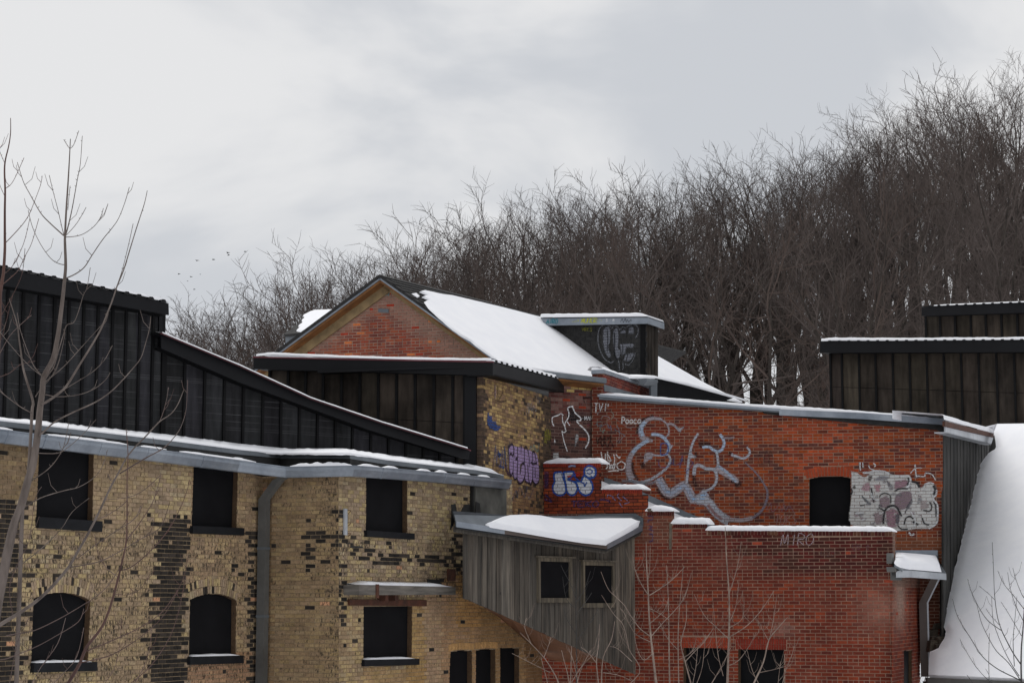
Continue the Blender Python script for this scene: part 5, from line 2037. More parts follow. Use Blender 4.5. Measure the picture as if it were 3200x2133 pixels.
g.stroke(c((805, 175), (860, 172), (910, 208), (955, 260)), 8, SILP, .8)
g.fill(c((905, 205), (965, 215), (1018, 205), (990, 245), (965, 280), (935, 250)), SIL, .8)
g.stroke(c((630, 375), (560, 385), (480, 430), (410, 490), (352, 580), (330, 680), (340, 780), (375, 850)), 9, SILP, .85, w1=22)
g.stroke(c((575, 375), (500, 415), (430, 470), (380, 530)), 11, SILB, .75)
g.stroke(c((330, 850), (450, 890), (550, 872), (650, 825), (740, 762), (808, 700), (842, 620), (826, 560), (780, 538)), 11, SIL, .8, w1=6)
g.stroke(c((250, 870), (400, 880), (560, 905), (660, 880)), 10, srgb(120, 124, 134), .6)
g.stroke(c((610, 300), (680, 302), (760, 338), (810, 400), (832, 452), (812, 520)), 10, SILB, .85)
g.fill(c((825, 420), (885, 430), (860, 480), (835, 530), (820, 520), (835, 460)), SIL, .8)
g.fill(c((512, 600), (525, 535), (580, 508), (640, 530), (655, 560), (600, 610), (520, 665)), SILP, .85)
g.fill(c((570, 595), (630, 585), (600, 615)), SILB, .8)
g.stroke(c((645, 556), (740, 560), (800, 545)), 6, SIL, .85)
g.stroke(c((730, 410), (725, 480), (730, 548), (800, 540), (820, 480), (800, 415), (735, 412)), 3.5, srgb(52, 84, 150), .85)
zig = c((690, 840), (790, 1000), (850, 1030), (1010, 920), (1060, 980), (1120, 1100), (1200, 1090), (1290, 1010))
g.stroke(zig, 25, SILP, .9, .15, smooth=False)
g.stroke(zig, 14, srgb(160, 168, 186), .8, .3, smooth=False)
g.stroke(c((1170, 1100), (1290, 1120), (1400, 1250), (1500, 1330), (1560, 1355)), 27, SIL, .88, .2)
g.stroke(c((1300, 1160), (1390, 1270), (1480, 1340)), 9, srgb(150, 80, 70), .5)
for q in (((950, 940), (985, 940), (985, 970), (950, 970)), ((1210, 1030), (1280, 1030), (1280, 1060), (1210, 1060)), ((1110, 1075), (1150, 1075), (1150, 1110), (1110, 1110)), ((1200, 1075), (1270, 1075), (1270, 1100), (1200, 1100)), ((790, 990), (850, 990), (850, 1015), (790, 1015))):
    g.fill(c(*q), srgb(150, 186, 222), .85, False)
g.stroke(c((1500, 1335), (1620, 1345), (1720, 1350), (1850, 1325)), 13, SILP, .8)
g.stroke(c((1850, 1325), (1960, 1235), (2018, 1120), (2032, 1000), (1985, 900), (1900, 780), (1760, 645)), 9, srgb(120, 112, 124), .8, w1=5)
g.stroke(c((1185, 290), (1130, 380), (1095, 480), (1076, 580), (1060, 700), (1045, 890)), 7, SIL, .88, w1=9)
g.fill(c((1092, 490), (1125, 540), (1168, 572), (1150, 592), (1070, 595)), SIL, .85)
g.stroke(c((1235, 462), (1310, 452), (1370, 490), (1420, 512), (1472, 490), (1502, 420), (1490, 360), (1450, 298)), 9, SILB, .85)
g.stroke(c((1480, 345), (1560, 348), (1630, 340)), 6, SILP, .6)
g.stroke(c((1408, 510), (1425, 600), (1425, 690), (1380, 730)), 8, SIL, .85)
g.fill(c((1385, 720), (1430, 668), (1520, 730), (1640, 800), (1690, 855), (1675, 905), (1620, 890), (1520, 830), (1410, 770)), SILP, .88)
g.stroke(c((1430, 690), (1520, 750), (1600, 830), (1650, 880)), 9, SILB, .7)
g.stroke(c((1135, 800), (1145, 700), (1200, 678), (1280, 718), (1370, 728), (1412, 800), (1398, 900), (1330, 970), (1230, 1000)), 12, SIL, .82, w1=7)
g.stroke(c((1590, 545), (1650, 570), (1730, 592), (1790, 570), (1818, 510), (1780, 455)), 9, SIL, .85, w1=6)
for q, w in ((((880, 600), (890, 680), (980, 640), (990, 560), (960, 720)), 3), (((700, 620), (720, 700), (830, 690), (860, 640)), 3), (((1090, 620), (1120, 660), (1040, 760), (1060, 780)), 3)):
    g.stroke(c(*q), w, srgb(62, 78, 140), .55)
g.text(1943, 1323, 20, 'Pooca', srgb(218, 216, 216), 3.2, .62, .05)
g.stroke([(1915, 1298), (1945, 1325), (1975, 1340)], 1.6, GRY, .5)
g.stroke([(1960, 1336), (1985, 1334)], 2.5, GRY, .6)
g.text(1856, 1284, 24, 'TVI', WHT, 3, .62, .1, .75)
g.stroke([(1863, 1272), (1863, 1290)], 4, WHT, .8)
g.stroke([(1902, 1262), (1901, 1270)], 4, WHT, .8)
ct = cv(1680, 1400, 5.8725)
for q in (((1170, 70), (1190, 180), (1240, 250), (1250, 100)), ((1290, 60), (1290, 200), (1350, 230), (1300, 120)), ((1400, 110), (1420, 200), (1400, 320)), ((1440, 110), (1500, 180), (1520, 150)), ((1250, 260), (1290, 330), (1260, 380)), ((1320, 250), (1340, 380), (1400, 290)), ((1320, 380), (1360, 300), (1400, 390), (1430, 280)), ((1540, 240), (1460, 300), (1490, 380), (1580, 380), (1610, 290), (1540, 240)), ((1300, 425), (1400, 412), (1495, 410))):
    g.stroke(ct(*q), 3.8, srgb(222, 218, 216), .92)
cb = cv(1700, 1180, 7.84)
for q in (((1300, 1440), (1310, 1568), (1400, 1440), (1420, 1560), (1500, 1430), (1480, 1568)), ((1560, 1440), (1540, 1540), (1640, 1430), (1630, 1560)), ((1300, 1620), (1380, 1560), (1440, 1680), (1500, 1580), (1560, 1700), (1640, 1560), (1720, 1720))):
    g.stroke(cb(*q), 3.2, BLK, .85)
for q, col in ((((1320, 920), (1340, 850), (1400, 830)), GRY), (((1640, 835), (1700, 880), (1690, 980), (1640, 1030)), srgb(150, 156, 140)), (((1410, 1030), (1420, 970), (1480, 940), (1590, 960), (1610, 1010), (1560, 1040)), GRY), (((1290, 1090), (1440, 1075)), srgb(110, 140, 140)), (((1250, 1160), (1320, 1130), (1330, 1190), (1420, 1140), (1400, 1200), (1530, 1130)), srgb(96, 132, 146)), (((1560, 1130), (1600, 1240), (1640, 1180), (1650, 1300)), srgb(92, 126, 158)), (((1800, 1170), (1860, 1330), (1720, 1250), (1990, 1420)), srgb(110, 136, 150)), (((1380, 1200), (1400, 1310), (1500, 1270), (1440, 1350)), srgb(120, 160, 150)), (((1850, 1340), (1850, 1480), (1790, 1560)), GRY), (((2000, 1410), (1900, 1500), (1830, 1620)), GRY)):
    g.stroke(cb(*q), 2.2, col, .65)
g.text(2215 + 10, 1600, 1, '', WHT, 1)
g.text(2420, 1637, 30, 'TOKS', srgb(170, 140, 140), 2.0, .6, .15, .55)
g.scribble(2400, 1575, 2480, 1600, 9, srgb(128, 110, 130), 2.2, 4, .5)
g.scribble(2370, 1410, 2420, 1450, 7, srgb(70, 44, 40), 3, 9, .45)
g.done('large faded silver blue lettering with small tags around it')

# --- silver piece right of the black doorway
g = Paint(wall_u, RU)
c = cv(2630, 1430, 6.03)
g.fill(c((175, 240), (300, 270), (430, 350), (560, 262), (720, 235), (900, 285), (1150, 330), (1280, 340), (1320, 420), (1450, 480), (1500, 545), (1600, 468), (1740, 480), (1800, 600), (1750, 740), (1812, 900), (1812, 1100), (1780, 1260), (1650, 1340), (1400, 1345), (1250, 1372), (1000, 1385), (800, 1300), (172, 1270), (172, 740)), srgb(190, 190, 188), .97)
for q, col, al in ((((350, 600), (420, 480), (520, 460), (560, 600), (460, 640)), (168, 128, 140), .6), (((600, 500), (740, 490), (730, 640), (640, 640)), (176, 120, 132), .55), (((1000, 420), (1220, 400), (1250, 520), (1050, 600), (980, 560)), (150, 112, 126), .7), (((1010, 700), (1150, 620), (1320, 640), (1330, 800), (1220, 960), (1050, 980), (980, 840)), (128, 106, 116), .75), (((700, 760), (850, 700), (930, 800), (880, 940), (720, 930)), (136, 116, 124), .7), (((820, 1000), (960, 940), (1080, 1020), (1100, 1180), (1040, 1300), (860, 1290)), (146, 108, 122), .7), (((590, 1040), (760, 1000), (790, 1200), (640, 1260)), (140, 116, 124), .6), (((370, 700), (470, 760), (560, 880), (500, 880), (400, 790)), (96, 100, 108), .8), (((1000, 1060), (1100, 1050), (1080, 1260), (1010, 1240)), (92, 90, 96), .8), (((1220, 900), (1320, 760), (1340, 860), (1180, 1060)), (88, 88, 96), .75), (((500, 330), (590, 330), (560, 440), (490, 430)), (84, 76, 74), .8), (((840, 400), (960, 500), (980, 600), (880, 600)), (110, 104, 112), .7), (((590, 420), (720, 330), (900, 350), (860, 420), (700, 440)), (130, 130, 138), .7), (((1480, 800), (1620, 800), (1650, 940), (1480, 980)), (158, 146, 146), .6), (((190, 560), (240, 500), (280, 560), (240, 600)), (52, 48, 48), .85)):
    g.fill(c(*q), srgb(*col), al)
mr = random.Random(77)
for k in range(46):
    x, y = mr.uniform(210, 1740), mr.uniform(330, 1280)
    r_ = mr.uniform(25, 75)
    g.fill(c(*[(x + r_ * mr.uniform(.6, 1.3) * math.cos(a_), y + r_ * .7 * mr.uniform(.6, 1.3) * math.sin(a_)) for a_ in (0, 1.05, 2.1, 3.14, 4.2, 5.2)]), srgb(*mr.choice(((150, 150, 152), (206, 206, 206), (120, 118, 124), (168, 150, 156), (214, 214, 212), (132, 130, 136)))), .6)
for q, w in ((((560, 560), (580, 700), (610, 840)), 4), (((710, 740), (760, 680), (850, 670), (920, 720), (930, 850)), 3.2), (((790, 1240), (800, 1080), (840, 960), (940, 900), (1040, 930), (1130, 1100)), 5), (((700, 930), (780, 980), (820, 1000)), 4), (((1250, 370), (1280, 430), (1240, 520)), 6), (((1320, 440), (1420, 470), (1470, 560)), 6), (((1730, 520), (1770, 600), (1740, 700)), 7), (((1740, 820), (1780, 900), (1790, 1110)), 6), (((1660, 830), (1700, 920), (1660, 1000), (1540, 990)), 4), (((1180, 1260), (1210, 1140), (1290, 1100), (1350, 1150)), 4), (((1340, 1200), (1450, 1260)), 5), (((1060, 1270), (1130, 1340), (1250, 1340)), 3.5), (((180, 570), (200, 640), (170, 700)), 4), (((1000, 630), (1100, 580), (1250, 580)), 4), (((1520, 1130), (1560, 1230), (1650, 1260)), 4), (((350, 900), (450, 880)), 3)):
    g.stroke(c(*q), w * 1.2, srgb(40, 40, 44), .95)
for q, w in ((((400, 280), (520, 275), (640, 250), (800, 260), (900, 300)), 7), (((1000, 340), (1150, 345), (1260, 340), (1300, 410), (1270, 520), (1220, 560)), 6), (((1560, 500), (1660, 470), (1740, 490)), 5), (((1790, 600), (1780, 690), (1720, 760)), 5), (((1720, 780), (1800, 880), (1810, 1100), (1780, 1240), (1640, 1330)), 6), (((700, 820), (600, 760), (560, 660)), 4), (((380, 1180), (450, 1140)), 6), (((260, 1040), (420, 1030)), 5), (((1300, 1000), (1390, 1180), (1360, 1300)), 4), (((1270, 1400), (1310, 1450), (1370, 1430)), 6), (((1370, 150), (1400, 150)), 9), (((1390, 190), (1400, 300), (1420, 360)), 4), (((1300, 290), (1390, 200), (1520, 190)), 3), (((1430, 340), (1560, 350), (1580, 290), (1700, 310), (1770, 420)), 3), (((350, 80), (350, 180), (360, 240)), 4), (((400, 80), (405, 180)), 3), (((600, 100), (640, 140), (620, 165)), 4), (((510, 140), (540, 200), (630, 235)), 3)):
    g.stroke(c(*q), w, srgb(198, 200, 202), .9)
g.done('silver and pink graffiti piece beside the black doorway')

# --- white outline letter on the brown wall
g = Paint(wall_p, PW)
c = cb
g.fill(c((560, 770), (590, 720), (700, 700), (740, 840), (860, 960), (870, 1050), (760, 1080), (560, 1100)), srgb(40, 38, 42), .55)
for q, w in ((((235, 1192), (200, 1110), (188, 1040), (205, 965), (330, 920), (400, 880), (465, 918)), 3.6), (((440, 940), (450, 1080), (500, 1190), (522, 1290)), 3.6), (((620, 1170), (540, 1060), (500, 1150), (520, 1290)), 3.4), (((540, 1050), (590, 960), (600, 860), (575, 735), (705, 695)), 4), (((690, 710), (720, 790), (770, 880), (880, 975), (880, 1045), (790, 1055), (850, 1130)), 4.5), (((860, 1150), (960, 1240), (1050, 1350), (1090, 1460), (1070, 1600), (1000, 1720)), 5), (((430, 1300), (480, 1340), (540, 1290)), 3), (((430, 1300), (470, 1520), (560, 1800)), 3.6)):
    g.stroke(c(*q), w, srgb(220, 220, 222), .95)
g.fill(c((740, 1480), (770, 1370), (830, 1380), (850, 1460), (800, 1600), (750, 1700), (735, 1600)), srgb(160, 160, 162), .85)
g.fill(c((225, 1600), (250, 1470), (290, 1600)), WHT, .85, False)
ck = cv(1400, 1380, 6.533)
g.fill(ck((2130, 220), (2250, 215), (2265, 340), (2130, 360)), srgb(176, 176, 176), .8, False)
g.fill(ck((2380, 400), (2500, 350), (2640, 340), (2640, 430), (2400, 440)), srgb(160, 160, 164), .7)
g.done('white outline letter')
g = Paint(wall_p, PW)
g.fill(c((900, 940), (1155, 930), (1155, 1045), (895, 1050)), srgb(34, 32, 36), .75, False)
g.text(1816, 1312, 11.5, '-MAN', WHT, 2.2, .78, .0)
g.done('small MAN tag')
g = Paint(wall_p, PW)
g.fill(c((1040, 1150), (1120, 1130), (1130, 1170), (1050, 1190)), srgb(160, 70, 84), .7)
g.done('red paint patch')
g = Paint(wall_p, PW)
g.stroke(c((960, 440), (970, 560), (1000, 620)), 4, srgb(46, 34, 36), .6)
g.stroke(c((980, 490), (1150, 480)), 5, srgb(46, 34, 36), .6)
g.done('dark scrawl')

# --- lilac throw-up and blue marks on the tower side
g = Paint(wall_ty, TY)
c = ck
g.stroke(c((1130, 80), (1150, 260), (1160, 480), (1200, 620), (1280, 700)), 8, srgb(70, 44, 70), .7)
g.scribble(1572, 1390, 1590, 1470, 8, srgb(86, 110, 140), 2.4, 3, .6)
g.scribble(1650, 1390, 1680, 1410, 6, srgb(110, 150, 150), 3, 5, .6)
g.fill(c((1225, 120), (1290, 50), (1380, 80), (1500, 90), (1560, 140), (1640, 150), (1720, 200), (1800, 240), (1840, 480), (1850, 640), (1840, 800), (1780, 870), (1710, 800), (1665, 860), (1590, 830), (1540, 790), (1470, 850), (1400, 780), (1350, 770), (1290, 690), (1240, 610), (1225, 380)), srgb(160, 138, 178), .95)
for q, w in ((((1225, 260), (1220, 120), (1290, 45), (1330, 130), (1320, 240), (1290, 300)), 3.2), (((1330, 130), (1335, 340)), 2.6), (((1400, 90), (1405, 330), (1360, 350)), 3), (((1480, 60), (1475, 240)), 2.8), (((1240, 250), (1290, 245)), 3), (((1235, 260), (1235, 560), (1270, 690), (1310, 600), (1315, 380)), 2.8), (((1365, 345), (1405, 380), (1395, 720), (1440, 850), (1520, 800), (1560, 640), (1545, 460), (1490, 460), (1455, 660)), 3.2), (((1545, 440), (1545, 140), (1600, 130), (1640, 320), (1640, 520)), 3), (((1610, 460), (1630, 760), (1670, 870), (1710, 760), (1715, 500)), 3), (((1715, 480), (1705, 240), (1750, 210), (1780, 380)), 2.8), (((1670, 410), (1720, 450), (1800, 430)), 3), (((1760, 520), (1765, 730)), 3), (((1710, 780), (1770, 870), (1840, 800), (1850, 560)), 2.8), (((1550, 700), (1565, 800), (1640, 850)), 2.6), (((1310, 620), (1340, 760), (1390, 740)), 2.6)):
    g.stroke(c(*q), w * 1.5, srgb(40, 28, 44), .97)
g.fill(c((1450, 440), (1500, 440), (1470, 560), (1450, 600)), srgb(88, 76, 56), .8)
bl = srgb(38, 70, 128)
ct4 = cv(1470, 1150, 7.84)
g.fill(ct4((395, 1080), (440, 1060), (440, 1150), (510, 1160), (520, 1270), (600, 1290), (640, 1380), (720, 1400), (700, 1500), (600, 1560), (500, 1500), (420, 1440), (380, 1300)), bl, .8)
g.scribble(1540, 1400, 1572, 1450, 7, bl, 4, 12, .6)
g.scribble(1600, 1525, 1660, 1560, 8, srgb(60, 88, 130), 2.6, 13, .5)
g.stroke(c((1000, 240), (1060, 260), (1010, 300)), 6, bl, .7)
g.stroke(c((1020, 490), (1130, 530)), 5, bl, .7)
g.stroke(ct4((650, 420), (650, 560), (640, 820)), 5, srgb(70, 54, 50), .6)
g.stroke(ct4((780, 560), (730, 680), (670, 820), (860, 800)), 4, srgb(70, 54, 50), .6)
g.fill(ct4((560, 400), (610, 400), (610, 720), (560, 740)), srgb(136, 116, 126), .5)
g.scribble(1642, 1262, 1672, 1290, 12, srgb(178, 172, 168), 1.6, 17, .7)
g.scribble(1672, 1232, 1686, 1262, 6, srgb(170, 166, 164), 1.6, 18, .6)
g.scribble(1698, 1345, 1720, 1378, 9, srgb(168, 166, 52), 2.2, 19, .7)
g.done('lilac throw-up with purple outlines and blue marks')

# --- white and blue throw-up on the stepped parapet
g = Paint(wall_st, RF)
c = ct
BLU, WH2 = srgb(40, 82, 160), srgb(208, 212, 220)
shapes = [[(310, 450), (440, 440), (480, 560), (510, 640), (525, 790), (450, 862), (350, 848), (290, 780), (285, 690), (320, 610), (305, 540)],
          [(480, 440), (660, 430), (640, 520), (560, 570), (690, 620), (740, 720), (700, 830), (620, 862), (545, 800), (525, 680), (500, 560)],
          [(700, 600), (800, 600), (860, 500), (950, 560), (1010, 660), (1012, 760), (960, 840), (870, 860), (780, 800), (735, 690)]]
for sh in shapes:
    g.fill(c(*sh), WH2, .95)
g.fill(c((860, 440), (880, 360), (960, 320), (1060, 370), (1075, 460), (1040, 530), (950, 545), (880, 510)), WH2, .9)
g.fill(c((530, 500), (640, 480), (650, 550), (560, 560)), srgb(176, 56, 40), .9)
g.fill(c((660, 440), (800, 430), (800, 490), (720, 530)), srgb(170, 50, 38), .9)
g.fill(c((700, 560), (760, 510), (830, 530), (790, 580)), srgb(64, 34, 32), .85)
for sh in shapes:
    g.stroke(c(*(sh + [sh[0]])), 6, BLU, .9)
g.stroke(c((860, 440), (880, 360), (960, 320), (1060, 370), (1075, 460), (1040, 530), (950, 545), (880, 510), (860, 440)), 6, BLU, .9)
g.stroke(c((900, 420), (960, 380), (1010, 430), (960, 470), (910, 450)), 4, BLU, .9)
g.stroke(c((990, 500), (1000, 540)), 5, BLU, .8)
for q, w in ((((850, 620), (870, 710)), 5), (((910, 620), (870, 700)), 5), (((700, 460), (700, 540), (840, 640)), 5), (((570, 340), (640, 320), (710, 330)), 6), (((440, 440), (470, 520)), 6)):
    g.stroke(c(*q), w, BLU if w == 5 else srgb(130, 142, 176), .85)
DBL = srgb(52, 60, 116)
g.text(1786, 1583, 18, 'TEKO', DBL, 4.5, 1.25, .05, .6)
g.stroke(c((1150, 940), (1280, 950), (1340, 990)), 6, DBL, .6)
g.stroke(c((170, 420), (170, 740)), 14, srgb(50, 56, 104), .5)
g.stroke(c((130, 930), (200, 960), (270, 970), (150, 840)), 5, DBL, .6)
for q in (((1285, 900), (1300, 855), (1400, 890)), ((1380, 900), (1440, 960)), ((1500, 830), (1470, 880), (1550, 960)), ((1560, 880), (1660, 960)), ((1500, 990), (1560, 1080)), ((1600, 1020), (1690, 990))):
    g.stroke(c(*q), 3.4, srgb(126, 122, 160), .75)
g.done('white and blue bubble letters')
g = Paint(wall_f, RF)
for x, y, q in ((2026, 1612, ((0, 0), (14, 0), (14, 10), (0, 12), (0, 22))), (2028, 1642, ((0, 0), (12, 2), (0, 12), (14, 14))), (2030, 1668, ((0, 0), (10, 0), (10, 20), (0, 24)))):
    g.stroke([(x + a, y + b) for a, b in q], 4, DBL, .65, smooth=False)
g.done('blue marks on the brick pier')
g = Paint(wall_f, RF)
g.text(2440, 1704, 36, 'MIRO', srgb(158, 142, 146), 2.8, .78, .12, .9, -.5)
g.done('chalky MIRO tag')
g = Paint(wall_f, RF)
g.text(2566, 1736, 22, 'DSo', srgb(110, 84, 86), 2, .7, .1, .5)
g.done('faint scrawl')
g = Paint(wall_f, RF)
g.text(2664, 1716, 20, 'Uoue', srgb(120, 92, 98), 2, .7, .1, .55)
g.done('faint scrawl on dark brick')

# --- dormer and gable tags
g = Paint(dorm, DC, .03)
c = cv(1680, 960, 5.602)
GR2 = srgb(118, 120, 128)
for sh in ([(1150, 400), (1200, 340), (1265, 340), (1292, 420), (1285, 600), (1255, 700), (1300, 850), (1245, 885), (1180, 780), (1145, 600)], [(1320, 420), (1370, 355), (1425, 390), (1435, 560), (1425, 700), (1470, 760), (1450, 880), (1395, 900), (1360, 800), (1325, 600)], [(1455, 430), (1500, 385), (1550, 400), (1560, 460), (1450, 470)], [(1590, 440), (1610, 350), (1680, 330), (1705, 400), (1690, 470), (1600, 468)], [(1440, 632), (1682, 630), (1680, 712), (1570, 716), (1550, 800), (1480, 850)], [(1545, 812), (1705, 800), (1660, 910), (1600, 955), (1510, 930)]):
    g.fill(c(*sh), GR2, .82)
for q, w in ((((1300, 350), (1200, 300), (1115, 345), (1072, 450), (1070, 620), (1115, 780), (1190, 910), (1290, 970), (1340, 940)), 5), (((1300, 380), (1340, 330), (1400, 330), (1445, 390), (1490, 350), (1550, 360), (1590, 330), (1680, 300), (1755, 340), (1770, 440), (1720, 540)), 5), (((1720, 800), (1680, 920), (1600, 1010), (1540, 990)), 4), (((1425, 920), (1440, 1020), (1440, 1110)), 5), (((1500, 950), (1510, 1060), (1490, 1090)), 4)):
    g.stroke(c(*q), w, srgb(122, 124, 130), .65, .4)
for q, w in ((((1225, 420), (1240, 560), (1225, 760)), 3), (((1350, 440), (1360, 620), (1350, 820), (1400, 920)), 4), (((1500, 660), (1500, 830)), 3), (((1590, 820), (1560, 940)), 3)):
    g.stroke(c(*q), w, srgb(36, 36, 40), .8)
YEL, TEAL = srgb(186, 190, 54), srgb(54, 128, 142)
g.done('pale bubble lettering on the dark shingles')
g = Paint(dorm, DC, .03)
g.text(1819, 1035, 12, 'VBKS', srgb(128, 126, 44), 1.8, .72, .1, .8)
g.done('faded yellow tag')
g = Paint(dorm, DC, .226)
g.text(1720, 1014, 14, 'AIRO', TEAL, 3.4, .68, .1, .95)
g.done('teal tag')
g = Paint(dorm, DC, .226)
g.stroke([(1800, 1009), (1815, 1007)], 1.6, YEL, .8)
g.text(1816, 1009, 9, '>', YEL, 1.8, .8)
g.text(1828, 1012, 14, 'MUNGR', YEL, 2.4, .72, .15, .95, -.2)
g.done('yellow tag')
g = Paint(dorm, DC, .226)
for x in (1884, 1891):
    g.stroke([(x, 1004), (x + 2, 1004.4)], 2.6, YEL, .9)
g.done('two yellow dots')
g = Paint(dorm, DC, .226)
g.scribble(1950, 1000, 1985, 1009, 9, srgb(40, 42, 46), 2, 33, .8)
g.done('black scrawl')
g = Paint(dorm, DC, .226)
g.text(1905, 1008, 8, 'S', WHT, 1.4)
g.done('small white tag')
g = Paint(dorm, DC, .226)
g.text(1926, 1007, 8, 'M', WHT, 1.4)
g.done('small white tag')
g = Paint(wall_g, GB)
g.text(1186, 923, 9, 'CRAZY', srgb(96, 160, 160), 2.0, .95, .1, .8, -.3)
g.scribble(1186, 913, 1222, 924, 12, srgb(104, 160, 160), 2, 35, .6)
g.done('small faded turquoise tag under the gable peak')

# ------------------------------------------------------------------ bare trees on the hillside
def gen_tree(seed, h, spread=1.0, fork=.35, lean=0.0):
    rr = random.Random(seed)
    tr, cr = MB(), MB()

    def path(p, d, L, n, wob, up):
        pts = [p]
        d = d.normalized()
        for i in range(n):
            d = (d + Vector((rr.uniform(-wob, wob), rr.uniform(-wob, wob), rr.uniform(-wob, wob) + up))).normalized()
            p = p + d * (L / n)
            pts.append(p)
        return pts

    def sub(pts, t):
        f = t * (len(pts) - 1)
        i = min(int(f), len(pts) - 2)
        return pts[i].lerp(pts[i + 1], f - i), (pts[i + 1] - pts[i]).normalized()

    def side(d, ang):
        a = rr.uniform(0, 2 * math.pi)
        x = d.cross(Vector((.3, .2, 1)))
        if x.length < .05:
            x = Vector((1, 0, 0))
        x.normalize()
        y = d.cross(x)
        return d * math.cos(ang) + (x * math.cos(a) + y * math.sin(a)) * math.sin(ang)

    def grow(pts, r0, level, L):
        nk = {1: rr.randint(7, 9), 2: rr.randint(5, 7), 3: rr.randint(5, 6)}.get(level, 0)
        for k in range(nk):
            t = .18 + .80 * (k + rr.random() * .8) / nk
            p, d = sub(pts, t)
            if level == 3:
                l_ = rr.uniform(.25, .62)
                e = (p + side(d, rr.uniform(.5, 1.15)) * l_ + Vector((0, 0, .05)))
                m_ = p.lerp(e, .5) + Vector((rr.uniform(-.04, .04), rr.uniform(-.04, .04), rr.uniform(-.03, .05)))
                cr.tube([p, m_, e], [.0075, .006, .003], 3)
                continue
            l_ = L * rr.uniform(.40, .64) * (1.08 - .30 * t)
            q = path(p, side(d, rr.uniform(.5, 1.05) * (1.15 - .45 * t)), l_, 4 if level == 1 else 3, .20, .06)
            r1 = max(.011, r0 * (1 - .7 * t) * rr.uniform(.42, .62))
            cr.tube(q, [r1 * (1 - .72 * i / (len(q) - 1)) for i in range(len(q))], 4 if level == 1 else 3)
            grow(q, r1, level + 1, l_)

    base_r = h * .0122 * rr.uniform(.85, 1.25)
    fh = h * fork * rr.uniform(.8, 1.2)
    st = path(Vector((0, 0, -.6)), Vector((rr.uniform(-.1, .1) + lean, rr.uniform(-.1, .1), 1)), fh + .6, 5, .05, .03)
    tr.tube(st, [base_r * (1.25 - .4 * i / 5) for i in range(6)], 7)
    nl = rr.choice((2, 2, 3, 3, 4))
    p, d = st[-1], (st[-1] - st[-2]).normalized()
    for k in range(nl):
        dd_ = (d + Vector((math.cos(k * 6.28 / nl + seed), math.sin(k * 6.28 / nl + seed), 0)) * rr.uniform(.25, .58) * spread).normalized()
        L = (h - fh) * rr.uniform(.62, .80)
        q = path(p, dd_, L, 7, .12, .035)
        r0 = base_r * .8 / math.sqrt(nl) * 1.15
        tr.tube(q, [r0 * (1 - .88 * i / 7) for i in range(8)], 6)
        grow(q, r0, 1, L * .72)
    for k in range(rr.randint(0, 2)):
        t = rr.uniform(.55, .95)
        p, d = sub(st, t)
        q = path(p, side(d, rr.uniform(.7, 1.1)), h * rr.uniform(.2, .34), 5, .14, .12)
        cr.tube(q, [base_r * .42 * (1 - .8 * i / 5) for i in range(6)], 5)
        grow(q, base_r * .42, 1, h * .26)
    return tr, cr


TREE_L = 'bare leafless deciduous tree in the wood on the snowy hillside'
protos = []
for i, (h, spd, fk, ln_) in enumerate(((14.5, 1.0, .30, 0), (13.5, 1.2, .24, .06), (15.5, .8, .38, -.05), (13, 1.3, .20, .0), (16, .9, .34, .08), (14, 1.1, .28, -.08), (15, 1.0, .32, .03))):
    tr, cr = gen_tree(100 + i, h, spd, fk, ln_)
    root = thing('bare_tree', TREE_L, 'tree', (0, 0, 0), 'trees of the hillside wood')
    a = tr.build('trunk', MAT['bark'], root)
    b = cr.build('branches', MAT['twig_red' if i == 3 else 'twig'], root)
    protos.append((root, a, b, max(p[2] for p in cr.v)))
TOPL = [(380, 1010), (500, 968), (560, 960), (700, 900), (870, 858), (990, 800), (1100, 765), (1292, 672), (1428, 685), (1560, 640), (1673, 582), (1780, 610), (1890, 575), (2000, 530), (2140, 530), (2298, 492), (2489, 440), (2620, 415), (2761, 395), (2880, 330), (2978, 270), (3114, 212), (3200, 218), (3300, 200)]
TR = random.Random(5)
used = [False] * len(protos)
spots = []
for row, (yy, n, hs) in enumerate(((82, 15, .9), (94, 20, 1.0), (107, 27, 1.0), (119, 36, 1.0), (131, 46, 1.0), (143, 52, 1.0))):
    for k in range(n):
        px = 330 + (3330 - 330) * (k + TR.uniform(.1, .9)) / n
        y = yy + TR.uniform(-5, 5)
        spots.append((px, y, hs, row))
for px, y, hs, row in spots:
    x = (px - W / 2) / FPX * y
    if row == 0 and px < 1900:
        continue
    if px < 900 and row < 2:
        continue
    if (1980 < px < 2600 and row < 4 and TR.random() < .5) or (px > 2600 and row < 4 and TR.random() < .25):
        continue
    z = hill_z(x, y)
    i = TR.randrange(len(protos))
    root, a, b, h = protos[i]
    # height limited by the skyline the wood makes
    want = at_depth(px, lerp_px(TOPL, px) + (26 if px < 1500 else -6) + TR.uniform(-14, 34) + (5 - row) * TR.uniform(0, 28), y).z - z
    s_ = max(.55, min(1.75, want / h))
    if want < 5:
        continue
    if not used[i]:
        used[i] = True
        r2 = root
    else:
        r2 = root.copy()
        COL.objects.link(r2)
        for ch in (a, b):
            c = ch.copy()
            COL.objects.link(c)
            c.parent = r2
    r2.location = (x, y, z)
    r2.rotation_euler = (0, 0, TR.uniform(0, 6.28))
    r2.scale = (s_ * TR.uniform(.9, 1.1),) * 2 + (s_,)
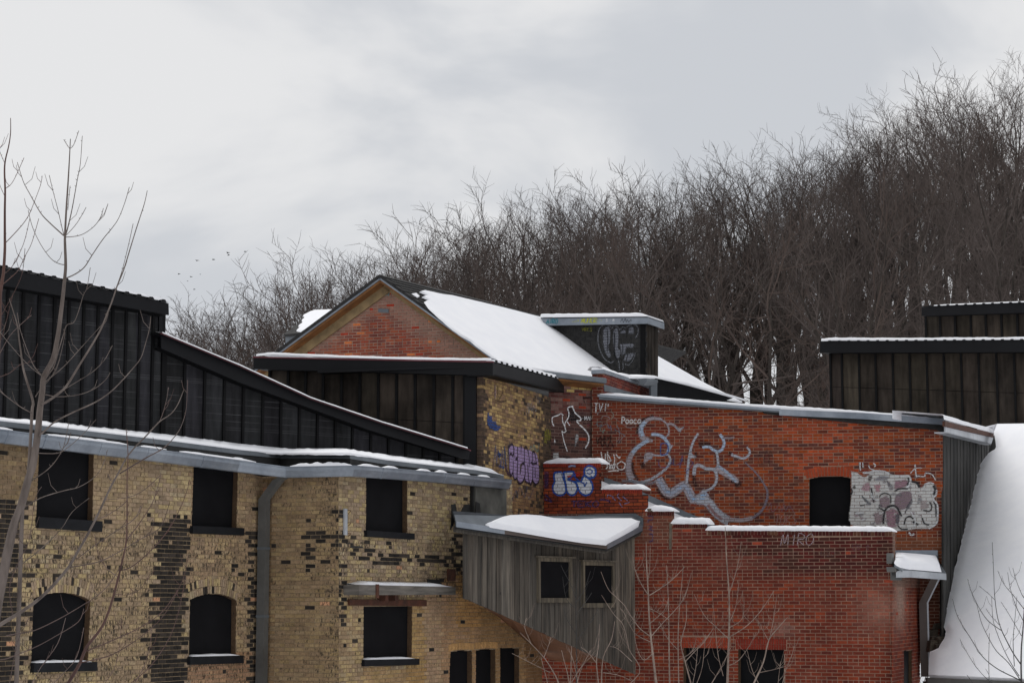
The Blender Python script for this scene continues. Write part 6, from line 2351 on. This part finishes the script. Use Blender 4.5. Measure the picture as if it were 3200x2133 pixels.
# undergrowth: nobody could count it
ub = MB()
UR = random.Random(8)
for k in range(220):
    px = UR.uniform(350, 3300)
    y = UR.uniform(66, 130)
    if px < 1700 and y < 86:
        y += 24
    if 1980 < px < 2600 and k % 3:
        continue
    x = (px - W / 2) / FPX * y
    z = hill_z(x, y) - .1
    h = UR.uniform(1.2, 4.2)
    for j in range(7):
        p = Vector((x + UR.uniform(-.5, .5), y + UR.uniform(-.5, .5), z))
        d = Vector((UR.uniform(-.45, .45), UR.uniform(-.45, .45), 1)) * h * UR.uniform(.6, 1)
        m_ = p + d * .5 + Vector((UR.uniform(-.15, .15), UR.uniform(-.15, .15), 0))
        ub.tube([p, m_, p + d], [.017, .012, .004], 3)
        for q in range(4):
            t = UR.uniform(.3, .95)
            s0 = p + d * t
            ub.tube([s0, s0 + Vector((UR.uniform(-.6, .6), UR.uniform(-.6, .6), UR.uniform(.2, .8))) * h * .28], [.009, .004], 3)
o = ub.build('undergrowth', MAT['twig_red'], None)
tag(o, 'tangled brown undergrowth between the trees on the hillside', 'undergrowth', None, 'stuff')


# houses half hidden in the wood
def hidden_house(px, py, depth, w, h, lab):
    P = at_depth(px, py, depth)
    z = hill_z(P.x, depth)
    r_ = thing('house_in_wood', lab, 'house', (P.x, depth, z))
    mb = MB()
    mb.box(Vector((P.x - w / 2, depth, z - 2)), (w, 1.2, 0), (-.5, 6, 0), (0, 0, h + 2))
    wl_ = mb.build('wall', MAT['house_wall'], r_)
    mb = MB()
    a = Vector((P.x - w / 2 - .4, depth - .4, z + h))
    mb.prism([a, a + Vector((w + .8, 1.2, 0)), a + Vector((w * .5 + .4, .6, w * .22))], Vector((-.5, 7, 0)))
    mb.build('roof', MAT['house_roof'], r_)
    for i in range(2):
        mb = MB()
        mb.box(Vector((P.x - w / 2 + w * (.22 + .36 * i), depth - .02 + 1.2 * (.22 + .36 * i), z + h * .45)), (.9, .15, 0), (0, .03, 0), (0, 0, 1.2))
        mb.build('window', MAT['board_black'], r_)


hidden_house(2625, 1000, 112, 9, 3.2, 'pinkish house half hidden behind trees above the black eave')
hidden_house(2890, 900, 124, 12, 3.0, 'grey roofed house hidden among trees higher on the slope')

# ------------------------------------------------------------------ saplings in front
SR = random.Random(21)


def stem(mb, pts, w0, w1, depth, drift=0.0, sides=6, nubs=0, to_ground=False, twigs=0):
    """a traced shoot: pixels + its own distance (drifting towards/away along its length), width in pixels"""
    q = smooth_px(pts)
    n = len(q)
    P = [at_depth(x, y, depth + drift * i / (n - 1)) for i, (x, y) in enumerate(q)]
    rad = [max(.0018, (w0 + (w1 - w0) * (i / (n - 1)) ** .8) / 2 / FPX * depth) for i in range(n)]
    if to_ground:
        g = ground_z(P[0].x, P[0].y) - .05
        d = P[0] - P[1]
        b = P[0] + Vector((d.x, 0, -abs(d.z))) * .8
        P = [Vector((b.x, b.y, g)), Vector((b.x, b.y, (g + P[0].z) / 2))] + P
        rad = [rad[0] * 1.35, rad[0] * 1.15] + rad
    mb.tube(P, rad, sides)
    for k in range(nubs):
        i = SR.randrange(n // 5, n - 1)
        p = P[i + (2 if to_ground else 0)]
        r_ = min(rad[i] * 1.3, .0035)
        v = Vector((SR.choice((-1, 1)) * SR.uniform(.5, 1), SR.uniform(-.5, .5), SR.uniform(.4, 1.2))) * (r_ * 3)
        mb.tube([p, p + v], [r_ * .6, r_ * .4], 4)
    for k in range(twigs):
        i = SR.randrange(n // 4, n - 2)
        p = P[i + (2 if to_ground else 0)]
        L = depth / FPX * SR.uniform(30, 80)
        sx = SR.choice((-1, 1))
        a = p + Vector((sx * .5, SR.uniform(-.3, .3), .55)) * L * .5
        b = a + Vector((sx * .25, SR.uniform(-.2, .2), .9)) * L * .55
        mb.tube([p, a, b], [max(.0018, rad[i] * .5), max(.0016, rad[i] * .4), .0012], 4)
    return P


def sapling(label, loc_px, depth, trunks, limbs, mat_t, mat_l, name='sapling'):
    P0 = at_depth(loc_px[0], loc_px[1], depth)
    root = thing(name, label, 'sapling', (P0.x, P0.y, ground_z(P0.x, P0.y)))
    mt, ml = MB(), MB()
    for t in trunks:
        stem(mt, t[0], t[1], t[2], depth, t[3] if len(t) > 3 else 0, 7, nubs=5, to_ground=True)
    for l_ in limbs:
        stem(ml, l_[0], l_[1], l_[2], depth, l_[3] if len(l_) > 3 else SR.uniform(-.7, .7), 5, nubs=6, twigs=l_[4] if len(l_) > 4 else (5 if depth > 25 else 2))
    mt.build('trunk', MAT[mat_t], root, True)
    ml.build('branches', MAT[mat_l], root, True)


sapling('tall grey sapling with forked trunk in front of the yellow wall', (30, 2000), 11.0,
        [([(-25, 1990), (-8, 1880), (9, 1798), (26, 1711), (44, 1637), (65, 1581), (90, 1490), (103, 1450), (117, 1359), (124, 1283), (132, 1225), (137, 1176), (165, 1122), (180, 1053), (188, 996), (197, 920), (202, 870), (205, 828), (203, 763), (203, 736), (207, 656), (213, 564), (217, 495), (220, 434)], 36, 2.5),
         ([(70, 1570), (88, 1480), (96, 1359), (100, 1283), (103, 1255), (86, 1198), (73, 1153), (65, 1099), (59, 1053), (54, 1015), (40, 968), (29, 934)], 13, 2.5, .3)],
        [([(199, 736), (153, 694), (126, 664), (92, 604), (73, 568), (54, 507)], 4.5, 1.6),
         ([(204, 738), (214, 702), (226, 648), (241, 564), (251, 511), (257, 425)], 5, 1.6),
         ([(201, 736), (195, 717), (180, 652), (165, 595), (154, 548)], 3, 1.4),
         ([(204, 736), (209, 733), (241, 696), (269, 648)], 2.6, 1.3, .2, 0),
         ([(204, 741), (237, 738), (264, 729), (295, 706), (314, 679), (323, 651)], 3, 1.3),
         ([(205, 870), (237, 855), (264, 834), (287, 798), (321, 748), (352, 710), (371, 681), (390, 633), (404, 585)], 4.5, 1.5),
         ([(204, 826), (193, 826), (170, 817), (149, 796), (124, 758), (101, 708), (88, 657)], 3.2, 1.3),
         ([(218, 465), (230, 453), (246, 409)], 2, 1.2, .1, 0), ([(218, 465), (207, 449), (200, 437)], 2, 1.2, .1, 0),
         ([(212, 656), (215, 620), (219, 581)], 1.8, 1.2, .1, 0),
         ([(128, 1262), (140, 1258), (172, 1237), (207, 1206), (245, 1145), (283, 1084), (314, 1030), (333, 984), (352, 935), (366, 893), (386, 844), (406, 779), (425, 717), (440, 671), (452, 633), (460, 596)], 9, 2, -.6),
         ([(360, 908), (370, 880), (383, 840), (402, 763), (416, 699)], 3, 1.4, 0, 1),
         ([(122, 1360), (132, 1352), (172, 1317), (230, 1287), (298, 1256), (344, 1225), (383, 1187), (413, 1153), (440, 1118), (455, 1072), (467, 1026), (471, 988)], 6.5, 1.5, -.5),
         ([(138, 1190), (150, 1170), (168, 1145), (184, 1091), (199, 1042), (209, 1015), (230, 1007), (245, 973), (260, 923), (272, 897), (282, 836)], 5, 1.5, .3),
         ([(140, 1195), (153, 1183), (199, 1145), (245, 1095), (283, 1053), (318, 1015)], 4, 1.5, .3),
         ([(131, 1233), (142, 1233), (184, 1239), (245, 1233), (295, 1214), (329, 1187), (344, 1164)], 3.5, 1.3),
         ([(190, 1222), (249, 1187), (291, 1160), (325, 1126), (341, 1099), (351, 1080)], 2.6, 1.2),
         ([(137, 1178), (107, 1145), (84, 1091), (63, 1030), (54, 977)], 4, 1.4),
         ([(100, 1290), (60, 1268), (0, 1222), (-40, 1190)], 4, 1.6),
         ([(134, 1176), (100, 1150), (60, 1110), (10, 1050), (-20, 1010)], 3, 1.4),
         ([(110, 1240), (130, 1210), (150, 1190), (180, 1140), (200, 1060), (202, 1040)], 3, 1.4),
         ([(66, 1590), (126, 1555), (196, 1533), (248, 1520), (296, 1489), (322, 1450), (336, 1405)], 4, 1.5),
         ([(30, 1790), (65, 1764), (131, 1711), (192, 1650), (226, 1598), (279, 1555)], 3.5, 1.5),
         ([(117, 1415), (180, 1415), (215, 1395), (260, 1355), (300, 1310)], 3.2, 1.3),
         ([(100, 1500), (150, 1465), (180, 1430), (200, 1390), (215, 1320)], 4, 1.5)],
        'sap_bark', 'sap_bark')
sapling('thin upright sapling at the very edge of the yellow wall', (-20, 2000), 12.0,
        [([(-30, 1800), (-20, 1500), (-10, 1200), (-2, 1000), (0, 924), (6, 880), (11, 847), (15, 782), (15, 733), (15, 656), (16, 595), (14, 534), (17, 499), (27, 457), (33, 415), (33, 369)], 17, 2.2)],
        [([(16, 760), (42, 733), (73, 698), (92, 668), (107, 631), (126, 580), (132, 550)], 3.4, 1.4),
         ([(16, 590), (34, 576), (50, 549), (75, 493)], 2.4, 1.2), ([(15, 511), (0, 476), (-12, 440)], 2, 1.2), ([(15, 614), (0, 580), (-10, 550)], 2, 1.2),
         ([(10, 857), (38, 832), (73, 763), (93, 683)], 2.8, 1.3), ([(6, 890), (30, 870), (57, 844), (77, 802), (99, 759), (121, 683)], 3.2, 1.3),
         ([(-4, 1000), (18, 960), (48, 905), (70, 850), (78, 776)], 2.6, 1.2), ([(-8, 1120), (30, 1050), (80, 1000), (98, 985)], 2.4, 1.2), ([(-8, 1090), (10, 1040), (30, 960), (40, 920)], 2.4, 1.2),
         ([(-10, 1180), (30, 1165), (62, 1140), (110, 1128)], 2.4, 1.2)],
        'sap_red', 'sap_red')
sapling('reddish sapling leaning across the yellow wall below the gutter', (190, 2180), 12.5,
        [([(190, 2170), (213, 2133), (248, 2073), (270, 2021), (314, 1964), (340, 1907), (362, 1833), (379, 1764), (394, 1694), (397, 1624), (397, 1500), (400, 1417), (394, 1340)], 13, 2.2)],
        [([(397, 1684), (436, 1633), (475, 1572), (492, 1524), (503, 1476)], 4, 1.6),
         ([(378, 1781), (414, 1768), (470, 1720), (523, 1659), (562, 1589), (584, 1533), (592, 1498)], 4, 1.6),
         ([(270, 2033), (348, 2001), (436, 1960), (501, 1916), (536, 1872), (571, 1811), (588, 1737)], 4, 1.5),
         ([(255, 2068), (331, 2051), (392, 2021), (470, 1964), (518, 1912), (557, 1842)], 4, 1.5),
         ([(360, 1855), (400, 1857), (440, 1838), (470, 1790)], 2.4, 1.2), ([(366, 1800), (330, 1770), (305, 1720), (296, 1668)], 2.4, 1.2),
         ([(330, 2130), (360, 2080), (375, 2000), (380, 1920)], 2.4, 1.3), ([(420, 2133), (450, 2080), (470, 2010), (472, 1960)], 2.4, 1.3), ([(400, 2140), (470, 2080), (530, 1990), (560, 1900), (580, 1800)], 3, 1.3)],
        'sap_red', 'sap_red')
sapling('long low branching sapling sweeping past the arched window', (-80, 2100), 10.5,
        [([(-80, 2010), (0, 1951), (57, 1916), (113, 1877), (161, 1833), (213, 1772), (244, 1720), (279, 1659), (314, 1589), (344, 1524), (368, 1480), (394, 1432), (421, 1397), (459, 1359), (498, 1317), (532, 1294), (555, 1264), (574, 1218)], 13, 2)],
        [([(375, 1478), (459, 1428), (509, 1401), (543, 1367), (566, 1332), (582, 1275), (586, 1187)], 5, 1.5),
         ([(425, 1394), (470, 1345), (500, 1313), (520, 1250), (526, 1210)], 3, 1.4),
         ([(213, 1772), (305, 1755), (370, 1724), (436, 1685), (501, 1646), (529, 1572)], 4, 1.4),
         ([(240, 1745), (300, 1700), (360, 1660), (420, 1620), (440, 1580)], 3, 1.3),
         ([(20, 1985), (52, 1979), (109, 1968), (183, 1933), (244, 1898), (305, 1859), (344, 1820), (375, 1770)], 4, 1.5),
         ([(0, 2060), (26, 2055), (109, 2021), (174, 1986), (244, 1942), (262, 1900)], 3.4, 1.4),
         ([(360, 1498), (345, 1500), (338, 1480)], 2.4, 1.2, .1, 0),
         ([(300, 1625), (350, 1600), (390, 1570), (400, 1550)], 2.2, 1.2, .1, 0),
         ([(330, 1560), (400, 1553), (450, 1530), (500, 1485)], 2.2, 1.2, .1, 0),
         ([(30, 2133), (45, 2050), (60, 1990), (90, 1930)], 3, 1.4), ([(100, 2133), (130, 2080), (180, 2010), (205, 1930)], 2.6, 1.3), ([(160, 2140), (200, 2100), (240, 2050), (262, 1960)], 2.6, 1.3),
         ([(40, 1920), (30, 1830), (60, 1750), (90, 1690), (110, 1560), (130, 1520)], 3.2, 1.3)],
        'sap_bark', 'sap_twig')
sapling('bare sapling standing before the snowy roof', (3192, 2200), 20.0,
        [([(3193, 2180), (3192, 2133), (3191, 2082), (3192, 2022), (3197, 1962), (3201, 1901), (3206, 1820), (3214, 1700)], 7, 2)],
        [([(3191, 2075), (3167, 2040), (3143, 1995), (3128, 1962), (3116, 1920), (3108, 1856), (3105, 1781), (3101, 1693)], 4.2, 1.5),
         ([(3191, 2126), (3170, 2115), (3122, 2091), (3085, 2064), (3061, 2037), (3031, 1989), (3001, 1941), (2986, 1907), (2977, 1870)], 4, 1.4),
         ([(3190, 2125), (3152, 2070), (3113, 2031), (3085, 1983), (3067, 1944), (3058, 1910), (3050, 1876)], 3.2, 1.3),
         ([(3129, 1968), (3091, 1941), (3067, 1910), (3046, 1871), (3031, 1835), (3024, 1808)], 2.8, 1.3, .2),
         ([(3185, 2110), (3165, 2080), (3140, 2034), (3116, 1977), (3103, 1932), (3099, 1862)], 3.2, 1.3),
         ([(3108, 1872), (3085, 1850), (3060, 1830)], 1.8, 1.2, .1, 0), ([(3122, 1950), (3095, 1920), (3081, 1900)], 1.8, 1.2, .1, 0),
         ([(3192, 1985), (3152, 1916), (3128, 1879)], 2.2, 1.2, .2, 0), ([(3200, 1901), (3167, 1859), (3137, 1823), (3118, 1782)], 2.6, 1.3, .2),
         ([(3199, 1940), (3176, 1895), (3158, 1841), (3149, 1787)], 2.6, 1.3, .2), ([(3203, 1870), (3192, 1853), (3175, 1810), (3165, 1773)], 2.4, 1.3, .2),
         ([(3130, 2150), (3091, 2125), (3055, 2088), (3025, 2043), (3001, 1999)], 2.4, 1.2, .2), ([(3170, 2080), (3166, 2000), (3172, 1930), (3178, 1862)], 2.8, 1.3, .2)],
        'dark_twig', 'dark_twig')
sapling('slim upright shoot with few twigs before the snowy roof', (3091, 2200), 20.5,
        [([(3091, 2190), (3091, 2133), (3090, 2052), (3092, 1977)], 2.6, 1.4)],
        [([(3090, 2105), (3080, 2088)], 1.4, 1, .05, 0), ([(3022, 2108), (3040, 2132), (3060, 2160), (3091, 2190)], 1.8, 1.6, .05, 0)], 'dark_twig', 'dark_twig')
sapling('pale twiggy sapling growing where shed and red annex meet', (2060, 2200), 31.0,
        [([(2060, 2190), (2051, 2133), (2038, 2028), (2033, 1978), (2028, 1915), (2026, 1860), (2022, 1790), (2020, 1740), (2019, 1690)], 9, 2)],
        [([(2026, 1858), (2001, 1818), (1983, 1773), (1977, 1735)], 3.2, 1.6), ([(2028, 1860), (2063, 1838), (2101, 1810), (2139, 1770)], 3, 1.5),
         ([(2034, 1988), (2001, 1963), (1976, 1930), (1951, 1890), (1926, 1865), (1900, 1838), (1878, 1785)], 3.4, 1.5),
         ([(2035, 2005), (1988, 1981), (1965, 1945), (1951, 1915), (1939, 1900)], 2.6, 1.4),
         ([(2034, 1988), (2076, 1940), (2114, 1900), (2141, 1858), (2161, 1788)], 3.2, 1.5),
         ([(2032, 1946), (2076, 1905), (2090, 1865)], 2.2, 1.3), ([(2030, 1900), (2060, 1915), (2090, 1935)], 2, 1.3), ([(2040, 2040), (2010, 2060), (1985, 2000), (1982, 1900)], 2, 1.3), ([(2024, 1815), (2030, 1780), (2032, 1700)], 2, 1.3)],
        'bush_twig', 'bush_twig')
sapling('sapling with three upright stems before the black annex window', (2120, 2200), 31.5,
        [([(2095, 2190), (2093, 2133), (2091, 2040), (2090, 1940), (2087, 1840), (2083, 1765)], 6, 1.6), ([(2122, 2190), (2121, 2133), (2119, 1990), (2124, 1890), (2136, 1765)], 5, 1.5), ([(2172, 2190), (2159, 2133), (2141, 2066), (2128, 2008), (2144, 1940), (2144, 1875)], 6, 1.5)],
        [([(2141, 2066), (2170, 2035), (2200, 2005), (2230, 1960)], 2.6, 1.3), ([(2120, 2060), (2150, 2045), (2190, 2010), (2220, 1975)], 2.4, 1.3), ([(2120, 2030), (2100, 2010), (2085, 1990), (2060, 1940)], 2.4, 1.3), ([(2165, 2133), (2175, 2080), (2180, 2020)], 2.4, 1.3), ([(2175, 2140), (2195, 2080), (2204, 1980)], 2.4, 1.3)],
        'bush_twig', 'bush_twig')
sapling('tall straight sapling between the two black annex windows', (2273, 2200), 32.0,
        [([(2272, 2190), (2273, 2133), (2277, 2016), (2279, 1941), (2278, 1848), (2270, 1740), (2268, 1690), (2266, 1645)], 9, 1.8)],
        [([(2279, 1850), (2293, 1810), (2308, 1752), (2316, 1690)], 3, 1.4), ([(2277, 1990), (2325, 1961), (2363, 1925), (2398, 1878), (2419, 1843)], 3, 1.3), ([(2276, 1994), (2238, 1958), (2200, 1920), (2169, 1855)], 3, 1.3),
         ([(2279, 1945), (2300, 1890), (2310, 1805)], 2.2, 1.2), ([(2275, 2080), (2310, 2060), (2345, 2010), (2363, 1973)], 2.6, 1.3), ([(2260, 2110), (2245, 2050), (2238, 1990), (2228, 1880)], 2.6, 1.3), ([(2220, 2140), (2258, 2075), (2285, 2020)], 3.2, 1.5), ([(2278, 1960), (2320, 1930), (2325, 1860)], 2, 1.2)],
        'bush_twig', 'bush_twig')
sapling('slanting sapling in front of the right black annex window', (2345, 2200), 31.0,
        [([(2340, 2180), (2356, 2133), (2386, 2066), (2403, 1998), (2431, 1961), (2461, 1927)], 7, 1.6)],
        [([(2404, 1998), (2416, 1940), (2428, 1858)], 2.2, 1.2), ([(2402, 2000), (2385, 1970), (2368, 1935)], 2, 1.2), ([(2372, 2100), (2420, 2090), (2455, 2080)], 2, 1.2), ([(2440, 2160), (2456, 2091), (2476, 2041), (2483, 2008)], 2.4, 1.3), ([(2370, 2133), (2350, 2090), (2335, 2030)], 2.2, 1.2), ([(2430, 2150), (2435, 2100), (2440, 2065)], 1.8, 1.2)],
        'bush_twig', 'bush_twig')
for lab, px, stems, limbs in (
        ('pale bush sprouting below the plank shed, nearest the red wall', 1880,
         [([(1874, 2190), (1870, 2133), (1864, 2066), (1870, 2016), (1873, 1948)], 5, 1.5), ([(1884, 2190), (1880, 2133), (1885, 2053), (1911, 1996), (1921, 1940)], 5, 1.4)],
         [([(1864, 2070), (1840, 2040), (1815, 2020)], 2.4, 1.3), ([(1890, 2190), (1998, 2103), (1966, 2028), (1946, 1963)], 3, 1.4), ([(1975, 2065), (1931, 2026), (1906, 2018)], 2.2, 1.2), ([(1966, 2028), (1948, 1953), (1916, 1915), (1880, 1858)], 2.4, 1.3), ([(1885, 2100), (1940, 2110), (1985, 2133)], 2, 1.3)]),
        ('pale bush sprouting under the brown floor of the shed', 1785,
         [([(1780, 2190), (1783, 2133), (1784, 2091), (1786, 2016)], 5, 1.8), ([(1790, 2190), (1775, 2110), (1762, 2060), (1755, 2030)], 4, 1.4)],
         [([(1786, 2130), (1830, 2060), (1845, 2030)], 2.6, 1.3), ([(1800, 2150), (1820, 2080), (1860, 2040)], 2.2, 1.2), ([(1810, 2150), (1800, 2100), (1790, 2060), (1775, 2020)], 2, 1.2)]),
        ('thin bush before the small black windows under the shed', 1735,
         [([(1750, 2190), (1745, 2133), (1725, 2091), (1700, 2053), (1660, 2010), (1625, 1975)], 5, 1.5), ([(1715, 2190), (1711, 2133), (1700, 2090), (1690, 2050)], 3.5, 1.4)],
         [([(1700, 2053), (1716, 2010), (1720, 1990)], 2.2, 1.2), ([(1660, 2010), (1640, 1960), (1645, 1930)], 2, 1.2), ([(1720, 2100), (1680, 2080), (1640, 2060), (1600, 2040)], 2, 1.2)]),
        ('dark feathery sapling in front of the shed windows', 1800,
         [([(1800, 2190), (1802, 2060), (1800, 1915), (1800, 1848), (1808, 1778)], 4, 1.2)],
         [([(1800, 1870), (1783, 1823), (1765, 1790), (1753, 1765)], 2, 1.1, .2, 3), ([(1801, 1880), (1825, 1843), (1845, 1783)], 2, 1.1, .2, 3), ([(1800, 1900), (1770, 1870), (1758, 1800)], 1.8, 1.1, .2, 3), ([(1800, 1920), (1830, 1880), (1850, 1850)], 1.8, 1.1, .2, 3), ([(1801, 1980), (1770, 1930), (1760, 1900)], 1.8, 1.1, .2, 3), ([(1801, 2000), (1840, 1950), (1870, 1900)], 1.8, 1.1, .2, 3)])):
    dk_ = 'feathery' in lab
    sapling(lab, (px, 2200), 30.5 if not dk_ else 32, stems, limbs, 'dark_twig' if dk_ else 'bush_twig', 'dark_twig' if dk_ else 'bush_twig', 'bush' if not dk_ else 'sapling')

# ------------------------------------------------------------------ birds
def bird(px, py, depth, sc, ang, i):
    P = at_depth(px, py, depth)
    root = thing('bird', 'small dark bird of the flock flying before the clouds', 'bird', P, 'flock of birds')
    mb = MB()
    d = Vector((math.cos(ang), math.sin(ang), -.18)).normalized()
    s_ = Vector((-d.y, d.x, 0)).normalized()
    mb.tube([P - d * .22 * sc, P - d * .12 * sc, P, P + d * .12 * sc, P + d * .2 * sc], [.015 * sc, .05 * sc, .065 * sc, .045 * sc, .012 * sc], 6)
    mb.build('body', MAT['bird'], root)
    for w_ in (-1, 1):
        m2 = MB()
        up = R.uniform(.05, .35)
        a, b = P + d * .07 * sc, P - d * .07 * sc
        c = P + s_ * w_ * .2 * sc + Vector((0, 0, up * .2 * sc))
        e = P + s_ * w_ * .42 * sc + Vector((0, 0, up * .1 * sc)) - d * .08 * sc
        m2.prism([a, c + d * .06 * sc, e, c - d * .09 * sc, b], Vector((0, 0, .012 * sc)))
        m2.build('wing', MAT['bird'], root)


for i, (x, y, s_) in enumerate(((559, 856, 1), (597, 865, .9), (586, 878, .6), (607, 904, .9), (616, 814, 1.1), (667, 811, 1.1), (712, 790, 1.2), (714, 797, 1.0), (766, 786, 1.0), (626, 857, .6))):
    bird(x, y, 150, s_ * .5, 2.6 + R.uniform(-.4, .4), i)
